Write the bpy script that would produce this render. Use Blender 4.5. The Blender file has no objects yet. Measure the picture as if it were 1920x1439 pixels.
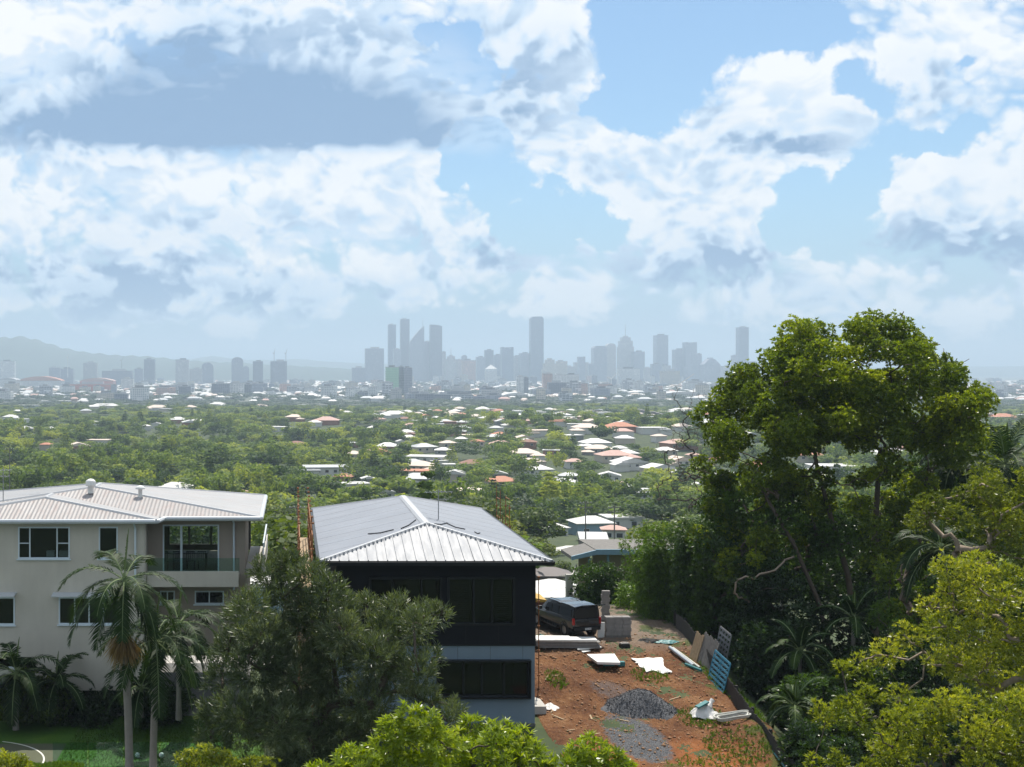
import bpy, bmesh, math, random
import numpy as np
from mathutils import Vector
R = math.radians
C = bpy.context.scene.collection
scn = bpy.context.scene

# ------------------------------------------------------------------ camera, sky, sun, exposure
F, VPX, HY, CAMZ = 2300.0, 548.0, 693.0, 60.0     # focal length in photo pixels, vanishing point of the house sides, horizon, eye height
cd = bpy.data.cameras.new('camera'); cam = bpy.data.objects.new('camera', cd); C.objects.link(cam)
cam.location = (0, 0, CAMZ); cam.rotation_euler = (R(90), 0, 0)
cd.sensor_width = 36; cd.lens = F/1920*36
cd.shift_x = (960-VPX)/1920; cd.shift_y = -(719.5-HY)/1920
cd.clip_start = 0.5; cd.clip_end = 60000
scn.camera = cam
scn.view_settings.view_transform = 'Standard'; scn.view_settings.look = 'None'
scn.view_settings.gamma = 1; scn.view_settings.use_curve_mapping = False
scn.view_settings.exposure = 0.42
cy = scn.cycles
cy.max_bounces = 6; cy.diffuse_bounces = 3; cy.glossy_bounces = 3; cy.transmission_bounces = 4
cy.transparent_max_bounces = 8; cy.volume_bounces = 0
cy.use_adaptive_sampling = True; cy.adaptive_threshold = 0.02
cy.use_denoising = True; cy.denoiser = 'OPENIMAGEDENOISE'
cy.sample_clamp_indirect = 4
cy.use_fast_gi = False

SUN_EL, SUN_AZ = R(60), R(14)       # azimuth measured from +Y (away from the camera) towards +X
sd = bpy.data.lights.new('sun', 'SUN'); sun = bpy.data.objects.new('sun', sd); C.objects.link(sun)
sd.energy = 4.6; sd.angle = R(0.5); sd.color = (1.0, 0.94, 0.84)
sdir = Vector((math.sin(SUN_AZ)*math.cos(SUN_EL), math.cos(SUN_AZ)*math.cos(SUN_EL), math.sin(SUN_EL)))
sun.rotation_euler = sdir.to_track_quat('Z', 'Y').to_euler(); sun.location = (0, 0, 90)

class NT:
    """small helper round a node tree"""
    def __init__(s, nt): s.nt = nt; s.n = nt.nodes; s.l = nt.links
    def put(s, node, i, v):
        if v is None: return
        if hasattr(v, 'is_linked') or isinstance(v, bpy.types.NodeSocket): s.l.new(v, node.inputs[i])
        else: node.inputs[i].default_value = v
    def m(s, op, a=None, b=None, c=None, clamp=False):
        n = s.n.new('ShaderNodeMath'); n.operation = op; n.use_clamp = clamp
        for i, v in enumerate((a, b, c)): s.put(n, i, v)
        return n.outputs[0]
    def v(s, op, a=None, b=None, sc=None):
        n = s.n.new('ShaderNodeVectorMath'); n.operation = op
        s.put(n, 0, a); s.put(n, 1, b)
        if sc is not None: s.put(n, 3, sc)
        return n.outputs['Value'] if op in ('LENGTH', 'DOT_PRODUCT', 'DISTANCE') else n.outputs[0]
    def mix(s, f, a, b, typ='MIX'):
        n = s.n.new('ShaderNodeMix'); n.data_type = 'RGBA'; n.blend_type = typ; n.clamp_factor = True
        s.put(n, 0, f)
        for i, v in ((6, a), (7, b)):
            if isinstance(v, tuple) and len(v) == 3: v = (*v, 1)
            s.put(n, i, v)
        return n.outputs[2]
    def ss(s, x, a, b, lo=0.0, hi=1.0, typ='SMOOTHSTEP'):
        n = s.n.new('ShaderNodeMapRange'); n.interpolation_type = typ; n.clamp = True
        for i, v in enumerate((x, a, b, lo, hi)): s.put(n, i, v)
        return n.outputs[0]
    def noise(s, vec, scale, detail=4, rough=.5, dist=0.0, col=False):
        n = s.n.new('ShaderNodeTexNoise'); s.put(n, 'Vector', vec)
        n.inputs['Scale'].default_value = scale; n.inputs['Detail'].default_value = detail
        n.inputs['Roughness'].default_value = rough; n.inputs['Distortion'].default_value = dist
        return n.outputs[1 if col else 0]
    def sep(s, vec):
        n = s.n.new('ShaderNodeSeparateXYZ'); s.put(n, 0, vec); return n.outputs
    def comb(s, x, y, z):
        n = s.n.new('ShaderNodeCombineXYZ'); s.put(n, 0, x); s.put(n, 1, y); s.put(n, 2, z); return n.outputs[0]
    def ramp(s, f, stops, interp='LINEAR'):
        n = s.n.new('ShaderNodeValToRGB'); s.put(n, 0, f); cr = n.color_ramp; cr.interpolation = interp
        while len(cr.elements) < len(stops): cr.elements.new(0.5)
        for e, (p, c) in zip(cr.elements, stops): e.position = p; e.color = (*c, 1)
        return n.outputs[0]

def build_world():
    w = bpy.data.worlds.new('World'); scn.world = w; w.use_nodes = True
    t = NT(w.node_tree); t.n.clear()
    tc = t.n.new('ShaderNodeTexCoord'); D = tc.outputs['Generated']
    # where the clouds and the blue gaps are, as directions
    dx, dy, dz = t.sep(D)[:3]
    yy = t.m('MAXIMUM', t.m('ABSOLUTE', dy), 0.25)
    big = t.noise(D, 9.0, 3, .5, col=True)
    uv = t.comb(t.m('DIVIDE', dx, yy), t.m('DIVIDE', dz, yy), 0.0)
    wv = t.v('SUBTRACT', big, (.5, .5, .5))
    fine = t.v('SUBTRACT', t.noise(D, 26.0, 5, .6, col=True), (.5, .5, .5))
    wv2 = t.v('ADD', t.v('SCALE', wv, sc=.06), t.v('SCALE', fine, sc=.06))
    uvw = t.v('MULTIPLY', t.v('ADD', uv, wv2), (1, 1, 0))
    uvs = t.v('MULTIPLY', t.v('ADD', uv, t.v('ADD', t.v('SCALE', wv, sc=.04), t.v('SCALE', fine, sc=.07))), (1, 1, 0))
    uvd = t.v('MULTIPLY', t.v('ADD', uv, t.v('ADD', t.v('SCALE', wv, sc=.06), t.v('SCALE', fine, sc=.02))), (1, 1, 0))
    def blobs(lst, src, e0=1.25, e1=.15):
        acc = None
        for (px, py, rx, ry, wt) in lst:
            c = ((px-VPX)/F, (HY-py)/F, 0)
            m_ = t.n.new('ShaderNodeVectorMath'); m_.operation = 'MULTIPLY_ADD'; t.l.new(src, m_.inputs[0])
            m_.inputs[1].default_value = (F/rx, F/ry, 0); m_.inputs[2].default_value = (-c[0]*F/rx, -c[1]*F/ry, 0)
            s_ = t.ss(t.v('LENGTH', m_.outputs[0]), e0, e1, 0.0, wt)
            acc = s_ if acc is None else t.m('ADD', acc, s_)
        return acc
    gaps = blobs([(1290, 70, 240, 150, 1.0), (1170, 180, 95, 80, .8), (1480, 40, 110, 70, .8), (1590, 140, 75, 60, .8), (1170, 30, 120, 60, .6),
                  (870, 95, 60, 75, .9), (800, 60, 30, 30, .5), (905, 265, 50, 60, .9), (925, 325, 70, 55, .8), (1040, 400, 130, 62, 1.0), (1120, 430, 80, 40, .8),
                  (1540, 395, 115, 85, 1.0), (1480, 440, 60, 50, .8), (1610, 320, 60, 50, .9), (1700, 265, 90, 42, .9), (1790, 235, 70, 40, .5), (1655, 190, 40, 60, .5),
                  (1820, 105, 30, 28, .5), (1250, 200, 60, 70, .6), (960, 655, 2600, 68, .8)], uvw)
    ins = blobs([(1465, 190, 165, 125, 1.0), (1060, 215, 130, 110, .7), (950, 60, 60, 60, .5), (1210, 265, 60, 60, .8), (940, 465, 90, 50, .8), (1090, 80, 70, 110, .5),
                 (1400, 480, 120, 26, .6), (1690, 350, 70, 75, .7), (1800, 300, 110, 60, .4), (300, 250, 600, 120, .8), (600, 120, 200, 150, .8), (1290, 330, 160, 80, .5)], uvw)
    cov = t.m('MINIMUM', t.m('ADD', t.m('SUBTRACT', .36, gaps), t.m('MULTIPLY', ins, .55)), .55)
    sv = t.v('ADD', t.v('MULTIPLY', D, (1.0, 1.0, 1.5)), t.v('SCALE', big, sc=.09))
    def dens(off, det):
        p = t.v('ADD', sv, off) if off else sv
        n1 = t.noise(p, 11.0, det, .58)
        vo = t.n.new('ShaderNodeTexVoronoi'); vo.feature = 'F1'; vo.inputs['Scale'].default_value = 40
        t.l.new(p, vo.inputs['Vector'])
        vo2 = t.n.new('ShaderNodeTexVoronoi'); vo2.feature = 'F1'; vo2.inputs['Scale'].default_value = 95
        t.l.new(p, vo2.inputs['Vector'])
        bl = t.m('ADD', t.m('MULTIPLY', vo.outputs['Distance'], .46), t.m('MULTIPLY', vo2.outputs['Distance'], .26))
        return t.m('SUBTRACT', t.m('ADD', cov, t.m('MULTIPLY_ADD', n1, 1.9, -.95+.36)), bl)
    d0, d2 = dens(None, 8), dens((.008, 0, .038), 3)
    sh = blobs([(600, 215, 400, 150, 1.0), (330, 200, 400, 160, .6), (520, 90, 300, 130, .45), (60, 240, 300, 80, .55), (760, 190, 130, 90, .35)], uvd, 1.45, .1)
    flat = t.ss(t.m('ADD', t.m('DIVIDE', dz, yy), t.m('MULTIPLY_ADD', t.noise(D, 30, 3, .5), .016, -.008)), (HY-294)/F, (HY-258)/F)   # flat cloud base
    sh = t.m('MULTIPLY', t.m('MULTIPLY', sh, flat), t.m('MULTIPLY_ADD', t.noise(t.v('MULTIPLY', D, (1, 1, 2.2)), 6.0, 5, .5), 1.5, .0))
    sh = t.m('MULTIPLY', sh, t.ss(t.m('DIVIDE', dz, yy), (HY-20)/F, (HY-270)/F, .62, 1.22, 'LINEAR'))
    sh2 = blobs([(1440, 268, 140, 26, .4), (150, 530, 420, 48, .75), (600, 540, 400, 34, .5), (1310, 500, 170, 62, .6), (1760, 445, 200, 60, .55),
                 (1730, 130, 150, 90, .35), (1840, 470, 120, 60, .4), (1540, 530, 400, 28, .4), (300, 440, 300, 60, .25), (1240, 420, 120, 50, .3), (930, 480, 60, 30, .4)], uvs, 1.2, .2)
    lit = blobs([(90, 90, 200, 110, .7), (1470, 150, 150, 90, .8), (1090, 190, 100, 90, .4), (560, 330, 330, 60, .5), (1860, 60, 110, 90, .8), (560, 400, 260, 70, .4),
                 (1690, 330, 90, 60, .5), (790, 60, 100, 120, .35), (1850, 330, 100, 60, .3), (500, 490, 60, 25, .5), (700, 485, 60, 22, .4), (80, 500, 60, 22, .4)], uvs, 1.2, .2)
    alpha = t.ss(d0, -.04, .34)
    self_sh = t.ss(t.m('SUBTRACT', d2, t.m('MULTIPLY', d0, .78)), -.14, .34)
    edge = t.ss(d0, .62, .12)
    S = t.m('ADD', t.m('ADD', t.m('MULTIPLY', t.m('MULTIPLY_ADD', self_sh, .62, .03), t.m('MULTIPLY_ADD', sh, -.75, 1.0, clamp=True)), t.m('MULTIPLY', sh2, .72)), t.m('MULTIPLY', sh, .76))
    S = t.m('SUBTRACT', S, t.m('MULTIPLY', t.m('MULTIPLY', lit, .42), t.m('SUBTRACT', 1.0, sh, clamp=True)))
    S = t.m('SUBTRACT', S, t.m('MULTIPLY', t.m('MULTIPLY', edge, .10), t.m('SUBTRACT', 1.0, sh, clamp=True)))
    lay = t.ss(t.noise(t.v('MULTIPLY', D, (1, 1, 3.4)), 6.5, 5, .5), .36, .68)
    S = t.m('ADD', S, t.m('MULTIPLY', lay, .26))
    S = t.m('MINIMUM', t.m('MAXIMUM', S, 0.0), 1.0)
    ccol = t.ramp(S, [(0.0, (.745, .765, .785)), (.28, (.65, .70, .755)), (.6, (.50, .615, .74)), (1.0, (.20, .32, .49))])
    alpha = t.m('MAXIMUM', alpha, t.m('MINIMUM', sh, 1.0))
    sky = t.n.new('ShaderNodeTexSky'); sky.sky_type = 'NISHITA'; sky.sun_disc = False
    sky.sun_elevation = SUN_EL; sky.sun_rotation = SUN_AZ; sky.altitude = 60; sky.dust_density = 1.0; sky.ozone_density = 1.0
    # cloud light as seen from behind the camera is the darker, bluer half of the sky
    SKYS = 0.11
    cl = t.v('SCALE', ccol, sc=t.ss(dy, -.3, .35, .80/SKYS, 1.0/SKYS))
    near_h = t.ss(dz, .025, .09, .78, 1.0)      # clouds thin out into the air near the horizon
    air = t.ss(dz, .0, .16, .92, .12)
    blue = t.mix(air, t.v('MULTIPLY', sky.outputs[0], (.58, .76, .86)), tuple(x/SKYS for x in (.31, .45, .60)))
    col = t.mix(t.m('MULTIPLY', alpha, near_h), blue, cl)
    bg = t.n.new('ShaderNodeBackground'); t.l.new(col, bg.inputs[0]); bg.inputs[1].default_value = SKYS
    out = t.n.new('ShaderNodeOutputWorld'); t.l.new(bg.outputs[0], out.inputs[0])
    w.cycles.sampling_method = 'MANUAL'; w.cycles.sample_map_resolution = 512
build_world()

# ------------------------------------------------------------------ helpers
def P(px, py, D): return Vector(((px-VPX)*D/F, D, CAMZ-(py-HY)*D/F))
def PX(px, D): return (px-VPX)*D/F
def ZP(py, D): return CAMZ-(py-HY)*D/F

def tag(o, label=None, cat=None, group=None, kind=None, category=None):
    cat = cat or category
    for k, v in (('label', label), ('category', cat), ('group', group), ('kind', kind)):
        if v is not None: o[k] = v
    return o
def empty(name, loc=(0, 0, 0), rz=0.0, **kw):
    o = bpy.data.objects.new(name, None); C.objects.link(o); o.location = loc; o.rotation_euler = (0, 0, rz); o.empty_display_size = .3
    return tag(o, **kw)
def link(name, me, parent=None, **kw):
    o = bpy.data.objects.new(name, me); C.objects.link(o)
    if parent is not None: o.parent = parent
    return tag(o, **kw)
def copy_tree(o, parent=None):
    c = o.copy(); C.objects.link(c); c.parent = parent
    for ch in list(o.children): copy_tree(ch, c)
    return c

class MB:
    """collects faces of one mesh object"""
    def __init__(s): s.v = []; s.f = []; s.mi = []; s.cur = 0
    def quad(s, a, b, c, d): i = len(s.v); s.v += [tuple(a), tuple(b), tuple(c), tuple(d)]; s.f.append((i, i+1, i+2, i+3)); s.mi.append(s.cur)
    def tri(s, a, b, c): i = len(s.v); s.v += [tuple(a), tuple(b), tuple(c)]; s.f.append((i, i+1, i+2)); s.mi.append(s.cur)
    def poly(s, pts): i = len(s.v); s.v += [tuple(p) for p in pts]; s.f.append(tuple(range(i, i+len(pts)))); s.mi.append(s.cur)
    def box(s, x0, x1, y0, y1, z0, z1):
        i = len(s.v); s.v += [(x, y, z) for x in (x0, x1) for y in (y0, y1) for z in (z0, z1)]
        for f in ((0, 1, 3, 2), (4, 6, 7, 5), (0, 4, 5, 1), (2, 3, 7, 6), (0, 2, 6, 4), (1, 5, 7, 3)): s.f.append(tuple(i+k for k in f)); s.mi.append(s.cur)
        return s
    def obox(s, c, ax, ay, az, hx, hy, hz):
        """box round c with unit axes and half sizes"""
        c = Vector(c); ax = Vector(ax)*hx; ay = Vector(ay)*hy; az = Vector(az)*hz; i = len(s.v)
        s.v += [tuple(c+ax*a+ay*b+az*d) for a in (-1, 1) for b in (-1, 1) for d in (-1, 1)]
        for f in ((0, 1, 3, 2), (4, 6, 7, 5), (0, 4, 5, 1), (2, 3, 7, 6), (0, 2, 6, 4), (1, 5, 7, 3)): s.f.append(tuple(i+k for k in f)); s.mi.append(s.cur)
        return s
    def prism(s, pts, d):
        """polygon swept along vector d"""
        d = Vector(d); n = len(pts); i = len(s.v)
        s.v += [tuple(p) for p in pts]+[tuple(Vector(p)+d) for p in pts]
        s.f += [tuple(range(i, i+n)), tuple(range(i+2*n-1, i+n-1, -1))]; s.mi += [s.cur]*2
        for k in range(n): k2 = (k+1) % n; s.f.append((i+k2, i+k, i+n+k, i+n+k2)); s.mi.append(s.cur)
        return s
    def tube(s, pts, rad, n=6, cap=True):
        pts = [Vector(p) for p in pts]; m = len(pts)
        rad = rad if isinstance(rad, (list, tuple)) else [rad]*m
        i = len(s.v)
        for k, p in enumerate(pts):
            t = (pts[min(k+1, m-1)]-pts[max(k-1, 0)]).normalized()
            u = t.cross(Vector((0, 0, 1)) if abs(t.z) < .9 else Vector((1, 0, 0))).normalized(); w = t.cross(u)
            for j in range(n):
                a = 2*math.pi*j/n; s.v.append(tuple(p+(u*math.cos(a)+w*math.sin(a))*rad[k]))
        for k in range(m-1):
            for j in range(n): j2 = (j+1) % n; s.f.append((i+k*n+j, i+k*n+j2, i+(k+1)*n+j2, i+(k+1)*n+j)); s.mi.append(s.cur)
        if cap: s.f += [tuple(i+j for j in range(n-1, -1, -1)), tuple(i+(m-1)*n+j for j in range(n))]; s.mi += [s.cur]*2
        return s
    def lathe(s, c, prof, n=12):
        """profile of (radius, z) round a vertical axis at c"""
        i = len(s.v); m = len(prof)
        for r, z in prof:
            for j in range(n): a = 2*math.pi*j/n; s.v.append((c[0]+r*math.cos(a), c[1]+r*math.sin(a), c[2]+z))
        for k in range(m-1):
            for j in range(n): j2 = (j+1) % n; s.f.append((i+k*n+j, i+k*n+j2, i+(k+1)*n+j2, i+(k+1)*n+j)); s.mi.append(s.cur)
        return s
    def mesh(s, name, mats):
        me = bpy.data.meshes.new(name); me.from_pydata(s.v, [], s.f)
        for m in (mats if isinstance(mats, (list, tuple)) else [mats]): me.materials.append(m)
        if any(s.mi): me.polygons.foreach_set('material_index', s.mi)
        me.update(); return me
    def build(s, name, mats, parent=None, smooth=False, bevel=0, **kw):
        o = link(name, s.mesh(name, mats), parent, **kw)
        if smooth: o.data.polygons.foreach_set('use_smooth', [True]*len(o.data.polygons))
        if bevel:
            b = o.modifiers.new('bevel', 'BEVEL'); b.width = bevel; b.segments = 2; b.limit_method = 'ANGLE'; b.angle_limit = R(40)
        return o

def np_mesh(name, V, Q, mat, tint=None, smooth=False):
    """V (n,3), Q (m,k) face corners; tint per face"""
    me = bpy.data.meshes.new(name); m, k = Q.shape
    me.vertices.add(len(V)); me.vertices.foreach_set('co', np.ascontiguousarray(V, dtype=np.float32).ravel())
    me.loops.add(m*k); me.loops.foreach_set('vertex_index', np.ascontiguousarray(Q, dtype=np.int32).ravel())
    me.polygons.add(m); me.polygons.foreach_set('loop_start', np.arange(0, m*k, k, dtype=np.int32))
    if smooth: me.polygons.foreach_set('use_smooth', np.ones(m, dtype=bool))
    me.update(calc_edges=True)
    if tint is not None:
        a = me.attributes.new('tint', 'FLOAT', 'FACE'); a.data.foreach_set('value', np.ascontiguousarray(tint, dtype=np.float32))
    if mat: me.materials.append(mat)
    return me

# ------------------------------------------------------------------ materials
def newmat(name):
    m = bpy.data.materials.new(name); m.use_nodes = True; t = NT(m.node_tree); b = t.n['Principled BSDF']; return m, t, b
def plain(name, col, rough=.6, var=.12, scale=2.0, metal=0.0, spec=.5, bump=0.0, bscale=None, coat=0.0):
    """a painted or natural surface with uneven tone"""
    m, t, b = newmat(name)
    co = t.n.new('ShaderNodeTexCoord').outputs['Object']
    n = t.m('ADD', t.m('MULTIPLY', t.noise(co, scale, 6, .6), .6), t.m('MULTIPLY', t.noise(t.v('MULTIPLY', co, (3, 3, .35)), scale*1.3, 5, .65), .4))
    f = t.ss(n, .3, .7, 0, 1, 'LINEAR')
    c = t.mix(f, tuple(x*(1-var) for x in col), tuple(min(1, x*(1+var)) for x in col)); t.l.new(c, b.inputs['Base Color'])
    b.inputs['Roughness'].default_value = rough; b.inputs['Metallic'].default_value = metal; b.inputs['Specular IOR Level'].default_value = spec
    b.inputs['Coat Weight'].default_value = coat
    if bump:
        bn = t.n.new('ShaderNodeBump'); bn.inputs['Strength'].default_value = bump; bn.inputs['Distance'].default_value = .05
        t.l.new(t.noise(co, bscale or scale*6, 4, .6), bn.inputs['Height']); t.l.new(bn.outputs[0], b.inputs['Normal'])
    return m
def leafmat(name, dark, mid, light, trans=.35, rough=.42, objvar=.35, spec=.5):
    """leaves: colour differs from leaf to leaf and from plant to plant; light shines through them"""
    m, t, b = newmat(name)
    at = t.n.new('ShaderNodeAttribute'); at.attribute_name = 'tint'
    oi = t.n.new('ShaderNodeObjectInfo')
    f = t.m('ADD', at.outputs['Fac'], t.m('MULTIPLY_ADD', oi.outputs['Random'], objvar, -objvar/2), clamp=True)
    c = t.ramp(f, [(0, dark), (.5, mid), (1, light)])
    t.l.new(c, b.inputs['Base Color']); b.inputs['Roughness'].default_value = rough; b.inputs['Specular IOR Level'].default_value = spec
    tr = t.n.new('ShaderNodeBsdfTranslucent'); t.l.new(t.v('MULTIPLY', c, (1.5, 1.45, .55)), tr.inputs[0])
    mx = t.n.new('ShaderNodeMixShader'); mx.inputs[0].default_value = trans
    t.l.new(b.outputs[0], mx.inputs[1]); t.l.new(tr.outputs[0], mx.inputs[2])
    t.l.new(mx.outputs[0], t.n['Material Output'].inputs['Surface'])
    return m
def glassmat(name, tint=(.02, .03, .03), rough=.04):
    m, t, b = newmat(name); b.inputs['Base Color'].default_value = (*tint, 1); b.inputs['Roughness'].default_value = rough
    b.inputs['Specular IOR Level'].default_value = .6; return m
def clearglass(name, tint=(.75, .88, .85), op=.25):
    m, t, b = newmat(name); t.n.remove(b)
    tr = t.n.new('ShaderNodeBsdfTransparent'); tr.inputs[0].default_value = (*tint, 1)
    gl = t.n.new('ShaderNodeBsdfGlossy'); gl.inputs['Roughness'].default_value = .03; gl.inputs[0].default_value = (.8, .9, .9, 1)
    fr = t.n.new('ShaderNodeFresnel'); fr.inputs[0].default_value = 1.5
    mx = t.n.new('ShaderNodeMixShader'); t.l.new(t.m('MULTIPLY', fr.outputs[0], .8), mx.inputs[0]); t.l.new(tr.outputs[0], mx.inputs[1]); t.l.new(gl.outputs[0], mx.inputs[2])
    t.l.new(mx.outputs[0], t.n['Material Output'].inputs['Surface']); return m
def facade(name, wall, glass, floor_h=3.3, bay=3.2, fz=.5, fx=.6, rough=.5):
    """storeys and window bays as a pattern of the far facades"""
    m, t, b = newmat(name)
    tc = t.n.new('ShaderNodeTexCoord').outputs['Object']; x, y, z = t.sep(tc)[:3]
    nn = t.sep(t.n.new('ShaderNodeNewGeometry').outputs['Normal'])
    hor = t.m('GREATER_THAN', t.m('ABSOLUTE', nn[2]), .5)
    h = t.m('ADD', x, y)
    fr_z = t.m('LESS_THAN', t.m('FRACT', t.m('DIVIDE', z, floor_h)), fz)
    fr_x = t.m('LESS_THAN', t.m('FRACT', t.m('DIVIDE', h, bay)), fx)
    blk = t.m('GREATER_THAN', t.noise(t.comb(t.m('DIVIDE', t.m('FLOOR', t.m('DIVIDE', h, bay)), 3.7), 0.0, t.m('DIVIDE', t.m('FLOOR', t.m('DIVIDE', z, floor_h)), 3.1)), 1.0, 0), .36)
    win = t.m('MULTIPLY', t.m('MULTIPLY', t.m('MULTIPLY', fr_z, fr_x), blk), t.m('SUBTRACT', 1.0, hor))
    oi = t.n.new('ShaderNodeObjectInfo').outputs['Random']
    wc = t.mix(t.m('MULTIPLY', oi, .5), wall, tuple(c*.6 for c in wall))
    wc = t.mix(t.ss(t.noise(tc, .07, 3), .35, .65), wc, tuple(c*.85 for c in wall))
    t.l.new(t.mix(win, wc, glass), b.inputs['Base Color'])
    t.l.new(t.m('MULTIPLY_ADD', win, .12-rough, rough), b.inputs['Roughness']); return m

# ------------------------------------------------------------------ foliage
rng = np.random.default_rng(7)
def unit(n, r=None):
    v = (r or rng).normal(size=(n, 3)); return v/np.linalg.norm(v, axis=1, keepdims=True)
def norm(a): return a/np.maximum(np.linalg.norm(a, axis=-1, keepdims=True), 1e-9)
def sprigs(pos, axis, m, L, W, spread=.9, along=.0, droop=0.0, fold=.25, jit=.3):
    """m leaves round each shoot: pos (S,3), axis (S,3); returns quads (N,4,3)"""
    S = len(pos); N = S*m
    p = np.repeat(pos, m, 0); a = norm(np.repeat(axis, m, 0))
    ref = np.where(np.abs(a[:, 2:3]) < .9, np.array([[0, 0, 1.]]), np.array([[1., 0, 0]]))
    u = norm(np.cross(a, ref)); w = np.cross(a, u)
    k = np.tile(np.arange(m), S)
    ph = k*2.399+np.repeat(rng.uniform(0, 6.28, S), m)+rng.normal(0, .25, N)
    sp = spread*(1-.35*k/m)+rng.normal(0, jit*.5, N)
    rad = u*np.cos(ph)[:, None]+w*np.sin(ph)[:, None]
    d = norm(a*np.cos(sp)[:, None]+rad*np.sin(sp)[:, None]+np.array([0, 0, -droop]))
    base = p+a*(along*(k/m)[:, None])
    l = (L*rng.uniform(.7, 1.25, N))[:, None]; wd = (W*rng.uniform(.8, 1.2, N))[:, None]
    side = norm(np.cross(d, norm(a+rng.normal(0, jit, (N, 3)))))
    up = np.cross(side, d)
    q = np.empty((N, 4, 3))
    q[:, 0] = base; q[:, 1] = base+d*l*.5+side*wd*.5+up*wd*fold; q[:, 2] = base+d*l-np.array([0, 0, 1.])*l*droop*.3; q[:, 3] = base+d*l*.5-side*wd*.5+up*wd*fold
    return q
def quads_to_mesh(name, q, mat, tint):
    V = q.reshape(-1, 3); Q = np.arange(len(V), dtype=np.int32).reshape(-1, 4)
    return np_mesh(name, V, Q, mat, tint)
def clump_shell(c, r, n, flat=1.0, inner=.55, upper=.0):
    """n shoot positions and outward axes through the outer part of an uneven ellipsoid"""
    d = unit(n)
    if upper: d[:, 2] = np.where(d[:, 2] < -.2, d[:, 2]*-.3*upper+d[:, 2]*(1-upper), d[:, 2]); d = norm(d)
    b = 1+.22*np.sin(d[:, 0]*5+c[0]*3)*np.sin(d[:, 1]*5+c[1]*3)+.15*np.sin(d[:, 2]*8+c[2])
    rr = (inner+(1-inner)*rng.uniform(0, 1, n)**.6)*b
    r = np.asarray(r, float)*np.array([1, 1, flat])
    pos = np.asarray(c)+d*rr[:, None]*r
    return pos, norm(d/np.maximum(r/np.max(r), .3)+np.array([0, 0, .35]))

def skeleton(mb, roots, targets, r0, rtip=.015, gnarl=.12, steps=5, nseg=6, seed=0, bias=.5):
    """limbs from the roots to every target, thickness by what each limb carries"""
    rd = random.Random(seed)
    nodes = [Vector(r) for r in roots]; par = [-1]*len(nodes); base = nodes[0].copy()
    tg = sorted([Vector(t) for t in targets], key=lambda t: (t-base).length)
    for tpt in tg:
        best, bi = 1e9, 0
        for i, nd in enumerate(nodes):
            dv = tpt-nd; dist = dv.length
            cost = dist*(1+bias*max(0, (nd.z-tpt.z)/max(dist, .01)))+ (0.12*(nd-base).length)
            if cost < best: best, bi = cost, i
        a = nodes[bi]; prev = bi
        pd = (a-nodes[par[bi]]).normalized() if par[bi] >= 0 else Vector((0, 0, 1))
        L = (tpt-a).length; ctrl = a+(pd*.5+Vector((0, 0, .25)))*L*.4
        for k in range(1, steps+1):
            s = k/steps; q = a*(1-s)**2+ctrl*2*s*(1-s)+tpt*s*s
            if k < steps: q = q+Vector((rd.gauss(0, 1), rd.gauss(0, 1), rd.gauss(0, 1)))*L*gnarl*.18
            nodes.append(q); par.append(prev); prev = len(nodes)-1
    w = [0.0]*len(nodes); kids = [0]*len(nodes)
    for i in range(len(nodes)):
        if par[i] >= 0: kids[par[i]] += 1
    for i in range(len(nodes)-1, -1, -1):
        if kids[i] == 0: w[i] = 1.0
        if par[i] >= 0: w[par[i]] += w[i]
    # children were appended after parents, so weights above are complete only when summed in this reverse order
    tot = max(w[:len(roots)])
    rad = [max(rtip, r0*(x/tot)**.5) for x in w]
    done = set()
    for i in range(len(nodes)-1, -1, -1):
        if kids[i] == 0 and i not in done:
            ch = [i]; j = i
            while par[j] >= 0:
                j = par[j]; ch.append(j)
                if j in done: break
                done.add(j)
            ch.reverse(); 
            if len(ch) < 2: continue
            rr = [rad[k] for k in ch]; rr[0] = min(rr[0], rr[1]*1.25)
            mb.tube([nodes[k] for k in ch], rr, nseg if rr[0] > .05 else 4, cap=False)
    return nodes

M = {}
M['bark'] = plain('bark', (.10, .075, .055), .9, .35, 4, bump=.6)
M['bark_dark'] = plain('bark_dark', (.085, .065, .05), .9, .35, 4, bump=.6)
M['bark_pale'] = plain('bark_pale', (.26, .20, .15), .85, .3, 5, bump=.4)
M['leaf_big'] = leafmat('leaf_big', (.035, .065, .008), (.11, .165, .013), (.36, .42, .022), .48, .34)
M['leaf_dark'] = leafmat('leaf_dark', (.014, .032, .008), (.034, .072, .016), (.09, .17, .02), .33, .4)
M['leaf_gold'] = leafmat('leaf_gold', (.065, .095, .011), (.22, .26, .022), (.46, .45, .055), .42, .4, .1)
M['leaf_lime'] = leafmat('leaf_lime', (.08, .125, .007), (.22, .30, .011), (.46, .50, .03), .42, .34, .1)
M['leaf_wattle'] = leafmat('leaf_wattle', (.032, .055, .024), (.088, .12, .055), (.27, .31, .21), .34, .42, .1)
M['leaf_palm'] = leafmat('leaf_palm', (.010, .023, .005), (.021, .048, .009), (.10, .15, .02), .22, .5, .1, .12)
M['leaf_bamboo'] = leafmat('leaf_bamboo', (.04, .08, .01), (.09, .17, .015), (.22, .33, .03), .45, .42, .2)
M['leaf_far'] = leafmat('leaf_far', (.035, .065, .018), (.11, .155, .032), (.27, .29, .042), .38, .6, .75, .25)
M['leaf_far_dark'] = leafmat('leaf_far_dark', (.02, .042, .02), (.038, .07, .028), (.08, .12, .035), .25, .6, .3, .3)
M['leaf_dead'] = leafmat('leaf_dead', (.16, .10, .04), (.28, .19, .08), (.42, .32, .16), .3, .6, .1)

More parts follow.
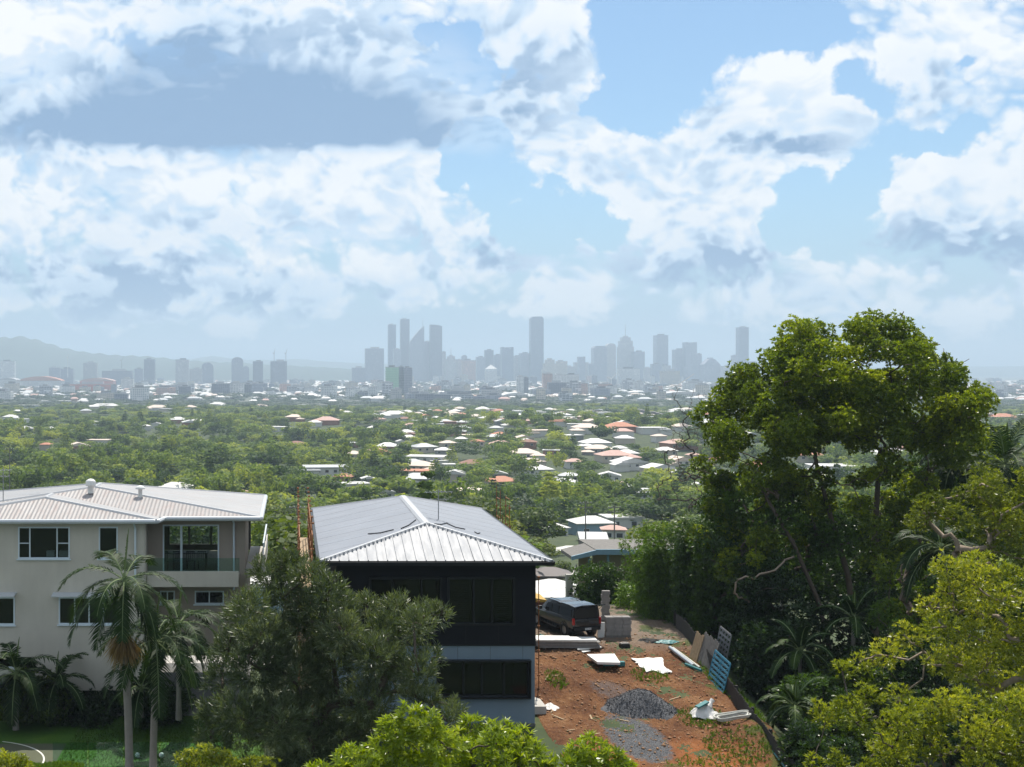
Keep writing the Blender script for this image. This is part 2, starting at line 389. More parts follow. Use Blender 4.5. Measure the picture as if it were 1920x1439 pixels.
# ------------------------------------------------------------------ ground
_pD = [-400, 0, 20, 36, 46, 57, 67, 80, 100, 150, 220, 300, 400, 520, 650, 800, 920, 1100, 1300, 1500, 1800, 2200, 4000, 16000]
_pR = [-20, -16, -14.5, -13.9, -13.4, -12.5, -12.8, -16.5, -20, -28, -35, -40.5, -44, -45.5, -45, -45, -45, -46.5, -49, -52, -56, -59, -60, -60]
_pL = [-24, -19, -17, -16.4, -16.0, -16.0, -16.3, -19, -23, -31, -38, -43, -47, -49, -49, -49, -48, -47.5, -48.5, -51, -56, -59, -60, -60]
def smooth(a, b, x): t = min(1, max(0, (x-a)/(b-a))); return t*t*(3-2*t)
def gz(x, y):
    """ground height: two lots side by side on the hill, then the valley, the wooded ridge and the plain of the city"""
    r = np.interp(y, _pD, _pR); l = np.interp(y, _pD, _pL)
    k = smooth(-1.2, 1.0, x) if y < 90 else smooth(-.42, .22, x/max(y, 1)*1.0)
    z = l*(1-k)+r*k
    if y < 90: z -= 2.6*smooth(18.2, 23, x-(y-57)*.11) * (1-smooth(60, 90, y))
    a = smooth(90, 300, y)*(1-smooth(1700, 2300, y))
    z += a*(3.2*math.sin(x/97+y/160)+2.4*math.sin(x/61-y/88+1.7)+1.2*math.sin(x/29+y/41))*(.5+.5*smooth(300, 700, y))*(1-.75*smooth(900, 1300, y))
    return CAMZ+z
def build_ground():
    xs = np.concatenate([-np.geomspace(30, 14000, 60)[::-1], np.arange(-29, 29.1, .75), np.geomspace(30, 14000, 60)])
    ys = np.concatenate([-np.geomspace(10, 800, 12)[::-1], np.arange(0, 90, .75), np.geomspace(90, 15000, 150)])
    V = np.array([(x, y, gz(x, y)) for y in ys for x in xs]); nx = len(xs)
    i = np.arange(len(ys)-1)[:, None]*nx+np.arange(nx-1)[None, :]; i = i.ravel()
    Q = np.stack([i, i+1, i+nx+1, i+nx], 1)
    m, t, b = newmat('ground_grass'); co = t.n.new('ShaderNodeTexCoord').outputs['Object']
    n = t.noise(co, .35, 8, .65)
    c = t.ramp(n, [(.3, (.02, .032, .010)), (.5, (.035, .055, .014)), (.7, (.08, .09, .03))])
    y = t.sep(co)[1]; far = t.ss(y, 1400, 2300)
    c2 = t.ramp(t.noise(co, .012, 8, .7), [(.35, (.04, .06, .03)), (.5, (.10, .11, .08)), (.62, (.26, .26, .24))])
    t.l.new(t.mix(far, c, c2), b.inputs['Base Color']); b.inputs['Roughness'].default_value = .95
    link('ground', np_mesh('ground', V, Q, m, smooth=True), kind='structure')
build_ground()

def sheet(name, fn, nx, ny, mat, **kw):
    V = np.array([fn(i/nx, j/ny) for j in range(ny+1) for i in range(nx+1)], float)
    i = (np.arange(ny)[:, None]*(nx+1)+np.arange(nx)[None, :]).ravel()
    return link(name, np_mesh(name, V, np.stack([i, i+1, i+nx+2, i+nx+1], 1), mat, smooth=True), **kw)
def fnoise(x, y, s=0):
    return (math.sin(x*1.3+s)*math.cos(y*1.1-s)+.5*math.sin(x*2.9+y*2.3+s*2)+.25*math.sin(x*6.1-y*5.3+s)+.12*math.sin(x*12.7+y*11.9))/1.9

# the bare red yard of the building site
YD0, YD1 = 39.0, 66.0
def yard_xr(y): return 18.2+(y-57)*.11
_h = np.random.default_rng(3).normal(size=(400, 400))
def yard_z(x, y):
    z = gz(x, y)+.03
    z += .07*fnoise(x, y, 1)
    z += .35*math.exp(-((x-11.2)/1.3)**2-((y-50.5)/1.6)**2)             # hump beside the house
    z += .55*math.exp(-((x-17.3)/1.3)**2-((y-44.6)/2.0)**2)             # bank at the fence
    z += .30*math.exp(-((x-13.0)/1.0)**2-((y-41.0)/1.0)**2)
    z += .75*math.exp(-((x-14.1)/1.15)**2-((y-48.6)/1.25)**2)*0
    return z
def build_yard():
    nx, ny = 150, 330; x0 = 9.4
    def fn(u, v):
        y = YD0+(YD1-YD0)*v; x1 = yard_xr(y)+.6; x = x0+(x1-x0)*u
        h = _h[int(u*nx) % 400, int(v*ny) % 400]
        return (x, y, yard_z(x, y)+.012*h-(.04 if u in (0, 1) or v in (0, 1) else 0))
    m, t, b = newmat('red_dirt'); co = t.n.new('ShaderNodeTexCoord').outputs['Object']; x, y, z = t.sep(co)[:3]
    n = t.noise(co, .55, 6, .65); n2 = t.noise(co, 5, 6, .7); n3 = t.noise(co, 22, 3, .6)
    c = t.ramp(t.m('ADD', t.m('MULTIPLY', n, .6), t.m('MULTIPLY', n2, .4)), [(.32, (.05, .021, .012)), (.46, (.115, .050, .024)), (.56, (.18, .085, .038)), (.70, (.29, .17, .09))])
    red = t.ss(t.v('LENGTH', t.v('MULTIPLY', t.v('SUBTRACT', co, (14.6, 42.5, 0)), (.5, .35, 0))), 1.1, .3)
    c = t.mix(t.m('MULTIPLY', red, .7), c, (.30, .105, .032))
    red2 = t.ss(t.v('LENGTH', t.v('MULTIPLY', t.v('SUBTRACT', co, (11.0, 42.8, 0)), (.6, .5, 0))), 1.1, .4)
    c = t.mix(t.m('MULTIPLY', red2, .6), c, (.30, .115, .038))
    grav = t.m('MAXIMUM', t.ss(t.m('ADD', t.v('LENGTH', t.v('MULTIPLY', t.v('SUBTRACT', co, (12.55, 44.7, 0)), (.80, .32, 0))), t.m('MULTIPLY', n2, .7)), 1.28, 1.05),
               t.ss(t.m('ADD', t.v('LENGTH', t.v('MULTIPLY', t.v('SUBTRACT', co, (12.9, 49.8, 0)), (.9, .6, 0))), t.m('MULTIPLY', n2, .9)), 1.3, .9, 0, .5))
    grc = t.ramp(t.noise(co, 26, 2, .7), [(.35, (.035, .038, .045)), (.5, (.085, .088, .095)), (.66, (.20, .20, .21))])
    c = t.mix(grav, c, grc)
    back = t.ss(t.m('ADD', y, t.m('MULTIPLY', n, 3)), 55.5, 58.5); c = t.mix(t.m('MULTIPLY', back, .8), c, (.21, .17, .135))
    peb = t.m('GREATER_THAN', n3, .68); c = t.mix(t.m('MULTIPLY', peb, .8), c, (.48, .36, .25))
    dk = t.m('LESS_THAN', t.noise(co, 9, 4, .7), .36); c = t.mix(t.m('MULTIPLY', dk, .5), c, (.08, .04, .022))
    gr = t.ss(t.m('ADD', t.m('MULTIPLY', t.ss(x, 14.5, 18), .25), t.m('ADD', t.m('MULTIPLY', t.ss(y, 48, 41), .18), t.noise(co, .9, 5, .6))), .74, .86)
    c = t.mix(t.m('MULTIPLY', t.m('MULTIPLY', gr, t.m('SUBTRACT', 1.0, grav)), .75), c, (.05, .085, .018))
    t.l.new(c, b.inputs['Base Color']); b.inputs['Roughness'].default_value = .95; b.inputs['Specular IOR Level'].default_value = .15
    bn = t.n.new('ShaderNodeBump'); bn.inputs['Strength'].default_value = .9; bn.inputs['Distance'].default_value = .07
    t.l.new(t.m('ADD', n2, t.m('MULTIPLY', n3, .7)), bn.inputs['Height']); t.l.new(bn.outputs[0], b.inputs['Normal'])
    sheet('ground_dirt', fn, nx, ny, m, kind='structure')
    # loose stones and clods
    n = 2600; mbv = []; r = np.random.default_rng(5)
    V = []; Q = []
    oct_ = np.array([(1, 0, 0), (0, 1, 0), (-1, 0, 0), (0, -1, 0), (0, 0, .7), (0, 0, -.7)])
    tr = [(0, 1, 4), (1, 2, 4), (2, 3, 4), (3, 0, 4), (1, 0, 5), (2, 1, 5), (3, 2, 5), (0, 3, 5)]
    for i in range(n):
        y = r.uniform(40, 58); x = r.uniform(9.8, yard_xr(y)-.2); s = min(.12, abs(r.normal(0, .03))+.012)
        p = oct_*s*r.uniform(.6, 1.3, (6, 3)) + np.array([x, y, yard_z(x, y)+s*.3]); k = len(V)*6; V.append(p); Q += [(k+a, k+b_, k+c_) for a, b_, c_ in tr]
    link('rubble', np_mesh('rubble', np.concatenate(V), np.array(Q), M['clod']), kind='stuff', label='loose clods and small stones scattered over the red dirt')
M['clod'] = plain('clod', (.34, .19, .10), .95, .5, 1.5)
build_yard()

def heap(name, cx, cy, rx, ry, h, mat, grains, gs, **kw):
    nx = 46
    def fn(u, v):
        a, b = (u-.5)*2.4, (v-.5)*2.4; d = math.hypot(a, b)*(1+.10*math.sin(3*math.atan2(b, a)+1)+.05*math.sin(7*math.atan2(b, a)))
        x, y = cx+a*rx, cy+b*ry
        k = max(0, 1-d); k = math.sin(k*math.pi/2)**1.35
        return (x, y, yard_z(x, y)-.12*(d > 1.02)+h*k+.03*fnoise(x*3, y*3)*(d < 1)+.012*_h[int(u*nx), int(v*nx)])
    o = sheet(name, fn, nx, nx, mat, **kw)
    r = np.random.default_rng(9); V = []; Q = []
    for i in range(grains):
        a = r.uniform(0, 6.28); d = r.uniform(0, 1)**.5*1.02; u, v = .5+math.cos(a)*d/2.4, .5+math.sin(a)*d/2.4
        p = np.array(fn(u, v)); s = gs*r.uniform(.5, 1.4); dd = unit(3, r)*s; k = len(V)*3
        V.append(p+dd+np.array([0, 0, s*.4])); Q.append((k, k+1, k+2))
    link('gravel_grain', np_mesh('grains', np.concatenate(V), np.array(Q), mat), o, kind='stuff')
    return o
def gravelmat():
    m, t, b = newmat('grey_gravel'); co = t.n.new('ShaderNodeTexCoord').outputs['Object']
    t.l.new(t.ramp(t.noise(co, 22, 3, .7), [(.3, (.03, .033, .04)), (.5, (.085, .088, .098)), (.7, (.22, .22, .235))]), b.inputs['Base Color'])
    b.inputs['Roughness'].default_value = .9
    bn = t.n.new('ShaderNodeBump'); bn.inputs['Strength'].default_value = .9; bn.inputs['Distance'].default_value = .04
    t.l.new(t.noise(co, 28, 2, .6), bn.inputs['Height']); t.l.new(bn.outputs[0], b.inputs['Normal']); return m
M['gravel'] = gravelmat()
heap('gravel_heap', PX(1203, 47.8), 47.9, 1.4, 1.25, .66, M['gravel'], 5000, .035, label='dark grey gravel heap on the red dirt of the building yard', category='gravel heap')

# the left lot: lawn, court, paths
def flat(name, pts, z, mat, **kw):
    m = MB(); m.poly([(x, y, z) for x, y in pts]); return m.build(name, mat, **kw)
def grassmat(name, a, b_, c_):
    m, t, b = newmat(name); co = t.n.new('ShaderNodeTexCoord').outputs['Object']
    t.l.new(t.ramp(t.m('ADD', t.m('MULTIPLY', t.noise(co, .5, 4, .6), .5), t.m('MULTIPLY', t.noise(co, 18, 4, .7), .5)), [(.35, a), (.5, b_), (.66, c_)]), b.inputs['Base Color'])
    b.inputs['Roughness'].default_value = .8; b.inputs['Specular IOR Level'].default_value = .2; return m
M['turf'] = grassmat('turf', (.028, .070, .008), (.045, .11, .012), (.08, .15, .02))
M['court'] = plain('court', (.075, .082, .045), .9, .15, 1.2)
M['concrete'] = plain('concrete', (.42, .40, .37), .85, .14, 1.5, bump=.15)
M['concrete_dark'] = plain('concrete_dark', (.11, .11, .105), .9, .2, 1.5)
M['paint_line'] = plain('paint_line', (.62, .62, .56), .8, .1, 3)
LZ = CAMZ-15.93
flat('ground_lawn', [(-14, 45), (-.3, 45), (-.3, 56.4), (-14, 56.4)], LZ, M['turf'], kind='structure')
flat('ground_court', [(-22, 45), (-14.0, 45), (-8.7, 46.2) if False else (-9.6, 45), (-9.6, 52.2), (-22, 52.2)], LZ+.006, M['court'], kind='structure')
def arc_line(cx, cy, r, a0, a1, w=.05, sx=1.0, n=40):
    m = MB(); pts = [(cx+math.cos(R(a0+(a1-a0)*i/n))*r*sx, cy+math.sin(R(a0+(a1-a0)*i/n))*r) for i in range(n+1)]
    for (x0, y0), (x1, y1) in zip(pts, pts[1:]):
        d = Vector((x1-x0, y1-y0)).normalized()*w; m.quad((x0-d.y, y0+d.x, 0), (x1-d.y, y1+d.x, 0), (x1+d.y, y1-d.x, 0), (x0+d.y, y0-d.x, 0))
    return m
def court_lines():
    m = MB(); z = 0
    a = arc_line(-13.6, 49.6, 3.05, -75, 70, .035, 1.15); b = arc_line(-13.6, 49.3, 1.55, -80, 88, .035, 1.3)
    for k in (a, b): m.v += k.v and [] ; base = len(m.v); m.v += k.v; m.f += [tuple(i+base for i in f) for f in k.f]; m.mi += k.mi
    m.quad((-17, 50.75, 0), (-12.2, 50.75, 0), (-12.2, 50.85, 0), (-17, 50.85, 0))
    m.quad((-12.9, 47.2, 0), (-12.83, 47.2, 0), (-12.13, 50.8, 0), (-12.2, 50.8, 0))
    o = m.build('road_marking', M['paint_line'], kind='structure'); o.location.z = LZ+.012
court_lines()
flat('path', [(-30, 43.2), (-4, 43.2), (-4, 49.0), (-9.5, 49.0), (-9.5, 45.0), (-30, 45.0)], LZ+.010, M['concrete'], kind='structure') if False else flat('path', [(-9.6, 44.0), (-4.3, 44.0), (-4.3, 48.6), (-9.6, 48.6)], LZ+.008, M['concrete'], kind='structure')
flat('pavement', [(-24, 56.4), (-2.2, 56.4), (-2.2, 66.5), (-24, 66.5)], LZ+.004, M['concrete_dark'], kind='structure')  # dark concrete here stands for the shade under the house
flat('road', [(-24, 66.5), (.4, 66.5), (.4, 68.7), (-24, 68.7)], LZ-.1, M['concrete'], kind='structure')

_n = 9000; _r = np.random.default_rng(12); _x = _r.uniform(-9.5, -.4, _n); _y = _r.uniform(48.7, 56.3, _n)
_q = sprigs(np.stack([_x, _y, np.full(_n, LZ)], 1), norm(_r.normal(size=(_n, 3))*.3+np.array([0, 0, 1.])), 4, .075, .014, .5, jit=.5)
link('lawn_grass', quads_to_mesh('lawn_grass', _q, M['leaf_bamboo'], np.clip(_r.normal(.12, .15, len(_q)), 0, 1)), kind='stuff', label='short uneven grass blades of the bright green lawn')

# ------------------------------------------------------------------ the near houses
def metalroof(name, col, ax, pitch, rough=.38, metal=.35, depth=.03, dirt=.0, dirtcol=(.35, .2, .16)):
    """painted ribbed sheet; ribs repeat along axis ax (0 = x, 1 = y)"""
    m, t, b = newmat(name); co = t.n.new('ShaderNodeTexCoord').outputs['Object']; s = t.sep(co)[ax]
    wv = t.m('PINGPONG', t.m('DIVIDE', s, pitch), .5)
    n = t.noise(co, .5, 6, .65); n2 = t.noise(t.v('MULTIPLY', co, (4, .6, 1) if ax == 0 else (.6, 4, 1)), 1.2, 5, .7)
    c = t.mix(t.ss(n, .3, .7), tuple(x*.93 for x in col), tuple(min(1, x*1.05) for x in col))
    if dirt: c = t.mix(t.m('MULTIPLY', t.ss(n2, .45, .68), dirt), c, dirtcol)
    lap = t.m('LESS_THAN', t.m('FRACT', t.m('DIVIDE', s, pitch*4)), .035); c = t.mix(t.m('MULTIPLY', lap, .35), c, tuple(x*.6 for x in col))
    t.l.new(c, b.inputs['Base Color']); b.inputs['Metallic'].default_value = metal
    t.l.new(t.ss(n2, .3, .7, rough*.85, rough*1.15), b.inputs['Roughness'])
    bn = t.n.new('ShaderNodeBump'); bn.inputs['Strength'].default_value = 1.0; bn.inputs['Distance'].default_value = depth
    t.l.new(wv, bn.inputs['Height']); t.l.new(bn.outputs[0], b.inputs['Normal']); return m
M['roof_grey_y'] = metalroof('roof_grey_side', (.20, .215, .25), 1, .42, .5, .0, .0)
M['roof_grey_x'] = metalroof('roof_grey_end_glare', (.26, .27, .295), 0, .42, .55, .0, .0)  # same metal as the sides, coloured paler to imitate sun glare
M['roof_corr'] = metalroof('roof_corrugated_glare', (.36, .34, .335), 0, .19, .6, .05, .10, .42, (.36, .26, .235))  # paler than the side slopes of this roof, sun glare put into the colour
M['roof_corr_y'] = metalroof('roof_corrugated_side', (.27, .275, .285), 1, .16, .5, .1, .02, .2)
M['ridge'] = plain('ridge_cap', (.38, .39, .41), .5, .06, 2, metal=.2)
M['render_beige'] = plain('render_beige', (.53, .495, .43), .9, .10, .8, spec=.2)
M['render_taupe'] = plain('render_taupe', (.33, .28, .235), .9, .06, .8, spec=.2)
M['white_alu'] = plain('white_aluminium', (.62, .70, .76), .4, .05, 2)
M['gutter'] = plain('gutter_paint', (.52, .55, .58), .35, .06, 2)
M['navy_wall'] = plain('navy_cladding', (.011, .012, .0155), .75, .08, .6, spec=.12)
M['blue_wall'] = plain('blue_grey_cladding', (.17, .225, .28), .8, .07, .6, spec=.25)
M['black_frame'] = plain('black_frame', (.010, .011, .013), .4, .1, 3, spec=.25)
M['curtain'] = plain('curtain', (.10, .095, .085), .95, .3, 6)
M['glass_dark'] = glassmat('window_glass', (.008, .010, .012), .05)
M['glass_clear'] = clearglass('balustrade_glass', (.74, .87, .84)); M['glass_tint'] = clearglass('tinted_glass', (.34, .35, .37))
M['interior'] = plain('interior', (.055, .05, .045), .9, .3, 1)
M['white_paint'] = plain('white_paint', (.70, .70, .68), .6, .06, 1)
M['soffit'] = plain('soffit', (.30, .30, .31), .8, .05, 1)
M['wood_floor'] = plain('balcony_floor', (.30, .27, .23), .8, .1, 2)

M['undercroft'] = plain('undercroft_wall_shaded', (.075, .07, .065), .9, .2, 1)  # darker copy of the taupe render, shade put into the colour
def window(parent, x0, x1, z0, z1, y, mats=('white_alu', 'glass_dark'), bars=(), hbars=(), fw=.06, name='window', sill=True, label=None, depth=.07):
    """a window set in a wall that faces -Y at y: frame (part) with pane and sill"""
    f = MB()
    f.box(x0, x0+fw, y-.03, y+depth, z0, z1).box(x1-fw, x1, y-.03, y+depth, z0, z1).box(x0+fw, x1-fw, y-.03, y+depth, z1-fw, z1).box(x0+fw, x1-fw, y-.03, y+depth, z0, z0+fw)
    for bx in bars: f.box(bx-fw*.45, bx+fw*.45, y-.025, y+depth-.01, z0+fw, z1-fw)
    for (a, b_, h) in hbars: f.box(a, b_, y-.02, y+depth-.015, h-.02, h+.02)
    w = f.build(name, M[mats[0]], parent, label=label)
    p = MB(); p.box(x0+fw, x1-fw, y+.02, y+.03, z0+fw, z1-fw); p.build('pane', M[mats[1]], w)
    if sill: s = MB(); s.box(x0-.06, x1+.06, y-.10, y-.032, z0-.06, z0-.002); s.build('sill', M[mats[0]], w)
    return w
def wall_holes(x0, x1, z0, z1, holes, y0, y1, m=None):
    """wall slab between y0 and y1 with rectangular openings (hx0, hx1, hz0, hz1)"""
    m = m or MB(); xs = sorted({x0, x1, *[h[0] for h in holes], *[h[1] for h in holes]}); zs = sorted({z0, z1, *[h[2] for h in holes], *[h[3] for h in holes]})
    def solid(i, j):
        cx, cz = (xs[i]+xs[i+1])/2, (zs[j]+zs[j+1])/2
        return not any(a < cx < b and c < cz < d for a, b, c, d in holes)
    for i in range(len(xs)-1):
        for j in range(len(zs)-1):
            if not solid(i, j): continue
            X0, X1, Z0, Z1 = xs[i], xs[i+1], zs[j], zs[j+1]
            m.quad((X0, y0, Z0), (X1, y0, Z0), (X1, y0, Z1), (X0, y0, Z1)); m.quad((X1, y1, Z0), (X0, y1, Z0), (X0, y1, Z1), (X1, y1, Z1))
            if i == 0 or not solid(i-1, j): m.quad((X0, y1, Z0), (X0, y0, Z0), (X0, y0, Z1), (X0, y1, Z1))
            if i == len(xs)-2 or not solid(i+1, j): m.quad((X1, y0, Z0), (X1, y1, Z0), (X1, y1, Z1), (X1, y0, Z1))
            if j == 0 or not solid(i, j-1): m.quad((X0, y1, Z0), (X1, y1, Z0), (X1, y0, Z0), (X0, y0, Z0))
            if j == len(zs)-2 or not solid(i, j+1): m.quad((X0, y0, Z1), (X1, y0, Z1), (X1, y1, Z1), (X0, y1, Z1))
    return m
def ribs(m, a, b, c, d, n, h=.035, w=.02):
    """raised seams across the quad a-b (eave) to d-c (top), n of them; tops may meet"""
    a, b, c, d = map(Vector, (a, b, c, d)); nrm = (b-a).cross(c-a).normalized()
    if nrm.z < 0: nrm = -nrm
    ux = (b-a).normalized()
    for i in range(1, n):
        s = i/n; lo = a.lerp(b, s); hi = d.lerp(c, s)
        if (hi-lo).length < .1: continue
        m.prism([lo-ux*w, lo-ux*w*.5+nrm*h, lo+ux*w*.5+nrm*h, lo+ux*w], hi-lo)
def capline(m, a, b, w=.11, h=.05):
    a, b = Vector(a), Vector(b); d = (b-a).normalized(); s = d.cross(Vector((0, 0, 1))).normalized(); u = s.cross(d)
    m.prism([a-s*w-u*h*.6, a-s*w*.5+u*h, a+s*w*.5+u*h, a+s*w-u*h*.6], b-a)
    
def grey_house():
    X0, X1, Y0, Y1 = 1.03, 9.61, 45.4, 62.5; ze = CAMZ-7.09; zr = CAMZ-6.12; xr = 5.34; a0, a1 = 48.8, 59.2
    wx0, wx1, wy0, wy1 = 1.65, 9.13, 46.0, 61.9
    zmid = ZP(1210, 46.0); zslab = ZP(1357, 46.0); zb = zslab-.45; zt = ze-.12
    h = empty('house', ((X0+X1)/2, 46, zb), label='navy and blue-grey two-storey new house with pale metal hip roof', category='house')
    def off(o): o.parent = h; o.matrix_parent_inverse = h.matrix_world.inverted(); return o
    # rear walls and floors
    W = [(PX(840, 46), PX(965, 46), ZP(1172, 46), ZP(1083, 46)), (2.9, 5.6, ZP(1172, 46), ZP(1083, 46))]
    L = [(PX(820, 46), PX(992, 46), ZP(1307, 46), ZP(1240, 46))]
    def loc(o): o.location = -Vector(((X0+X1)/2, 46, zb)); return o
    up = wall_holes(wx0, wx1, zmid, zt, W, wy0, wy0+.2)
    up.box(wx0, wx0+.2, wy0+.2, wy1, zmid, zt).box(wx1-.2, wx1, wy0+.2, wy1, zmid, zt).box(wx0+.2, wx1-.2, wy1-.2, wy1, zmid, zt)
    loc(up.build('wall', M['navy_wall'], h, label='dark navy upper wall'))
    lo = wall_holes(wx0+.03, wx1-.03, zslab, zmid-.003, L, wy0+.03, wy0+.23)
    lo.box(wx0+.03, wx0+.2, wy0+.23, wy1, zslab, zmid-.003).box(wx1-.2, wx1-.03, wy0+.23, wy1, zslab, zmid-.003).box(wx0+.2, wx1-.2, wy1-.2, wy1-.03, zslab, zmid-.003)
    loc(lo.build('wall', M['blue_wall'], h, label='blue-grey lower wall'))
    m = MB(); m.box(wx0+.01, wx1-.01, wy0+.01, wy1, zb-1.2, zslab-.003); loc(m.build('plinth', M['concrete_dark'], h))
    m = MB(); m.box(wx0+.25, wx1-.25, wy0+.25, wy1-.25, zmid-.1, zmid+.1).box(wx0+.25, wx1-.25, wy0+3.2, wy0+3.3, zslab, zt); loc(m.build('interior_wall', M['interior'], h))
    # joints of the cladding sheets
    m = MB()
    for x in np.arange(wx0+1.2, wx1-.2, 1.22): m.box(x-.006, x+.006, wy0-.004, wy0+.01, ZP(1207, 46), ZP(1174, 46))
    for x in np.arange(wx0+.9, wx1-.2, 1.22): m.box(x-.005, x+.005, wy0+.024, wy0+.04, ZP(1238, 46), zmid-.05)
    m.box(wx0, wx1, wy0-.012, wy0+.03, zmid-.025, zmid+.02); loc(m.build('cladding_joint', M['black_frame'], h))
    for (a, b, c, d), pan in zip(W, ((.385, .66), (.32, .72))):
        f = MB(); g = .07; y = wy0-.05
        f.box(a-.02, a+g, y, wy0+.12, c, d).box(b-g, b+.02, y, wy0+.12, c, d).box(a+g, b-g, y, wy0+.12, d-g, d+.02).box(a+g, b-g, y, wy0+.12, c-.02, c+g)
        p0, p1 = a+(b-a)*pan[0], a+(b-a)*pan[1]
        f.box(p0-.04, p0+.03, y+.02, wy0+.1, c+g, d-g).box(p1-.03, p1+.04, y+.02, wy0+.1, c+g, d-g)
        w = loc(f.build('window', M['black_frame'], h, label='large black-framed upstairs window'))
        q = MB(); q.box(a+g, b-g, wy0+.06, wy0+.07, c+g, d-g); q.build('pane', M['glass_tint'], w)
        q = MB(); q.box(p0+.03, p1-.03, wy0+.16, wy0+.17, c+g, d-g); q.build('curtain', M['curtain'], w)
        for (s0, s1) in ((a+g, p0-.04), (p1+.04, b-g)):
            q = MB()
            for k in range(22): z = c+g+(d-c-2*g)*(k+.5)/22; q.quad((s0, wy0+.10, z-.03), (s1, wy0+.10, z-.03), (s1, wy0+.14, z+.02), (s0, wy0+.14, z+.02))
            q.build('louvre', M['black_frame'], w)
    a, b, c, d = L[0]; f = MB(); g = .06
    f.box(a-.05, b+.05, wy0-.22, wy0+.03, d, d+.06).box(a-.05, a, wy0-.18, wy0+.03, c-.05, d).box(b, b+.05, wy0-.18, wy0+.03, c-.05, d).box(a, b, wy0-.18, wy0+.03, c-.05, c)
    f.box(a, a+g, wy0+.04, wy0+.2, c, d).box(b-g, b, wy0+.04, wy0+.2, c, d).box(a+g, b-g, wy0+.04, wy0+.2, d-g, d).box(a+g, b-g, wy0+.04, wy0+.2, c, c+g)
    for s in (.29, .49, .73): x = a+(b-a)*s; f.box(x-.035, x+.035, wy0+.05, wy0+.18, c+g, d-g)
    w = loc(f.build('window', M['black_frame'], h, label='wide hooded downstairs window'))
    q = MB(); q.box(a+g, b-g, wy0+.12, wy0+.13, c+g, d-g); q.build('pane', M['glass_tint'], w)
    q = MB(); q.box(a+(b-a)*.31, a+(b-a)*.48, wy0+.30, wy0+.32, c, d).box(a+(b-a)*.5, a+(b-a)*.72, wy0+.30, wy0+.32, c, d); q.build('blind', M['curtain'], w)
    # roof: four planes, seams, caps, fascia
    E = [(X0, Y0, ze), (X1, Y0, ze), (X1, Y1, ze), (X0, Y1, ze)]; A, B = (xr, a0, zr), (xr, a1, zr)
    m = MB(); m.tri(E[2], E[3], B); loc(m.build('roof', M['roof_grey_x'], h))
    m = MB(); m.tri(E[0], E[1], A)
    ux = (X1-X0)/20
    def hip_seams(m, e0, e1, ap, n):
        e0, e1, ap = Vector(e0), Vector(e1), Vector(ap); nr = (e1-e0).cross(ap-e0).normalized(); ud = (e1-e0).normalized()
        tt = (ap-e0).dot(ud)/(e1-e0).length; foot = e0.lerp(e1, tt); up_ = ap-foot
        for i in range(1, n):
            s = i/n; k = s/tt if s < tt else (1-s)/(1-tt); lo = e0.lerp(e1, s); hi = lo+up_*k*.985
            m.prism([lo-ud*.022, lo-ud*.012+nr*.04, lo+ud*.012+nr*.04, lo+ud*.022], hi-lo)
    hip_seams(m, E[0], E[1], A, 24)
    roof = loc(m.build('roof', M['roof_grey_x'], h))
    m = MB(); m.quad(E[3], E[0], A, B); m.quad(E[1], E[2], B, A)
    for k in range(1, 9):
        y = Y0+(Y1-Y0)*k/9
        for ex in (X0, X1):
            t_ = min(1, (y-Y0)/(a0-Y0), (Y1-y)/(Y1-a1)); hx = ex+(xr-ex)*t_*.985; hz = ze+(zr-ze)*t_*.985
            lo, hi = Vector((ex, y, ze)), Vector((hx, y, hz)); u = Vector((0, 1, 0)); nr = Vector((-(hz-ze)*(1 if hx > ex else -1), 0, abs(hx-ex))).normalized()
            m.prism([lo-u*.03, lo-u*.02+nr*.008, lo+u*.02+nr*.008, lo+u*.03], hi-lo)
    loc(m.build('roof', M['roof_grey_y'], h))
    m = MB(); capline(m, A, B, .2, .045)
    for e, ap in ((E[0], A), (E[1], A), (E[2], B), (E[3], B)): capline(m, e, ap, .13, .05)
    for e, ap, in ((E[0], A), (E[1], A)):
        e, ap = Vector(e), Vector(ap)
        for k in range(26): p = e.lerp(ap, (k+.5)/26); m.box(p.x-.03, p.x+.03, p.y-.19, p.y-.12, p.z-.02, p.z+.05)
    loc(m.build('ridge_cap', M['ridge'], h))
    m = MB(); m.box(X0-.04, X1+.04, Y0-.13, Y0-.002, ze-.16, ze-.03).box(X0-.12, X0-.002, Y0, Y1, ze-.14, ze-.02).box(X1+.002, X1+.12, Y0, Y1, ze-.14, ze-.02).box(X0, X1, Y1+.002, Y1+.12, ze-.14, ze-.02)
    loc(m.build('gutter', M['black_frame'], h))
    m = MB(); m.box(X0+.02, X1-.02, Y0+.02, Y1-.02, ze-.115, ze-.075); loc(m.build('soffit', M['black_frame'], h))
    m = MB()
    for i, (x0, y0, x1, y1) in enumerate(((690, 1003, 738, 995), (752, 993, 780, 976), (838, 983, 872, 994), (815, 984, 838, 982), (890, 999, 900, 1001))):
        def on(px, py):
            for k in range(400):
                D = 46+k*.04; p = P(px, py, D); tt = (p.x-X0)/(xr-X0) if p.x < xr else (X1-p.x)/(X1-xr)
                if ze+(zr-ze)*tt >= p.z and 0 < tt < 1: return Vector((p.x, p.y, ze+(zr-ze)*tt+.03))
            return p
        m.tube([on(x0, y0), on((x0+x1)/2, (y0+y1)/2+2), on(x1, y1)], .022, 5)
    loc(m.build('cable', M['black_frame'], h, label='loose black cables left on the roof'))
    return h
GH = grey_house()

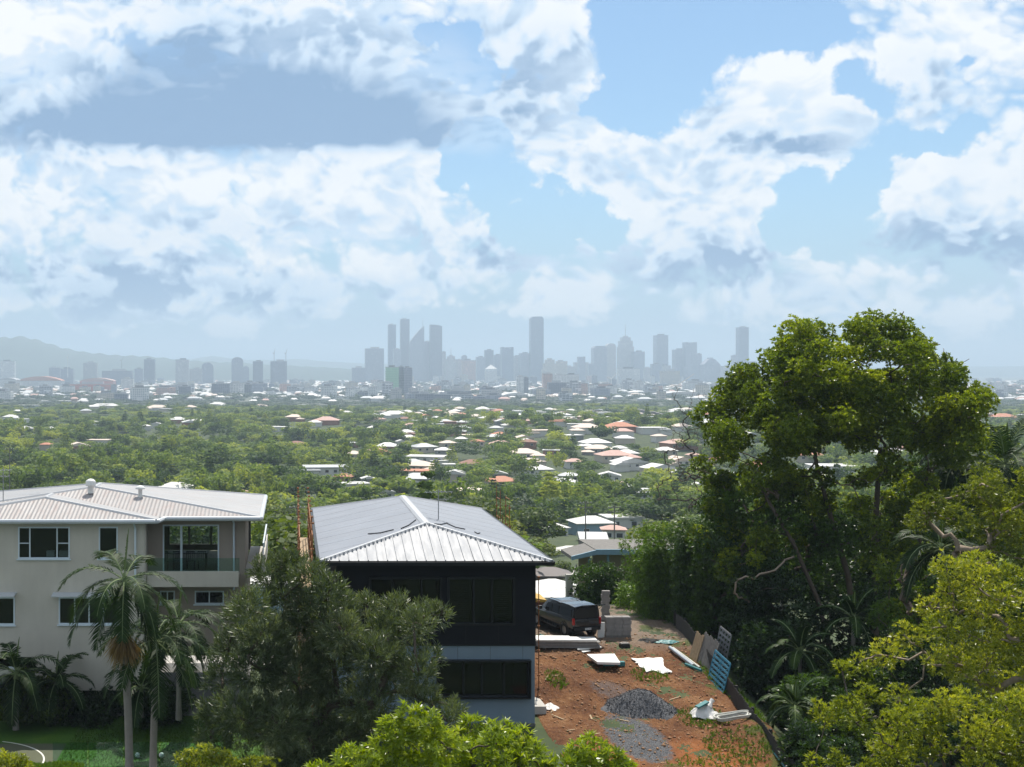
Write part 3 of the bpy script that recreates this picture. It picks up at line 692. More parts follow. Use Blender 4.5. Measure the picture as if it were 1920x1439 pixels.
def antenna(x, y, z, h, label, arms=5, w=.9, mat='steel'):
    a = empty('tv_antenna', (x, y, z), label=label, category='antenna')
    m = MB(); m.tube([(0, 0, -.1), (0, 0, h)], .022, 6); m.build('mast', M[mat], a)
    m = MB(); m.tube([(-w*.5, -.1, h-.12), (w*.5, .1, h-.12)], .014, 5)
    for k in range(arms): s = (k+.5)/arms-.5; L = .42-.18*abs(s); m.tube([(w*s, -L, h-.12), (w*s, L, h-.12)], .009, 4)
    m.tube([(-w*.35, 0, h-.42), (w*.35, 0, h-.42)], .012, 5)
    for k in range(3): s = (k+.5)/3-.5; m.tube([(w*.7*s, -.45, h-.42), (w*.7*s, .45, h-.42)], .008, 4)
    m.build('aerial', M[mat], a); return a
M['steel'] = plain('steel', (.30, .31, .32), .45, .15, 4, metal=.6)
antenna(PX(822, 51.5), 51.5, CAMZ-6.38, 1.35, 'slim tv antenna standing on the pale metal roof of the navy house', 6, 1.25)

def left_house():
    o_ = Vector((-10, 57, LZ)); h = empty('house', o_, label='large beige three-storey rendered house with pale corrugated roof', category='house')
    def loc(o): o.location = -o_; return o
    ze = CAMZ-6.93; g0 = LZ
    f2 = ZP(1086, 57.6); f1 = ZP(1205, 57)      # balcony floor underside, middle floor
    XL, XM, XR = -19.0, PX(268, 57), -2.25; YA, YB = 57.0, 58.7
    # body of the projecting left wing
    H = []
    def win(px0, px1, py0, py1, D, bars=(), hb=(), **kw):
        x0, x1, z0, z1 = PX(px0, D), PX(px1, D), ZP(py1, D), ZP(py0, D); H.append((x0, x1, z0, z1))
        return (x0, x1, z0, z1, D, [PX(b, D) for b in bars], [(PX(a, D), PX(b, D), ZP(c, D)) for a, b, c in hb], kw)
    ws = [win(34, 131, 988, 1048, YA, (56, 107), ((36, 54, 1019), (109, 129, 1019)), label='three-light upstairs window'),
          win(185, 221, 988, 1048, YA), win(-12, 28, 1120, 1172, YA), win(110, 221, 1120, 1171, YA, (140, 167, 194)),
          win(-30, 28, 1250, 1295, YA)]
    m = wall_holes(XL, XM, ZP(1232, YA), ze-.05, [q for q in H], YA, YA+.25)
    m.box(XM-.25, XM-.003, YA+.252, 66.5, ZP(1232, YA), ze-.05)
    m.lathe((XM-.05, YA+.18, 0), [(.19, g0+3.1), (.19, ze-.06)], 16)
    loc(m.build('wall', M['render_beige'], h))
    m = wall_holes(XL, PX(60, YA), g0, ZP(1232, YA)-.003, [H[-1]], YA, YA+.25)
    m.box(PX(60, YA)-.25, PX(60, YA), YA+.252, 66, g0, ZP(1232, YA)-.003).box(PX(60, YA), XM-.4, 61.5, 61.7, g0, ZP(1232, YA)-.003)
    loc(m.build('wall', M['undercroft'], h, label='ground-floor wall coloured dark for shade'))  # walls carry the shade colour; the rear one is added for darkness
    for k, (x0, x1, z0, z1, D, b, hb, kw) in enumerate(ws):
        w = window(h, x0+.004, x1-.004, z0+.004, z1-.004, D, bars=b, hbars=hb, mats=('white_alu', 'glass_see'), **kw); loc(w)
        for ch in w.children: pass
    m = MB(); m.box(XL+.3, XM-.3, YA+2.6, YA+2.7, g0+3, ze-.1).box(XL+.3, XM-.3, YA+.3, YA+2.6, ZP(1085, YA)-.1, ZP(1085, YA)); loc(m.build('interior_wall', M['interior'], h))
    # things glimpsed behind the first window
    for a_, b_ in ((86, 100), (110, 126)): m = MB(); m.box(PX(a_, 57.5), PX(b_, 57.5), 57.6, 57.9, ZP(1045, 57.5), ZP(1034, 57.5)); loc(m.build('bench_top', M['white_paint'], h))
    # awnings
    for a, b, y in ((-20, 31, 1113), (100, 216, 1113)):
        m = MB(); m.prism([(PX(a, YA), YA-.002, ZP(y, YA)+.05), (PX(a, YA), YA-.55, ZP(y, YA)-.03), (PX(a, YA), YA-.55, ZP(y, YA)-.08), (PX(a, YA), YA-.002, ZP(y, YA)-.02)], (PX(b, YA)-PX(a, YA), 0, 0)); loc(m.build('awning', M['gutter'], h))
    # recessed balcony bay on the right
    dx0, dx1, dz0, dz1 = PX(305, YB), PX(411, YB), ZP(1073, YB)-.05, ZP(984, YB)
    up = wall_holes(XM, XR, ZP(1087, YB), ze-.05, [(dx0, dx1, dz0, dz1)], YB, YB+.22); up.box(XR-.22, XR-.003, YB+.222, 63.2, ZP(1087, YB), ze-.05); loc(up.build('wall', M['render_taupe'], h, label='taupe wall behind the balcony'))
    m = MB(); fw = .07
    xm = PX(340, YB); m.box(dx0+.005, dx0+fw, YB-.02, YB+.1, dz0+.01, dz1-.005).box(dx1-fw, dx1-.005, YB-.02, YB+.1, dz0+.01, dz1-.005).box(dx0+fw, dx1-fw, YB-.02, YB+.1, dz1-fw, dz1-.005).box(dx0+fw, dx1-fw, YB-.02, YB+.1, dz0+.01, dz0+fw).box(xm-.05, xm+.05, YB-.03, YB+.09, dz0+fw, dz1-fw)
    d = loc(m.build('sliding_door', M['white_alu'], h)); q = MB(); q.box(dx0+fw, dx1-fw, YB+.03, YB+.04, dz0+fw, dz1-fw); q.build('pane', M['glass_see'], d)
    m = MB(); m.box(xm-.01, xm+.02, YB-.09, YB-.03, dz0+1.0, dz0+1.3); m.build('handle', M['white_alu'], d)
    # room behind: floor, dining set and far windows
    zf = dz0-.02; m = MB(); m.box(XM+.1, XR-.3, YB+.25, 66.4, zf-.1, zf); loc(m.build('floor_slab', M['wood_floor'], h))
    m = wall_holes(XM, XR, zf+.003, ze-.05, [(XM+.3, XM+1.3, zf+.3, zf+2.2), (XM+1.4, XM+2.5, zf+.3, zf+2.2), (XM+2.6, XM+4.4, zf+.3, zf+2.2)], 66.4, 66.6); loc(m.build('wall', M['interior'], h))
    # balcony: slab, fascia band, glass
    zb1, zb0 = ZP(1072, 57.3), ZP(1101, 57.3)
    m = MB(); m.box(XM+.15, PX(447, 57.3), 57.3, 57.5, zb0, zb1).box(XM+.15, PX(447, 57.3), 57.502, YB-.003, zb0+.25, zb0+.45); loc(m.build('balcony_slab', M['render_beige'], h))
    m = MB(); m.box(XM+.18, PX(449, 57.35), 57.38, 57.395, zb1+.003, ZP(1047, 57.35)); loc(m.build('balustrade', M['glass_clear'], h))
    # balcony down the right side with rail
    m = MB(); xs0, xs1 = XR+.01, PX(488, 60)+.25
    m.box(xs0, xs1, 58.9, 66.2, zb1-.35, zb1-.1).box(xs1-.15, xs1, 58.9, 66.2, zb1-.098, zb1+.55); loc(m.build('side_balcony', M['concrete'], h))
    m = MB()
    for y in (59.1, 61.4, 63.7, 66.0): m.box(xs1-.1, xs1-.05, y, y+.05, zb1+.552, zb1+1.05)
    m.box(xs1-.11, xs1-.04, 59.0, 66.1, zb1+1.052, zb1+1.1); loc(m.build('railing', M['white_alu'], h))
    # middle floor of the bay
    w2 = [(PX(365, YB), PX(420, YB), ZP(1133, YB), ZP(1108, YB)), (PX(300, YB), PX(328, YB), ZP(1133, YB), ZP(1108, YB))]
    m = wall_holes(XM, XR, ZP(1212, YB), ZP(1087, YB)-.003, w2, YB, YB+.22); m.box(XR-.22, XR-.003, YB+.222, 66, ZP(1212, YB), ZP(1087, YB)-.003); loc(m.build('wall', M['render_taupe'], h))
    for a, b, c, d_ in w2: loc(window(h, a+.004, b-.004, c+.004, d_-.004, YB, bars=((a+b)/2,), mats=('white_alu', 'glass_dark')))
    # undercroft columns and beam
    for px in (118, 150, 184):
        m = MB(); m.box(PX(px, YA)-.09, PX(px, YA)+.09, YA+.05, YA+.25, g0, ZP(1232, YA)-.004); loc(m.build('column', M['render_taupe'], h))
    m = MB(); m.box(XM, XR, YB-.002+.3, 66, ZP(1212, YB)+.0, ZP(1212, YB)+.2); m.v = m.v; loc(m.build('ceiling_slab', M['concrete_dark'], h))
    m = MB(); m.box(XM-.3, XM, 60.5, 66, g0, ZP(1232, YA)-.01); loc(m.build('wall', M['undercroft'], h))  # coloured dark for shade like the ground-floor wall
    # roofs
    def hip(name, X0, X1, Y0, Y1, ap0, ap1, mats):
        E = [(X0, Y0, ze), (X1, Y0, ze), (X1, Y1, ze), (X0, Y1, ze)]
        m = MB(); m.tri(E[0], E[1], ap0); m.tri(E[2], E[3], ap1); m.cur = 1; m.quad(E[1], E[2], ap1, ap0); m.quad(E[3], E[0], ap0, ap1)
        r = loc(m.build('roof', [M[mats[0]], M[mats[1]]], h)); c = MB()
        for e, a in ((E[0], ap0), (E[1], ap0), (E[2], ap1), (E[3], ap1)): capline(c, e, a, .12, .05)
        capline(c, ap0, ap1, .12, .05); loc(c.build('ridge_cap', M['ridge'], h)); return r
    b = 57.55; hip('roof', -18.6, -1.52, b, 67.6, (-9.9, 61.6, ZP(913, 61.6)), (-9.9, 63.4, ZP(913, 61.6)), ('roof_corr', 'roof_corr_y'))
    za = ZP(933, 58.9); yi = b+(61.6-b)*(za-ze)/(ZP(913, 61.6)-ze)
    hip('roof', -17.6, -6.22, 56.45, 57.6+2*(yi-57.0), (-11.85, 58.9, za), (-11.85, yi+.0, za), ('roof_corr', 'roof_corr_y'))
    # gutters
    m = MB()
    m.tube([(-19, 56.42, ze-.07), (-6.35, 56.42, ze-.07), (-6.2, 56.5, ze-.07), (-6.05, 57.42, ze-.07), (-5.9, 57.5, ze-.07), (-1.5, 57.5, ze-.07), (-1.46, 57.6, ze-.07), (-1.46, 67.6, ze-.07)], .11, 8)
    loc(m.build('gutter', M['gutter'], h))
    m = MB(); m.box(-18.6, -6.3, 56.55, 57.7, ze-.17, ze-.11).box(-6.298, -1.6, 57.62, 67.4, ze-.17, ze-.11); loc(m.build('soffit', M['soffit'], h))
    for px, D in ((252, 56.9), (437, YB-.1)):
        m = MB(); m.tube([(PX(px, D), D-.28, ze-.12), (PX(px, D)+.04, D, ze-.45), (PX(px, D)+.04, D, ze-3.6)], .05, 8); loc(m.build('downpipe', M['white_alu'], h))
    for px, py, r in ((170, 913, .2), (263, 921, .17)):
        D = 60.6 if px == 170 else 60.2; x = PX(px, D); z = ZP(py, D)-.12
        m = MB(); m.lathe((x, D, z), [(r*.75, -.2), (r*.75, .16), (r*1.25, .17), (r*1.3, .24), (r*1.2, .3), (r*1.3, .36), (r*1.05, .44), (r*.5, .5), (.01, .52)] if px == 170 else [(r*.6, -.2), (r*.6, .2), (r*1.4, .22), (r*1.4, .28), (r*.8, .36), (.01, .4)], 14)
        loc(m.build('roof_vent', M['white_paint'], h, smooth=True))
    return h
M['glass_see'] = clearglass('window_glass_clear', (.62, .68, .68))
LH = left_house()
antenna(PX(6, 58.5), 58.5, ZP(936, 58.5), 1.5, 'thin tv antenna at the far left of the beige house roof', 4, .8)

# dining set inside the glazed room of the beige house
def dining():
    zf = ZP(1073, 58.7)-.07
    t = empty('dining_table', (PX(350, 61), 60.6, zf), label='dark dining table behind the sliding door of the beige house', category='table')
    m = MB(); m.box(-1.3, 1.1, -.45, .45, .72, .76); m.build('table_top', M['black_frame'], t)
    for sx in (-1.2, 1.0):
        for sy in (-.38, .38): m = MB(); m.box(sx-.03, sx+.03, sy-.03, sy+.03, 0, .72); m.build('leg', M['black_frame'], t)
    first = None
    for i, (dx, dy) in enumerate([(-1.0, -.75), (-.35, -.75), (.3, -.75), (.85, -.75)]):
        if first is None:
            c = empty('dining_chair', (0, 0, 0), category='chair', group='chairs at the dining table', label='dark dining chair behind the sliding door glass')
            m = MB(); m.box(-.21, .21, -.21, .21, .43, .47); m.build('seat', M['black_frame'], c)
            m = MB()
            for k in range(5): x = -.18+.09*k; m.box(x-.012, x+.012, -.21, -.19, .47, .88)
            m.box(-.21, .21, -.215, -.185, .88, .93); m.build('backrest', M['black_frame'], c)
            for sx in (-.18, .18):
                for sy in (-.18, .18): m = MB(); m.box(sx-.015, sx+.015, sy-.015, sy+.015, 0, .43); m.build('leg', M['black_frame'], c)
            first = c
        else: c = copy_tree(first)
        c.location = (PX(350, 61)+dx, 60.6+dy, zf); c['label'] = ('leftmost', 'second from left', 'third from left', 'rightmost')[i]+' dark dining chair behind the sliding door glass'
dining()

# ------------------------------------------------------------------ near trees and plants
DENS = [1.2, 3.2]
def tree(name, label, roots, clumps, mat, nsp, m=7, L=.17, W=.07, spread=.9, r0=.3, bark='bark', flat=.85, inner=.55, droop=0., cat='tree', group=None,
         seed=1, tbias=0.0, gnarl=.12, up=.35, rtip=.015, limbs=True, fold=.25, along=0., limbr=None, upper=0.):
    """clumps: [(centre, radius)]; nsp shoots per square metre of clump"""
    root = Vector(roots[0]); t = empty(name, root, label=label, category=cat, group=group)
    qs, ts = [], []
    for c, r in clumps:
        r = r*DENS[0]; n = max(8, int(nsp*r*r*4*DENS[1]))
        pos, ax = clump_shell(c, (r, r, r), n, flat, inner, upper)
        ax = norm(ax+np.array([0, 0, up]))
        q = sprigs(pos, ax, m, L, W, spread, along, droop, fold)
        base = rng.normal(.42, .10)+tbias
        ts.append(np.repeat(base+rng.normal(0, .11, len(pos)), m)+rng.normal(0, .06, len(q))); qs.append(q)
    q = np.concatenate(qs)-np.array(root)
    me = quads_to_mesh('crown', q, M[mat], np.clip(np.concatenate(ts), 0, 1)); link('crown', me, t)
    if limbs:
        mb = MB(); random.seed(seed)
        tg = [Vector(c)+Vector((random.uniform(-.3, .3), random.uniform(-.3, .3), -.1))*r for c, r in clumps]
        if limbr: tg += [Vector(c)+Vector(unit(1)[0])*r*.75 for c, r in clumps for _ in range(limbr)]
        skeleton(mb, [Vector(r) for r in roots], tg, r0, seed=seed, gnarl=gnarl, rtip=rtip)
        o = link('trunk', mb.mesh('trunk', M[bark]), t); o.location = -root; o.data.polygons.foreach_set('use_smooth', [True]*len(o.data.polygons))
    return t
def cl(lst, D, spread, seed=0):
    """clumps given as (px, py, radius in px[, depth shift])"""
    r = random.Random(seed); out = []
    for c in lst:
        d = D+(c[3] if len(c) > 3 else r.uniform(-spread, spread)); p = P(c[0], c[1], D); p.y = d
        out.append((tuple(p), c[2]*D/F))
    return out
def stemchain(pts, D):
    return [tuple(Vector((P(x, y, D).x, D+dz, P(x, y, D).z))) for x, y, dz in pts]

# the big broadleaf tree on the right
def big_tree():
    D = 58; r = random.Random(11)
    sil = [(1480, 625, 24), (1515, 617, 24), (1553, 622, 26), (1590, 622, 28), (1632, 614, 30), (1672, 616, 28), (1708, 632, 28), (1745, 660, 28), (1452, 655, 24), (1437, 684, 26), (1424, 712, 24), (1410, 738, 24),
           (1775, 690, 18, 1), (1795, 676, 14, 1), (1805, 690, 11, 1), (1755, 722, 26), (1782, 748, 24), (1805, 775, 20), (1790, 806, 22), (1755, 800, 30), (1385, 768, 26), (1352, 782, 24), (1333, 810, 24), (1326, 845, 20), (1360, 815, 30), (1345, 880, 18)]
    inn = []
    for _ in range(112):
        for k in range(60):
            x, y = r.uniform(1395, 1800), r.uniform(645, 835)
            if ((x-1610)/215)**2+((y-790)/185)**2 < 1 and all((x-a[0])**2+(y-a[1])**2 > 11**2 for a in inn) and not (1620 < x < 1700 and 668 < y < 712 and r.random() < .8) and not (1545 < x < 1590 and 655 < y < 690):
                inn.append((x, y, r.uniform(17, 31), r.uniform(-4.2, 4.2))); break
    low = []
    for _ in range(84):
        x, y = r.uniform(1335, 1790), r.uniform(835, 1060)
        if (1500 < x < 1575 and 845 < y < 885): continue
        low.append((x, y, r.uniform(12, 23), r.uniform(-3, 3)))
    clumps = cl(sil, D, 2.5, 1)+cl(inn+low, D, 3, 2)
    roots = stemchain([(1640, 1400, 0), (1618, 1290, 0), (1604, 1180, 0), (1590, 1080, 0), (1560, 960, .3), (1535, 870, .3)], D)
    roots2 = stemchain([(1652, 1400, .6), (1655, 1250, .8), (1660, 1100, 1), (1662, 960, 1), (1668, 860, 1)], D)
    roots3 = stemchain([(1560, 1380, -1), (1548, 1250, -1), (1520, 1120, -.8), (1480, 1020, -.6), (1430, 930, -.4)], D)
    roots4 = stemchain([(1690, 1400, -.5), (1700, 1250, -.4), (1712, 1100, -.4), (1725, 980, 0), (1740, 880, 0)], D)
    t = tree('broadleaf_tree', 'tallest spreading tree, many-stemmed, its crown breaking the skyline', roots, clumps, 'leaf_big', 30, 7, .165, .068, .95, r0=.05, limbs=False, inner=.4, up=.3, tbias=.02)
    mb = MB(); root = Vector(roots[0])
    rr = lambda a, b, n: [a+(b-a)*i/(n-1) for i in range(n)]
    for ch, a, b in ((roots, .22, .09), (roots2, .25, .10), (roots3, .15, .07), (roots4, .17, .07)): mb.tube(ch, rr(a, b, len(ch)), 8)
    tg = [Vector(c) for c, _ in clumps]
    groups = {0: [], 1: [], 2: [], 3: []}; heads = [Vector(roots[-1]), Vector(roots2[-1]), Vector(roots3[-1]), Vector(roots4[-1])]
    for q in tg: groups[min(range(4), key=lambda i: (heads[i]-q).length)].append(q)
    for i, ch in enumerate((roots, roots2, roots3, roots4)):
        if groups[i]: skeleton(mb, [ch[-1], ch[-2]][:1]+[Vector(ch[-2])], groups[i]+[g+Vector(unit(1)[0])*.9 for g in groups[i]], (.10, .12, .08, .08)[i], seed=i, rtip=.014, gnarl=.16)
    o = link('trunk', mb.mesh('trunk', M['bark']), t); o.location = -root; o.data.polygons.foreach_set('use_smooth', [True]*len(o.data.polygons))
big_tree()

def scatter_clumps(x0, x1, y0, y1, n, ra, rb, D, dd, seed, keep=lambda x, y: True):
    r = random.Random(seed); out = []
    while len(out) < n:
        x, y = r.uniform(x0, x1), r.uniform(y0, y1)
        if keep(x, y): out.append((x, y, r.uniform(ra, rb), r.uniform(-dd, dd)))
    return cl(out, D, dd, seed)

# trees left of and below it
tree('broadleaf_tree', 'mid-green tree with bare forked limbs left of the tallest tree trunk', [tuple(P(1425, 1330, 60)), tuple(P(1430, 1180, 60)), tuple(P(1422, 1080, 60))],
     scatter_clumps(1300, 1545, 905, 1090, 48, 16, 27, 60, 3, 3, lambda x, y: ((x-1420)/130)**2+((y-1000)/105)**2 < 1), 'leaf_bamboo', 17, 6, .19, .07, r0=.24, bark='bark', seed=3, tbias=-.12, gnarl=.2, inner=.4)
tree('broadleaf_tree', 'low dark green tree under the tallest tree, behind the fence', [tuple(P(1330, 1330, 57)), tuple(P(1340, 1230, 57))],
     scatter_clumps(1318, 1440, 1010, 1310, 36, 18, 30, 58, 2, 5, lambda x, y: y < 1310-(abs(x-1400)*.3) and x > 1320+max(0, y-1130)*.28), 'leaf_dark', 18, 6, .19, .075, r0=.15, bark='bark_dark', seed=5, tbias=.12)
tree('twisted_tree', 'bare crooked pale-limbed tree in the shade below the tallest tree', [tuple(P(1420, 1230, 55)), tuple(P(1418, 1170, 55)), tuple(P(1405, 1130, 55.2))],
     cl([(1375, 1090, 8), (1400, 1080, 7), (1385, 1120, 6), (1460, 1050, 8), (1480, 1040, 7)], 55, .6, 4), 'leaf_dark', 12, 5, .16, .06, r0=.05, bark='bark_pale', seed=9, gnarl=.35)

# bamboo hedge
def bamboo(label, x0, x1, ytop, ybot, D, n, seed, mat='leaf_bamboo', tb=0.):
    r = random.Random(seed); t = empty('bamboo_clump', P((x0+x1)/2, ybot, D), label=label, category='bamboo', group='bamboo along the boundary'); root = t.location.copy()
    qs, ts = [], []; mb = MB()
    for k in range(n):
        px = r.uniform(x0, x1); d = D+r.uniform(-1.3, 1.3); p0 = P(px, ybot+6, d); lean = Vector((r.uniform(-.6, .6), r.uniform(-.6, .6), 0)); H = (ybot-ytop)*D/F*r.uniform(.72, 1.02)
        pts = [p0+Vector((0, 0, H*s))+lean*s*s for s in (0, .35, .7, 1.0)]; pts[3] += lean*.5
        mb.tube([q-root for q in pts], [.022, .02, .014, .005], 5)
        for s in np.linspace(.12, 1.0, 15):
            c = pts[0].lerp(pts[3], s)+lean*(s*s-s)*.5; rad = .5*(1-.55*s)+.12
            pos, ax = clump_shell(tuple(c), (rad, rad, rad*.7), 15, 1, .2)
            q = sprigs(pos, ax, 6, .19, .035, .8, .05, .35); qs.append(q); ts.append(np.full(len(q), .4+tb+r.uniform(-.15, .15))+rng.normal(0, .1, len(q)))
    link('foliage', quads_to_mesh('foliage', np.concatenate(qs)-np.array(root), M[mat], np.clip(np.concatenate(ts), 0, 1)), t)
    link('stem', mb.mesh('stem', M['leaf_bamboo']), t)
bamboo('bright bamboo clump right of the carport post', 1160, 1215, 1085, 1190, 66, 12, 21, tb=.2)
bamboo('dense tall bamboo clump at the back of the red yard', 1205, 1265, 985, 1192, 63, 26, 22, tb=.0)
bamboo('dense dark bamboo clump next to the leaning fence panels', 1262, 1330, 970, 1196, 61.5, 30, 23, 'leaf_dark', .25)
bamboo('leafy bamboo clump between the leaning panels and the crooked tree', 1300, 1375, 1000, 1215, 59.5, 28, 24, 'leaf_bamboo', -.15)

# understorey on the slope below the big tree
k = 0
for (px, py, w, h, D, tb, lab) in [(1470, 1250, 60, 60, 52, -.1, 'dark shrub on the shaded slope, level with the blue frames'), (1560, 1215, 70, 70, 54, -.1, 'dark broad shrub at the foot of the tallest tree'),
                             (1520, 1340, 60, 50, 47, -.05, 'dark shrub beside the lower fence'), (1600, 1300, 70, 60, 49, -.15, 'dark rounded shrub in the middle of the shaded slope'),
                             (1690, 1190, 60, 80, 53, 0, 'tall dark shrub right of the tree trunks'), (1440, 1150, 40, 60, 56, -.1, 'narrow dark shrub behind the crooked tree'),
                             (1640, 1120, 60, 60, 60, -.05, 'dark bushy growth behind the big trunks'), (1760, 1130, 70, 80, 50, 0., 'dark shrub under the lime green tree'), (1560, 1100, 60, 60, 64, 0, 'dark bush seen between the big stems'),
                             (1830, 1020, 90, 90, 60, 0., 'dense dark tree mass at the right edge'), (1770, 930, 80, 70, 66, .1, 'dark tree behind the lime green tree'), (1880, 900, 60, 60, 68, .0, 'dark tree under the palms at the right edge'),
                             (1530, 1010, 60, 50, 66, .1, 'bush in half shade behind the left stems'), (1640, 1000, 60, 50, 68, .05, 'bush in half shade behind the middle stems'), (1700, 1290, 60, 60, 46, -.1, 'dark shrub just above the golden tree'), (60, 1320, 55, 22, 55, -.2, 'dark shrub added for shade under the palms against the beige house'), (165, 1335, 40, 14, 56, -.2, 'dark low shrub added for shade before the undercroft columns'), (310, 1320, 45, 22, 56, -.2, 'dark shrub added for shade under the recessed bay'), (1530, 1410, 50, 30, 41, -.15, 'dark shrub by the bottom end of the fence'), (1600, 1390, 60, 40, 43, -.15, 'dark shrub left of the golden corner tree'), (1480, 1340, 35, 40, 50, -.15, 'dark shrub squeezed against the fence'), (1420, 1260, 35, 45, 54, -.15, 'dark shrub behind the blue metal frames'), (1850, 1150, 70, 90, 42, -.1, 'dark foliage behind the golden tree at the right edge'), (1880, 1330, 60, 80, 40, -.1, 'dark foliage low at the right edge'), (1780, 1380, 60, 50, 40, -.1, 'dark foliage behind the corner tree')]:  # the three by the beige house are added to deepen the shade there
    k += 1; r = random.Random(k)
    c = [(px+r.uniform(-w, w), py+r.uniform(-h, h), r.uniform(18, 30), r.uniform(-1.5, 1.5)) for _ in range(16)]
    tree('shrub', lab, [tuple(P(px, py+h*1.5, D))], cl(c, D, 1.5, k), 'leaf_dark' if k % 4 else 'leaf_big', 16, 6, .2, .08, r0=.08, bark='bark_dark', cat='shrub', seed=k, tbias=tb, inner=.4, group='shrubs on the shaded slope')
tree('fine_leaved_shrub', 'round soft bright green bush beside the big trunks', [tuple(P(1668, 1220, 50))], cl([(1668, 1150, 22), (1655, 1165, 18), (1682, 1168, 18), (1668, 1185, 20)], 50, .5, 2), 'leaf_bamboo', 60, 6, .10, .02, r0=.04, cat='shrub', tbias=.0)

# golden trees on the right, close to the camera
gold = [(1760, 1060, 26), (1800, 1068, 26), (1850, 1062, 26), (1725, 1160, 26), (1750, 1140, 24), (1775, 1110, 28), (1840, 1110, 30), (1890, 1090, 34), (1915, 1130, 30), (1700, 1190, 22), (1790, 1175, 30), (1850, 1180, 34), (1905, 1200, 34),
        (1690, 1240, 26), (1725, 1225, 22), (1770, 1235, 30), (1820, 1250, 32), (1875, 1265, 34), (1915, 1290, 30), (1860, 1220, 30), (1825, 1215, 26), (1890, 1170, 28), (1875, 1130, 26), (1815, 1145, 24), (1925, 1060, 26), (1895, 1240, 26), (1845, 1290, 26), (1640, 1255, 16), (1660, 1290, 20)]
tree('gum_tree', 'golden-leaved tree with twisting pale limbs at the right edge', [tuple(P(1935, 1500, 31)), tuple(P(1915, 1330, 31)), tuple(P(1905, 1200, 31.3))], cl(gold, 31, 1.2, 7), 'leaf_gold', 52, 6, .12, .034, .85, r0=.11, bark='bark_pale', seed=12, gnarl=.35, inner=.35, limbr=2, rtip=.008, tbias=.08)
gold2 = [(1600, 1290, 20), (1625, 1280, 16), (1582, 1325, 20), (1610, 1345, 26), (1650, 1330, 24), (1680, 1320, 20), (1590, 1370, 22), (1640, 1385, 28), (1690, 1370, 26), (1735, 1340, 30), (1770, 1320, 24), (1740, 1395, 30), (1800, 1360, 32), (1850, 1340, 30), (1900, 1360, 30), (1880, 1310, 30), (1830, 1300, 28), (1925, 1330, 28), (1880, 1385, 30), (1925, 1395, 26),
         (1560, 1420, 18), (1600, 1425, 26), (1660, 1430, 28), (1720, 1440, 30), (1790, 1420, 32), (1850, 1410, 30), (1910, 1420, 30), (1540, 1440, 14)]
tree('gum_tree', 'golden-leaved tree with dark upright stems in the bottom right corner', [tuple(P(1770, 1640, 26)), tuple(P(1768, 1500, 26))], cl(gold2, 26, 1.2, 8), 'leaf_gold', 60, 7, .11, .034, .8, r0=.07, bark='bark_dark', seed=13, gnarl=.25, inner=.35, limbr=2, rtip=.007, tbias=-.03)
lime = [(1745, 945, 24), (1725, 960, 20), (1765, 965, 24), (1750, 985, 22), (1820, 905, 26), (1845, 925, 28), (1875, 900, 24), (1900, 930, 30), (1870, 955, 28), (1915, 965, 28), (1840, 965, 22), (1890, 990, 28), (1925, 1010, 26), (1805, 925, 18), (1860, 1000, 20), (1905, 890, 20), (1850, 1030, 20), (1900, 1040, 24)]
tree('gum_tree', 'lime green tree with rounded leaf clumps above the golden tree', [tuple(P(1700, 1300, 40)), tuple(P(1730, 1140, 40)), tuple(P(1790, 1040, 40))], cl(lime, 40, 1.2, 9), 'leaf_gold', 48, 7, .12, .035, .9, r0=.12, bark='bark_pale', seed=14, gnarl=.3, inner=.5, rtip=.01, tbias=-.10)

# wattle in front of the navy house
wt = [(500, 1060, 28), (540, 1045, 26), (575, 1060, 30), (610, 1075, 26), (470, 1095, 28), (530, 1100, 38), (590, 1120, 40), (450, 1140, 30), (490, 1160, 40), (560, 1170, 46), (630, 1150, 36), (660, 1180, 38), (430, 1200, 32), (480, 1220, 44), (550, 1240, 50),
      (620, 1230, 48), (690, 1190, 34), (720, 1160, 28), (745, 1130, 26), (775, 1135, 24), (800, 1140, 20), (825, 1135, 15), (760, 1175, 30), (720, 1220, 34), (770, 1215, 28), (810, 1222, 18), (415, 1260, 30), (400, 1310, 26), (450, 1290, 40), (520, 1310, 48), (600, 1310, 50), (680, 1280, 42),
      (740, 1270, 34), (790, 1290, 30), (830, 1308, 24), (855, 1312, 13), (400, 1345, 28), (440, 1370, 36), (500, 1385, 42), (570, 1390, 46), (640, 1370, 44), (700, 1350, 38), (640, 1125, 24), (690, 1130, 20), (470, 1420, 30), (540, 1440, 34), (610, 1440, 34)]
tree('wattle_tree', 'wide feathery grey-green tree in front of the navy house', [tuple(P(590, 1560, 38)), tuple(P(585, 1440, 38)), tuple(P(575, 1360, 38.2))], cl([(a+4, b+26-(b > 1380)*20, c*.93) for a, b, c in wt], 38, 1.7, 6), 'leaf_wattle', 34, 9, .22, .032, .8, r0=.16, bark='bark_dark', seed=6, along=.22, inner=.3, limbr=1, up=.5, rtip=.01, tbias=-.02)

tree('shrub', 'dark leafy shrub hiding the carport wall beside the green post', [tuple(P(1120, 1160, 70))], scatter_clumps(1086, 1200, 1072, 1140, 22, 14, 22, 70.5, .8, 44), 'leaf_dark', 17, 6, .18, .07, r0=.05, bark='bark_dark', cat='shrub', seed=44, tbias=.15)
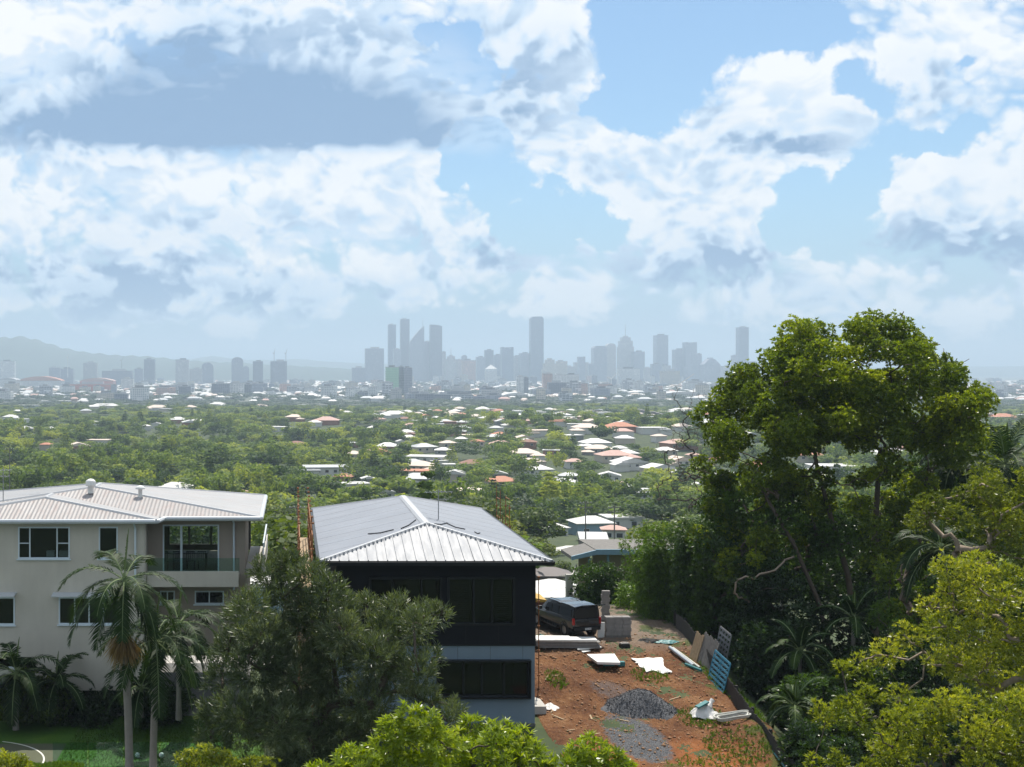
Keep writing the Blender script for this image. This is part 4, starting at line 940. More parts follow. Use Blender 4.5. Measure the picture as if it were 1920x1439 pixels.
# umbrella shrub along the bottom edge
um = [(770, 1335, 22), (800, 1345, 28), (740, 1365, 26), (830, 1375, 30), (860, 1395, 28), (780, 1395, 34), (720, 1400, 28), (690, 1415, 24), (660, 1415, 24), (640, 1432, 20), (740, 1435, 30), (820, 1430, 34), (895, 1372, 20), (920, 1362, 20), (945, 1375, 24), (975, 1390, 26), (900, 1410, 30), (950, 1425, 32), (1000, 1415, 26), (1020, 1437, 22), (880, 1440, 26), (600, 1450, 22)]
tree('umbrella_shrub', 'large glossy lime green shrub below the navy house', [tuple(P(800, 1620, 30)), tuple(P(810, 1500, 30))], cl([(a, b+12, c) for a, b, c in um], 30, .8, 10), 'leaf_lime', 25, 9, .21, .05, 1.15, r0=.06, bark='bark_dark', cat='shrub', seed=10, inner=.6, up=.5, tbias=0.)
tree('umbrella_shrub', 'low lime green shrub at the bottom edge of the red yard', [tuple(P(1110, 1560, 30))], cl([(1060, 1428, 20), (1090, 1420, 22), (1120, 1412, 22), (1150, 1425, 22), (1170, 1440, 18), (1105, 1445, 28)], 30, .5, 11), 'leaf_lime', 25, 9, .21, .05, 1.15, r0=.05, bark='bark_dark', cat='shrub', seed=15, inner=.6, up=.5, tbias=.05)
tree('leafy_shrub', 'low yellow-green shrub below the two palm trunks', [tuple(P(430, 1560, 34))], cl([(350, 1425, 18), (380, 1420, 20), (410, 1425, 18), (440, 1432, 18), (470, 1428, 18), (500, 1435, 18), (360, 1445, 22), (420, 1450, 24)], 34, .5, 12), 'leaf_gold', 50, 7, .13, .04, 1.0, r0=.04, bark='bark_dark', cat='shrub', seed=16, inner=.5, tbias=-.05)
tree('leafy_shrub', 'yellow-green shrub in the bottom left corner', [tuple(P(10, 1560, 34))], cl([(5, 1425, 20), (25, 1432, 16), (40, 1442, 14), (0, 1445, 24)], 34, .5, 13), 'leaf_gold', 50, 7, .13, .04, 1.0, r0=.04, bark='bark_dark', cat='shrub', seed=17, inner=.5, tbias=.1)
def hedge():
    p = P(95, 1439, 47.2); t = empty('hedge', p, label='clipped bright green hedge beside the ball court', category='hedge'); n = 2600
    pos = np.stack([rng.uniform(-1.35, 1.2, n), rng.uniform(-.35, .35, n), .42+.3*rng.uniform(0, 1, n)**.3-.1*rng.uniform(0, 1, n)], 1); pos[:, 2] += .05*np.sin(pos[:, 0]*4)
    q = sprigs(pos, norm(rng.normal(size=(n, 3))*.4+np.array([0, -.3, 1.])), 6, .10, .03, .8)
    pos2 = np.stack([rng.uniform(-1.35, 1.2, n), np.full(n, -.4)+rng.normal(0, .04, n), rng.uniform(0, .65, n)], 1); q2 = sprigs(pos2, norm(rng.normal(size=(n, 3))*.4+np.array([0, -1, .4])), 6, .10, .03, .8)
    q = np.concatenate([q, q2]); link('foliage', quads_to_mesh('foliage', q, M['leaf_bamboo'], np.clip(rng.normal(.5, .15, len(q)), 0, 1)), t); t.location.z = LZ
hedge()

# ---- palms
def frond(q, ts, base, dir0, L, droop, nl=46, ll=.55, lw=.07, hang=.5, mb=None, tint=.45, stalk=.15):
    """one feather frond: a bending midrib and leaflets on both sides"""
    d = Vector(dir0).normalized(); p = Vector(base); pts = [p.copy()]; n = 12
    for k in range(n):
        d = (d+Vector((0, 0, -droop*(.5+k/n)/n*1.6))).normalized(); p = p+d*L/n; pts.append(p.copy())
    if mb: mb.tube(pts, [.03*(1-.85*i/n)+.004 for i in range(n+1)], 4, cap=False)
    A = np.array([tuple(x) for x in pts]); s = np.linspace(stalk, .99, nl); idx = s*n; i0 = np.minimum(idx.astype(int), n-1); f = (idx-i0)[:, None]
    b = A[i0]*(1-f)+A[i0+1]*f; tg = norm(A[i0+1]-A[i0]); sd = norm(np.cross(tg, np.array([0, 0, 1.]))); up = np.cross(sd, tg)
    ln = ll*np.sin(np.pi*np.clip(s*.85+.12, 0, 1))**.6*rng.uniform(.85, 1.1, nl)
    for sg in (-1, 1):
        dr = norm(tg*.75+sd*sg*.9+up*.25+rng.normal(0, .08, (nl, 3))); l = ln[:, None]
        mid = b+dr*l*.5+np.array([0, 0, -1])*l*hang*.12; tip = b+dr*l*.92+np.array([0, 0, -1])*l*hang*.55
        w = tg*lw*.5
        q.append(np.stack([b-w*.6, b+w*.6, mid+w, mid-w], 1)); q.append(np.stack([mid-w, mid+w, tip+w*.15, tip-w*.15], 1)); ts.append(np.full(nl*2, tint)+rng.normal(0, .06, nl*2))
def palm(label, base, H, r, nf=15, L=2.6, seed=0, mat='leaf_palm', shaft=1.0, dead=0, el=(-10, 80), name='palm_tree', group='palms', spear=True, tint=.45, ll=.6, lean=(0, 0), trunkmat='bark_palm', special=None, hang=.5, stems=1):
    rd = random.Random(seed); t = empty(name, base, label=label, category='palm', group=group); mb = MB(); top = Vector((lean[0], lean[1], H))
    if H > .6:
        pts = [Vector((lean[0]*s*s, lean[1]*s*s, H*s)) for s in (0, .25, .5, .75, .999)]; mb.tube(pts, [r*1.3, r*1.02, r, r*.95, r*.9], 12)
        link('trunk', mb.mesh('trunk', M[trunkmat]), t)
    if shaft:
        m = MB(); m.lathe(tuple(top), [(r*.95, 0), (r*1.25, shaft*.12), (r*1.1, shaft*.45), (r*.7, shaft*.85), (r*.35, shaft)], 12)
        o = link('crownshaft', m.mesh('crownshaft', M['crownshaft']), t); o.data.polygons.foreach_set('use_smooth', [True]*len(o.data.polygons))
    cpos = top+Vector((0, 0, shaft*.9)); q, ts, rb = [], [], MB()
    fr = special or [(2.399*k+rd.uniform(-.2, .2), el[0]+(el[1]-el[0])*(k/nf)**.9, L*rd.uniform(.85, 1.1)) for k in range(nf)]
    for az, e, l in fr:
        e = R(e); frond(q, ts, cpos, (math.cos(az)*math.cos(e), math.sin(az)*math.cos(e), math.sin(e)), l, .95+.5*math.cos(e), ll=ll, mb=rb, tint=tint+rd.uniform(-.12, .12), hang=hang)
    if spear: frond(q, ts, cpos, (.08, .05, 1), L*.62, .05, ll=.14, lw=.05, mb=rb, tint=.75, hang=.0)
    Q = np.concatenate(q); link('crown', quads_to_mesh('crown', Q, M[mat], np.clip(np.concatenate(ts), 0, 1)), t)
    link('midrib', rb.mesh('midrib', M['crownshaft']), t)
    if dead:
        n = dead; a = rng.uniform(0, 6.28, n); pos = np.stack([np.cos(a)*r*1.1, np.sin(a)*r*1.1, rng.uniform(-.1, .35, n)], 1)+np.array(top)
        ax = norm(np.stack([np.cos(a)*.7, np.sin(a)*.7, rng.uniform(-1.3, -.2, n)], 1)); qd = sprigs(pos, ax, 3, .75, .035, .35, .1, .5)
        link('flower_skirt', quads_to_mesh('flower_skirt', qd, M['leaf_dead'], np.clip(rng.normal(.4, .2, len(qd)), 0, 1)), t)
    return t
M['bark_palm'] = plain('bark_palm', (.21, .19, .17), .9, .22, 3, bump=.4)
M['crownshaft'] = plain('crownshaft', (.17, .22, .09), .5, .25, 2)
pb = P(243, 1439, 46); pb.z = LZ
palm('tall palm with brown flower skirt before the beige house', pb, ZP(1205, 46)-LZ, .15, 13, 3.1, 2, dead=230, shaft=2.6, lean=(PX(233, 46)-pb.x, 0), ll=.72,
     special=[(3.0, 38, 3.0), (2.8, 8, 3.1), (3.5, -8, 3.3), (.1, 28, 2.9), (.35, -5, 3.0), (-.5, -20, 2.6), (2.2, 55, 2.6), (1.2, 50, 2.6), (4.3, 20, 2.4), (5.2, 30, 2.6), (3.9, -35, 2.8), (5.8, -40, 2.8), (1.8, 5, 2.8), (4.8, -15, 2.6)])
pb2 = P(287, 1439, 47.5); pb2.z = LZ
palm('second palm with green crownshaft right of the tall palm', pb2, ZP(1285, 47.5)-LZ, .14, 15, 3.0, 5, shaft=1.9, el=(-35, 70), ll=.7, tint=.35, lean=(.1, 0))
palm('shaded palm left of the ball court under the beige house wall', P(30, 1360, 54)+Vector((0, 0, -.2)), 2.0, .12, 16, 2.6, 7, shaft=.5, el=(-30, 70), ll=.6, tint=.2, mat='leaf_palm')
palm('shaded palm behind the court beside the dark undercroft', P(105, 1340, 55)+Vector((0, 0, -.2)), 1.3, .1, 14, 2.2, 8, shaft=.4, el=(-20, 75), ll=.55, tint=.25)
palm('shaded low palm between the two trunks and the undercroft', P(265, 1345, 54), .9, .1, 12, 2.0, 9, shaft=.4, el=(-25, 75), ll=.5, tint=.3)
palm('palm growing against the recessed bay of the beige house', P(335, 1350, 53), 3.6, .11, 15, 2.7, 10, shaft=.6, el=(-40, 60), ll=.65, tint=.35)
palm('palm crown highest at the right edge with drooping fronds', P(1885, 1000, 62), 3.2, .16, 22, 3.4, 12, shaft=.3, el=(-50, 80), ll=.8, tint=.35)
palm('palm with tangled fronds between the tallest tree and the right edge', P(1805, 1010, 60), 3.4, .15, 18, 2.6, 13, shaft=.3, el=(-60, 50), ll=.65, tint=.2)
palm('dark palm hanging over the slope right of the trunks', P(1765, 1200, 44), 3.0, .12, 20, 2.2, 14, shaft=.3, el=(-40, 70), ll=.55, tint=.25)
palm('small fern palm in the shade, pale frond at the front', P(1500, 1290, 50), 1.2, .08, 16, 1.7, 15, shaft=.3, el=(-15, 80), ll=.38, tint=.5)
palm('small fern palm low on the slope by the fence', P(1490, 1400, 45), 1.3, .08, 14, 1.5, 16, shaft=.2, el=(-25, 80), ll=.36, tint=.5)
palm('small fern palm near the leafless limbs', P(1600, 1230, 52), 1.4, .08, 14, 1.8, 17, shaft=.2, el=(-20, 80), ll=.4, tint=.4)

# leafless trees
def bare(label, roots, tips, r0, seed, mat='bark_dark'):
    t = empty('bare_tree', roots[0], label=label, category='tree'); mb = MB(); root = Vector(roots[0])
    ex = [Vector(q)+Vector(unit(1)[0])*.55 for q in tips for _ in range(5)]
    skeleton(mb, [Vector(x) for x in roots], [Vector(q) for q in tips]+ex, r0, seed=seed, gnarl=.3, rtip=.009)
    o = link('trunk', mb.mesh('trunk', M[mat]), t); o.location = -root
r = random.Random(5)
bare('leafless grey tree left of the tallest tree', [tuple(P(1345, 1080, 70)), tuple(P(1335, 960, 70)), tuple(P(1325, 900, 70))], [tuple(P(r.uniform(1265, 1345), r.uniform(735, 900), 70+r.uniform(-1.5, 1.5))) for _ in range(26)], .09, 3)
bare('second leafless tree with fine twigs beside the leafless grey tree', [tuple(P(1300, 1060, 74)), tuple(P(1292, 960, 74))], [tuple(P(r.uniform(1235, 1320), r.uniform(800, 930), 74+r.uniform(-1.5, 1.5))) for _ in range(20)], .06, 4)
bare('fallen tangle of bare limbs behind the big trunks', [tuple(P(1700, 1030, 60)), tuple(P(1730, 960, 60))], [tuple(P(r.uniform(1700, 1800), r.uniform(850, 960), 60+r.uniform(-1, 1))) for _ in range(14)], .07, 5, 'bark')
bare('leaning forked trunk in the shade under the lime green tree', [tuple(P(1660, 1200, 46)), tuple(P(1705, 1150, 46)), tuple(P(1735, 1115, 46))], [tuple(P(x, y, 46)) for x, y in ((1745, 1040), (1790, 1090), (1725, 1060), (1700, 1080))], .13, 6, 'bark')

# weeds on the dirt
def weeds(label, cx, cy, rx, ry, n, seed, L=.22):
    r = np.random.default_rng(seed); a = r.uniform(0, 6.28, n); d = r.uniform(0, 1, n)**.5; x = cx+np.cos(a)*d*rx; y = cy+np.sin(a)*d*ry
    pos = np.stack([x, y, [yard_z(i, j) for i, j in zip(x, y)]], 1)
    q = sprigs(pos, norm(r.normal(size=(n, 3))*.35+np.array([0, 0, 1.])), 6, L, .022, .55, jit=.5)
    link('weeds', quads_to_mesh('weeds', q, M['leaf_bamboo'], np.clip(r.normal(.35, .15, len(q)), 0, 1)), kind='stuff', label=label)
weeds('weeds on the hump beside the blue-grey wall', PX(1040, 50.6), 50.4, .4, 1.1, 90, 1, .17)
weeds('weeds between the white sheets and the gravel heap', PX(1215, 52.0), 51.6, .8, .9, 150, 2, .12)
weeds('weeds around the white bag', PX(1320, 46.6), 46.6, 1.0, 1.3, 230, 3, .13)
weeds('weeds below the coiled hose', PX(1370, 44.3), 43.6, 1.2, 1.6, 330, 4, .13)
weeds('weeds along the lower fence', PX(1330, 42.5), 41.8, 1.8, 1.2, 160, 5, .12)
weeds('weeds at the foot of the fence', PX(1370, 50), 50.0, .5, 3.5, 420, 6, .2)

# ------------------------------------------------------------------ things on and around the building site
def yp(px, py, D0=40, D1=70):
    """point of the yard seen at px, py"""
    for k in range(3000):
        D = D0+k*.01; p = P(px, py, D)
        if p.z <= yard_z(p.x, p.y): return p
    return P(px, py, D1)
M['car_paint'] = plain('car_paint', (.035, .036, .038), .25, .05, 1, metal=.4, coat=.6)
M['rubber'] = plain('rubber', (.012, .012, .012), .85, .2, 8)
M['rim'] = plain('rim', (.30, .30, .31), .4, .1, 8, metal=.7)
M['black_plastic'] = plain('black_plastic', (.012, .012, .013), .55, .1, 4)
M['tail_red'] = plain('tail_light', (.35, .008, .01), .2, .1, 20, coat=.5)
M['chrome'] = plain('chrome', (.55, .55, .56), .2, .05, 5, metal=.9)
M['plate_white'] = plain('number_plate', (.62, .63, .64), .5, .03, 5)
M['plate_ink'] = plain('plate_lettering', (.05, .015, .05), .5, .03, 5)
M['car_glass'] = glassmat('car_glass', (.02, .024, .03), .06)
def ute():
    c = yp(1101, 1199); c.z = yard_z(c.x, c.y)+.02
    t = empty('pickup_truck', c, R(17), label='dark grey dual-cab utility with canopy hatch raised, parked behind the red yard', category='pickup truck'); t.scale = (.82, .82, .82)
    # x across, y forward (away from the camera), origin under the tail
    W = .92
    def section(y, zs, ws): return [(w, y, z) for w, z in zip(ws, zs)]
    def loft(name, secs, mat, parent, closed=True):
        V = []; Q = []
        for s in secs:
            full = s+[(-x, y, z) for x, y, z in reversed(s)]; V += full
        n = len(secs[0])*2
        for k in range(len(secs)-1):
            for j in range(n): j2 = (j+1) % n; Q.append((k*n+j, k*n+j2, (k+1)*n+j2, (k+1)*n+j))
        me = bpy.data.meshes.new(name); me.from_pydata(V, [], Q+[tuple(range(n-1, -1, -1)), tuple((len(secs)-1)*n+j for j in range(n))]); me.materials.append(mat)
        o = link(name, me, parent); b = o.modifiers.new('bevel', 'BEVEL'); b.width = .035; b.segments = 2; b.limit_method = 'ANGLE'; b.angle_limit = R(25); return o
    lo = [.42, .55, .95, 1.08]
    body = [section(y, [zb, .62, .98, zt], [W*.9, W, W*s, W*s*.96]) for y, zb, zt, s in ((.05, .52, 1.10, .98), (.25, .48, 1.12, 1.0), (1.5, .48, 1.12, 1.0), (3.7, .48, 1.10, 1.0), (4.0, .48, 1.08, 1.0), (4.9, .5, 1.02, .97), (5.2, .55, .90, .88))]
    loft('body', body, M['car_paint'], t)
    cab = [section(y, [1.10, 1.12, 1.45, zt], [W*.95, W*.94, W*.86, W*.76]) for y, zt in ((1.62, 1.74), (2.2, 1.80), (3.1, 1.78))]+[section(3.95, [1.08, 1.09, 1.10, 1.11], [W*.93, W*.92, W*.9, W*.86])]
    loft('cabin', cab, M['car_paint'], t)
    can = [section(y, [1.11, 1.13, 1.5, zt], [W*.96, W*.95, W*.9, W*.82]) for y, zt in ((.12, 1.80), (.8, 1.84), (1.58, 1.82))]
    loft('canopy', can, M['car_paint'], t)
    m = MB(); m.box(-W*.80, W*.80, .085, .118, 1.14, 1.72); m.build('canopy_dark_panel', M['black_plastic'], t)  # black panel stands for the dark inside of the open canopy
    # raised hatch
    m = MB(); m.obox((0, -.30, 1.90), (1, 0, 0), (0, .95, -.30), (0, .30, .95), W*.80, .44, .02); hh = m.build('hatch', M['car_glass'], t)
    m = MB(); m.tube([(-W*.72, .1, 1.5), (-W*.74, -.5, 1.95)], .012, 5); m.build('gas_strut', M['black_plastic'], t)
    m = MB(); m.tube([(W*.72, .1, 1.5), (W*.74, -.5, 1.95)], .012, 5); m.build('gas_strut', M['black_plastic'], t)
    for sx in (-1, 1):
        for (y0, y1, z0, z1, s0, s1) in ((1.72, 2.45, 1.16, 1.58, .945, .84), (2.52, 3.25, 1.16, 1.58, .945, .84)):
            m = MB(); m.quad((sx*W*s0+sx*.012, y0, z0), (sx*W*s0+sx*.012, y1+.18*(y0 > 2.5), z0), (sx*W*s1+sx*.014, y1-.05, z1), (sx*W*s1+sx*.014, y0+.03, z1)); m.build('side_window', M['car_glass'], t)
        m = MB(); m.quad((sx*(W*.955+.012), .25, 1.2), (sx*(W*.955+.012), 1.5, 1.2), (sx*(W*.885+.014), 1.46, 1.62), (sx*(W*.885+.014), .3, 1.62)); m.build('canopy_window', M['car_glass'], t)
        m = MB(); m.box(min(sx*W*.99, sx*W*.84), max(sx*W*.99, sx*W*.84), .0, .12, .80, 1.18); m.build('tail_light', M['tail_red'], t, bevel=.02)
        m = MB(); m.box(min(sx*1.0, sx*1.22), max(sx*1.0, sx*1.22), 3.35, 3.5, 1.12, 1.32); m.build('wing_mirror', M['black_plastic'], t, bevel=.03)
        m = MB(); m.tube([(sx*W*.7, 1.9, 1.86), (sx*W*.7, 3.0, 1.86)], .02, 5); m.build('roof_rail', M['black_plastic'], t)
        m = MB(); m.box(min(sx*W*.93, sx*W*1.04), max(sx*W*.93, sx*W*1.04), 1.8, 3.7, .36, .42); m.build('side_step', M['black_plastic'], t)
        for y in (.95, 4.2):
            wh = empty('wheel', (sx*(W-.10), y, .38)); wh.parent = t
            m = MB(); prof = [(.24, -.12), (.36, -.13), (.385, -.09), (.385, .09), (.36, .13), (.24, .12)]; m.lathe((0, 0, 0), prof, 24)
            o = m.build('tyre', M['rubber'], wh, smooth=True); o.rotation_euler = (0, R(90), 0)
            m = MB(); m.lathe((0, 0, 0), [(.001, .06), (.08, .08), (.22, .05), (.245, .11), (.245, -.11)], 20); o = m.build('rim', M['rim'], wh, smooth=True); o.rotation_euler = (0, R(90)*sx, 0)
            m = MB(); m.lathe((0, 0, 0), [(.40, -.13), (.46, -.13), (.46, .125), (.40, .125)], 24); o = m.build('wheel_arch', M['black_plastic'], t); o.rotation_euler = (0, R(90), 0); o.location = (sx*(W-.12), y, .42)
    m = MB(); m.box(-W*.88, W*.88, -.10, .05, .48, .66); m.build('bumper', M['black_plastic'], t, bevel=.03)
    m = MB(); m.box(-W*.80, W*.80, .015, .048, .70, 1.09); tg = m.build('tailgate', M['car_paint'], t, bevel=.02)
    m = MB(); m.box(-.12, .12, -.012, .014, .98, 1.03); m.build('handle', M['black_plastic'], tg)
    m = MB(); m.box(-.19, .19, -.122, -.104, .52, .64); pl = m.build('number_plate', M['plate_white'], t)
    m = MB()                                             # the plate's characters are a few blurred strokes in the photo
    for k, x in enumerate((-.15, -.10, -.05, .03, .08, .13)): m.box(x, x+.012, -.126, -.123, .545, .615).box(x+.012, x+.03, -.126, -.123, .60-.02*(k % 3), .61-.02*(k % 3))
    m.build('plate_lettering', M['plate_ink'], pl)
    m = MB(); m.box(-.8, .8, .3, 4.9, .35, .5); m.build('underbody', M['black_plastic'], t)
    return t
ute()

M['skip_red'] = plain('skip_paint', (.13, .045, .03), .7, .3, 2)
M['skip_yellow'] = plain('skip_cover', (.45, .27, .03), .6, .15, 2)
M['block'] = plain('block', (.25, .235, .225), .9, .18, 5, bump=.2)
M['rust_pole'] = plain('scaffold_paint', (.26, .10, .03), .7, .3, 6)
M['board_white'] = plain('white_board', (.72, .71, .69), .6, .04, 2)
M['timber'] = plain('timber', (.34, .24, .14), .8, .3, 6)
M['timber_grey'] = plain('timber_grey', (.16, .15, .14), .9, .3, 5)
M['timber_shaded'] = plain('timber_shaded', (.035, .032, .03), .9, .4, 5)  # fence timber blackened to imitate the shade it stands in
M['blue_frame'] = plain('blue_frame', (.03, .19, .30), .6, .15, 3)
M['foil'] = plain('foil', (.45, .48, .52), .35, .15, 6, metal=.6)
M['sheet_plastic'] = plain('sheet_plastic', (.70, .68, .66), .4, .08, 5)
M['hose'] = plain('hose', (.50, .50, .46), .6, .1, 5)
M['tarp_teal'] = plain('tarp_teal', (.02, .16, .17), .5, .2, 4)
M['post_green'] = plain('post_paint', (.10, .19, .22), .6, .1, 3)
M['fascia_blue'] = plain('fascia', (.20, .33, .42), .6, .08, 2)
M['tan_wall'] = plain('tan_wall', (.36, .31, .24), .9, .08, 1)

def ori(px0, py0, px1, py1):
    a, b = yp(px0, py0), yp(px1, py1); return a, b
# skip bin
p = P(1013, 1192, 60.5); p.z = yard_z(p.x, p.y); t = empty('skip_bin', p, label='rusty red-brown skip bin with yellow cover beside the navy house', category='skip bin')
m = MB(); m.prism([(-.75, 0, 0), (.35, 0, 0), (.42, 0, 1.05), (-.75, 0, 1.05)], (0, 1.6, 0)); m.build('bin_body', M['skip_red'], t, bevel=.02)
m = MB(); m.prism([(-.8, -.05, 1.053), (.42, -.05, 1.053), (.30, -.05, 1.16), (-.3, -.05, 1.26), (-.8, -.05, 1.22)], (0, 1.7, 0)); m.build('lid', M['skip_yellow'], t)
for x in (-.36, -.05):
    m = MB(); m.box(x, x+.20, -.016, -.003, .74, .87); m.build('sticker', M['plate_white'], t)
for x in (-.5, 0.0, .3): m = MB(); m.box(x-.03, x+.03, -.035, -.002, .05, .7) if x != 0 else m.box(-.03, .03, -.035, -.002, .05, .7); m.build('stiffener', M['skip_red'], t)
# block stacks
def blocks(px, py, D, nx, nz, ny, bw, bh, bd, label, mat='block', rz=0):
    p = yp(px, py) if D < 60 else P(px, py, D)
    if D < 66: p.z = yard_z(p.x, p.y)
    t = empty('block_stack', p, rz, label=label, category='block stack'); m = MB(); rd = random.Random(nx)
    for k in range(nz):
        for i in range(nx):
            for j in range(ny):
                if k == nz-1 and rd.random() < .2: continue
                o = (bw*.5 if k % 2 else 0); m.box(i*bw+.008+o*.2, (i+1)*bw-.008+o*.2, j*bd+.006+rd.uniform(-.02, .02), (j+1)*bd-.006, .1+k*bh+.004, .1+(k+1)*bh-.004)
    m.build('blocks', M[mat], t)
    m = MB(); m.box(0, nx*bw, 0, ny*bd, .0, .04).box(0, nx*bw, 0, .1, .04, .1).box(0, nx*bw, ny*bd-.1, ny*bd, .04, .1); m.build('pallet', M['timber_grey'], t); return t
blocks(1136, 1196, 59.2, 3, 5, 2, .39, .17, .2, 'pallet of grey concrete blocks behind the utility on its right')
blocks(1128, 1165, 61.4, 1, 8, 1, .40, .18, .2, 'narrow pillar of grey blocks rising behind the block pallet')
m = MB(); p = yp(1127, 1196); m.obox((0, 0, .36), (1, 0, 0), (0, 1, .1), (0, -.1, 1), .16, .02, .36); o = m.build('white_board', M['board_white'], label='small white board leaning on the block pallet by the rear wheel', category='board'); o.location = p
# stack of long panels and boards
def slab(name, corners, th, mat, z=0, label=None, cat=None, group=None, wob=0.0, seed=1, n=10):
    """flat sheet with given ground corners (pixels) and ragged edges"""
    rd = random.Random(seed); pts = [yp(*c) for c in corners]; zc = max(q.z for q in pts)+z; out = []
    for a, b in zip(pts, pts[1:]+pts[:1]):
        for k in range(n if wob else 1): q = a.lerp(b, k/(n if wob else 1)); out.append(Vector((q.x+rd.uniform(-wob, wob), q.y+rd.uniform(-wob, wob)*1.5, q.z if wob else zc)))
    c = sum(out, Vector())/len(out); m = MB(); m.prism([(q.x-c.x, q.y-c.y, (q.z-c.z if wob else 0)+(z if wob else 0)) for q in out], (0, 0, th)); o = m.build(name, mat, label=label, category=cat, group=group); o.location = c; return o
t = empty('panel_stack', yp(1060, 1216), label='long low stack of cladding panels beside the navy house at the back of the yard', category='panel stack')
m = MB(); rd = random.Random(2)
base = yp(1060, 1218)
for k in range(7): 
    x0, x1 = -1.35+rd.uniform(-.12, .12)-.3*(k > 4), 1.45+rd.uniform(-.15, .1); m.box(x0, x1, -.15+rd.uniform(-.06, .03), .75, .06+k*.045, .06+k*.045+.038)
m.build('panels', M['block'], t)
m = MB(); m.box(-1.3, .3, -.12, .8, .38, .40).box(-.5, 1.4, -.10, .55, .376, .412); m.build('top_sheet', M['board_white'], t)
m = MB(); m.box(-1.0, -.9, -.1, .8, 0, .058).box(.9, 1.0, -.1, .8, 0, .058); m.build('bearer', M['timber_grey'], t); t.rotation_euler[2] = R(-3)
slab('white_board', [(1083, 1222), (1128, 1219), (1122, 1211), (1081, 1214)], .04, M['board_white'], .03, 'white board lying in front of the long panel stack', 'board')
slab('white_board', [(1093, 1226), (1108, 1224), (1104, 1221), (1090, 1222)], .015, M['board_white'], .02, 'tiny white offcut on the dirt before the long panel stack', 'board')
o = slab('plasterboard_stack', [(1120, 1259), (1163, 1260), (1152, 1237), (1100, 1238)], .10, M['board_white'], .16, 'stack of clean white boards on blocks in the middle of the red yard', 'board stack')
m = MB(); m.box(-.1, .35, -.30, -.1, -.18, -.002).box(.5, .8, -.32, -.1, -.18, -.002).box(-.3, -.1, .3, .5, -.18, -.002); m.build('support_block', M['tarp_teal'], o)
o = slab('white_sheet', [(1212, 1262), (1246, 1260), (1240, 1236), (1185, 1238)], .03, M['board_white'], .05, 'ragged white sheets right of the clean board stack', 'sheet', wob=.09, seed=4)
def crumple(name, cx, cy, rx, ry, h, mat, seed, **kw):
    r = np.random.default_rng(seed); n = 26; ph = r.uniform(0, 6, 8)
    def fn(u, v):
        a, b = (u-.5)*2, (v-.5)*2; d = max(abs(a), abs(b), 1e-6); e = math.hypot(a, b)/d if d else 1; k = 1/max(e, 1); x, y = a*k, b*k; rr = math.hypot(x, y)
        z = h*(1-rr**2.2)*(.72+.28*math.sin(3*x+ph[0])*math.cos(3*y+ph[1]))+h*.18*abs(math.sin(5*x+4*y+ph[2]))+h*.12*math.sin(9*x-7*y+ph[3])*(1-rr)
        x *= 1+.16*math.sin(4*math.atan2(y, x)+ph[4]); y *= 1+.14*math.sin(5*math.atan2(y, x)+ph[5])
        return (x*rx, y*ry, max(z, 0)+.01*r.normal())
    return sheet(name, fn, n, n, mat, **kw)
def put(o, px, py): p = yp(px, py); o.location = p; return o
put(crumple('plastic_sheet', 0, 0, .38, .45, .14, M['sheet_plastic'], 2, label='crumpled pale plastic at the corner of the ragged white sheets', category='plastic sheet'), 1240, 1258)
bg = put(crumple('rubbish_bag', 0, 0, .58, .45, .46, M['sheet_plastic'], 8, label='big white builder bag full of offcuts on the bank by the fence', category='bag'), 1322, 1345)
m = MB(); m.tube([(.12, 0, .40), (.24, .05, .56), (.32, .1, .62)], [.17, .07, .1], 9); m.build('bag_neck', M['sheet_plastic'], bg)
m = MB(); m.obox((-.15, -.12, .52), (.8, .3, .3), (-.3, .9, 0), (-.2, 0, .9), .28, .12, .03); m.build('offcut', M['tarp_teal'], bg)
hz = yp(1375, 1352); m = MB(); rd = random.Random(4)
pts = []
for k in range(150):
    a = k*2*math.pi/42; rr = .50+.05*math.sin(a*.37)+.04*(k//42); pts.append((rr*math.cos(a)*1.05, rr*.8*math.sin(a), .05+.035*(k//42)+.02*math.sin(a*3)+.12*math.cos(a+.6)))
m.tube(pts+[(-.9, .2, .15), (-1.2, .5, .1)][:0], .035, 6); o = m.build('coiled_hose', M['hose'], label='coil of pale corrugated hose on the weedy bank', category='hose'); o.location = hz+Vector((0, 0, .08))
# toolbox and litter
tb = empty('toolbox', yp(1171, 1215), R(10), label='small black toolbox with grey lid alone on the ground past the white boards', category='toolbox')
m = MB(); m.box(-.22, .22, -.14, .14, 0, .18); m.build('case', M['black_plastic'], tb, bevel=.02); m = MB(); m.box(-.2, .2, -.12, .12, .182, .23); m.build('lid', M['block'], tb, bevel=.02); m = MB(); m.tube([(-.1, 0, .23), (-.08, 0, .29), (.08, 0, .29), (.1, 0, .23)], .012, 5); m.build('handle', M['steel'], tb)
put(crumple('tarpaulin', 0, 0, .55, .3, .12, M['tarp_teal'], 3, label='folded dark teal tarpaulin by the shrubs at the back right of the yard', category='tarpaulin'), 1250, 1205)
put(crumple('tarpaulin', 0, 0, .28, .22, .3, M['tarp_teal'], 5, label='blue-green bundle on the ground between skip bin and long panel stack', category='tarpaulin'), 1014, 1201)
put(crumple('rubbish_pile', 0, 0, .6, .35, .16, M['rubber'], 7, label='dark scrap pile on the grey ground at the back of the yard', category='scrap pile'), 1222, 1203)
sl = yp(1022, 1332)
m = MB(); m.prism([(-.35, -.5, 0), (.12, -.5, 0), (.10, .6, .0), (-.1, .9, .0), (-.35, .9, 0)], (0, 0, .3)); o = m.build('concrete_step', M['concrete'], label='small concrete landing at the foot of the blue-grey wall', category='step'); o.location = sl+Vector((-.15, .1, -.05))
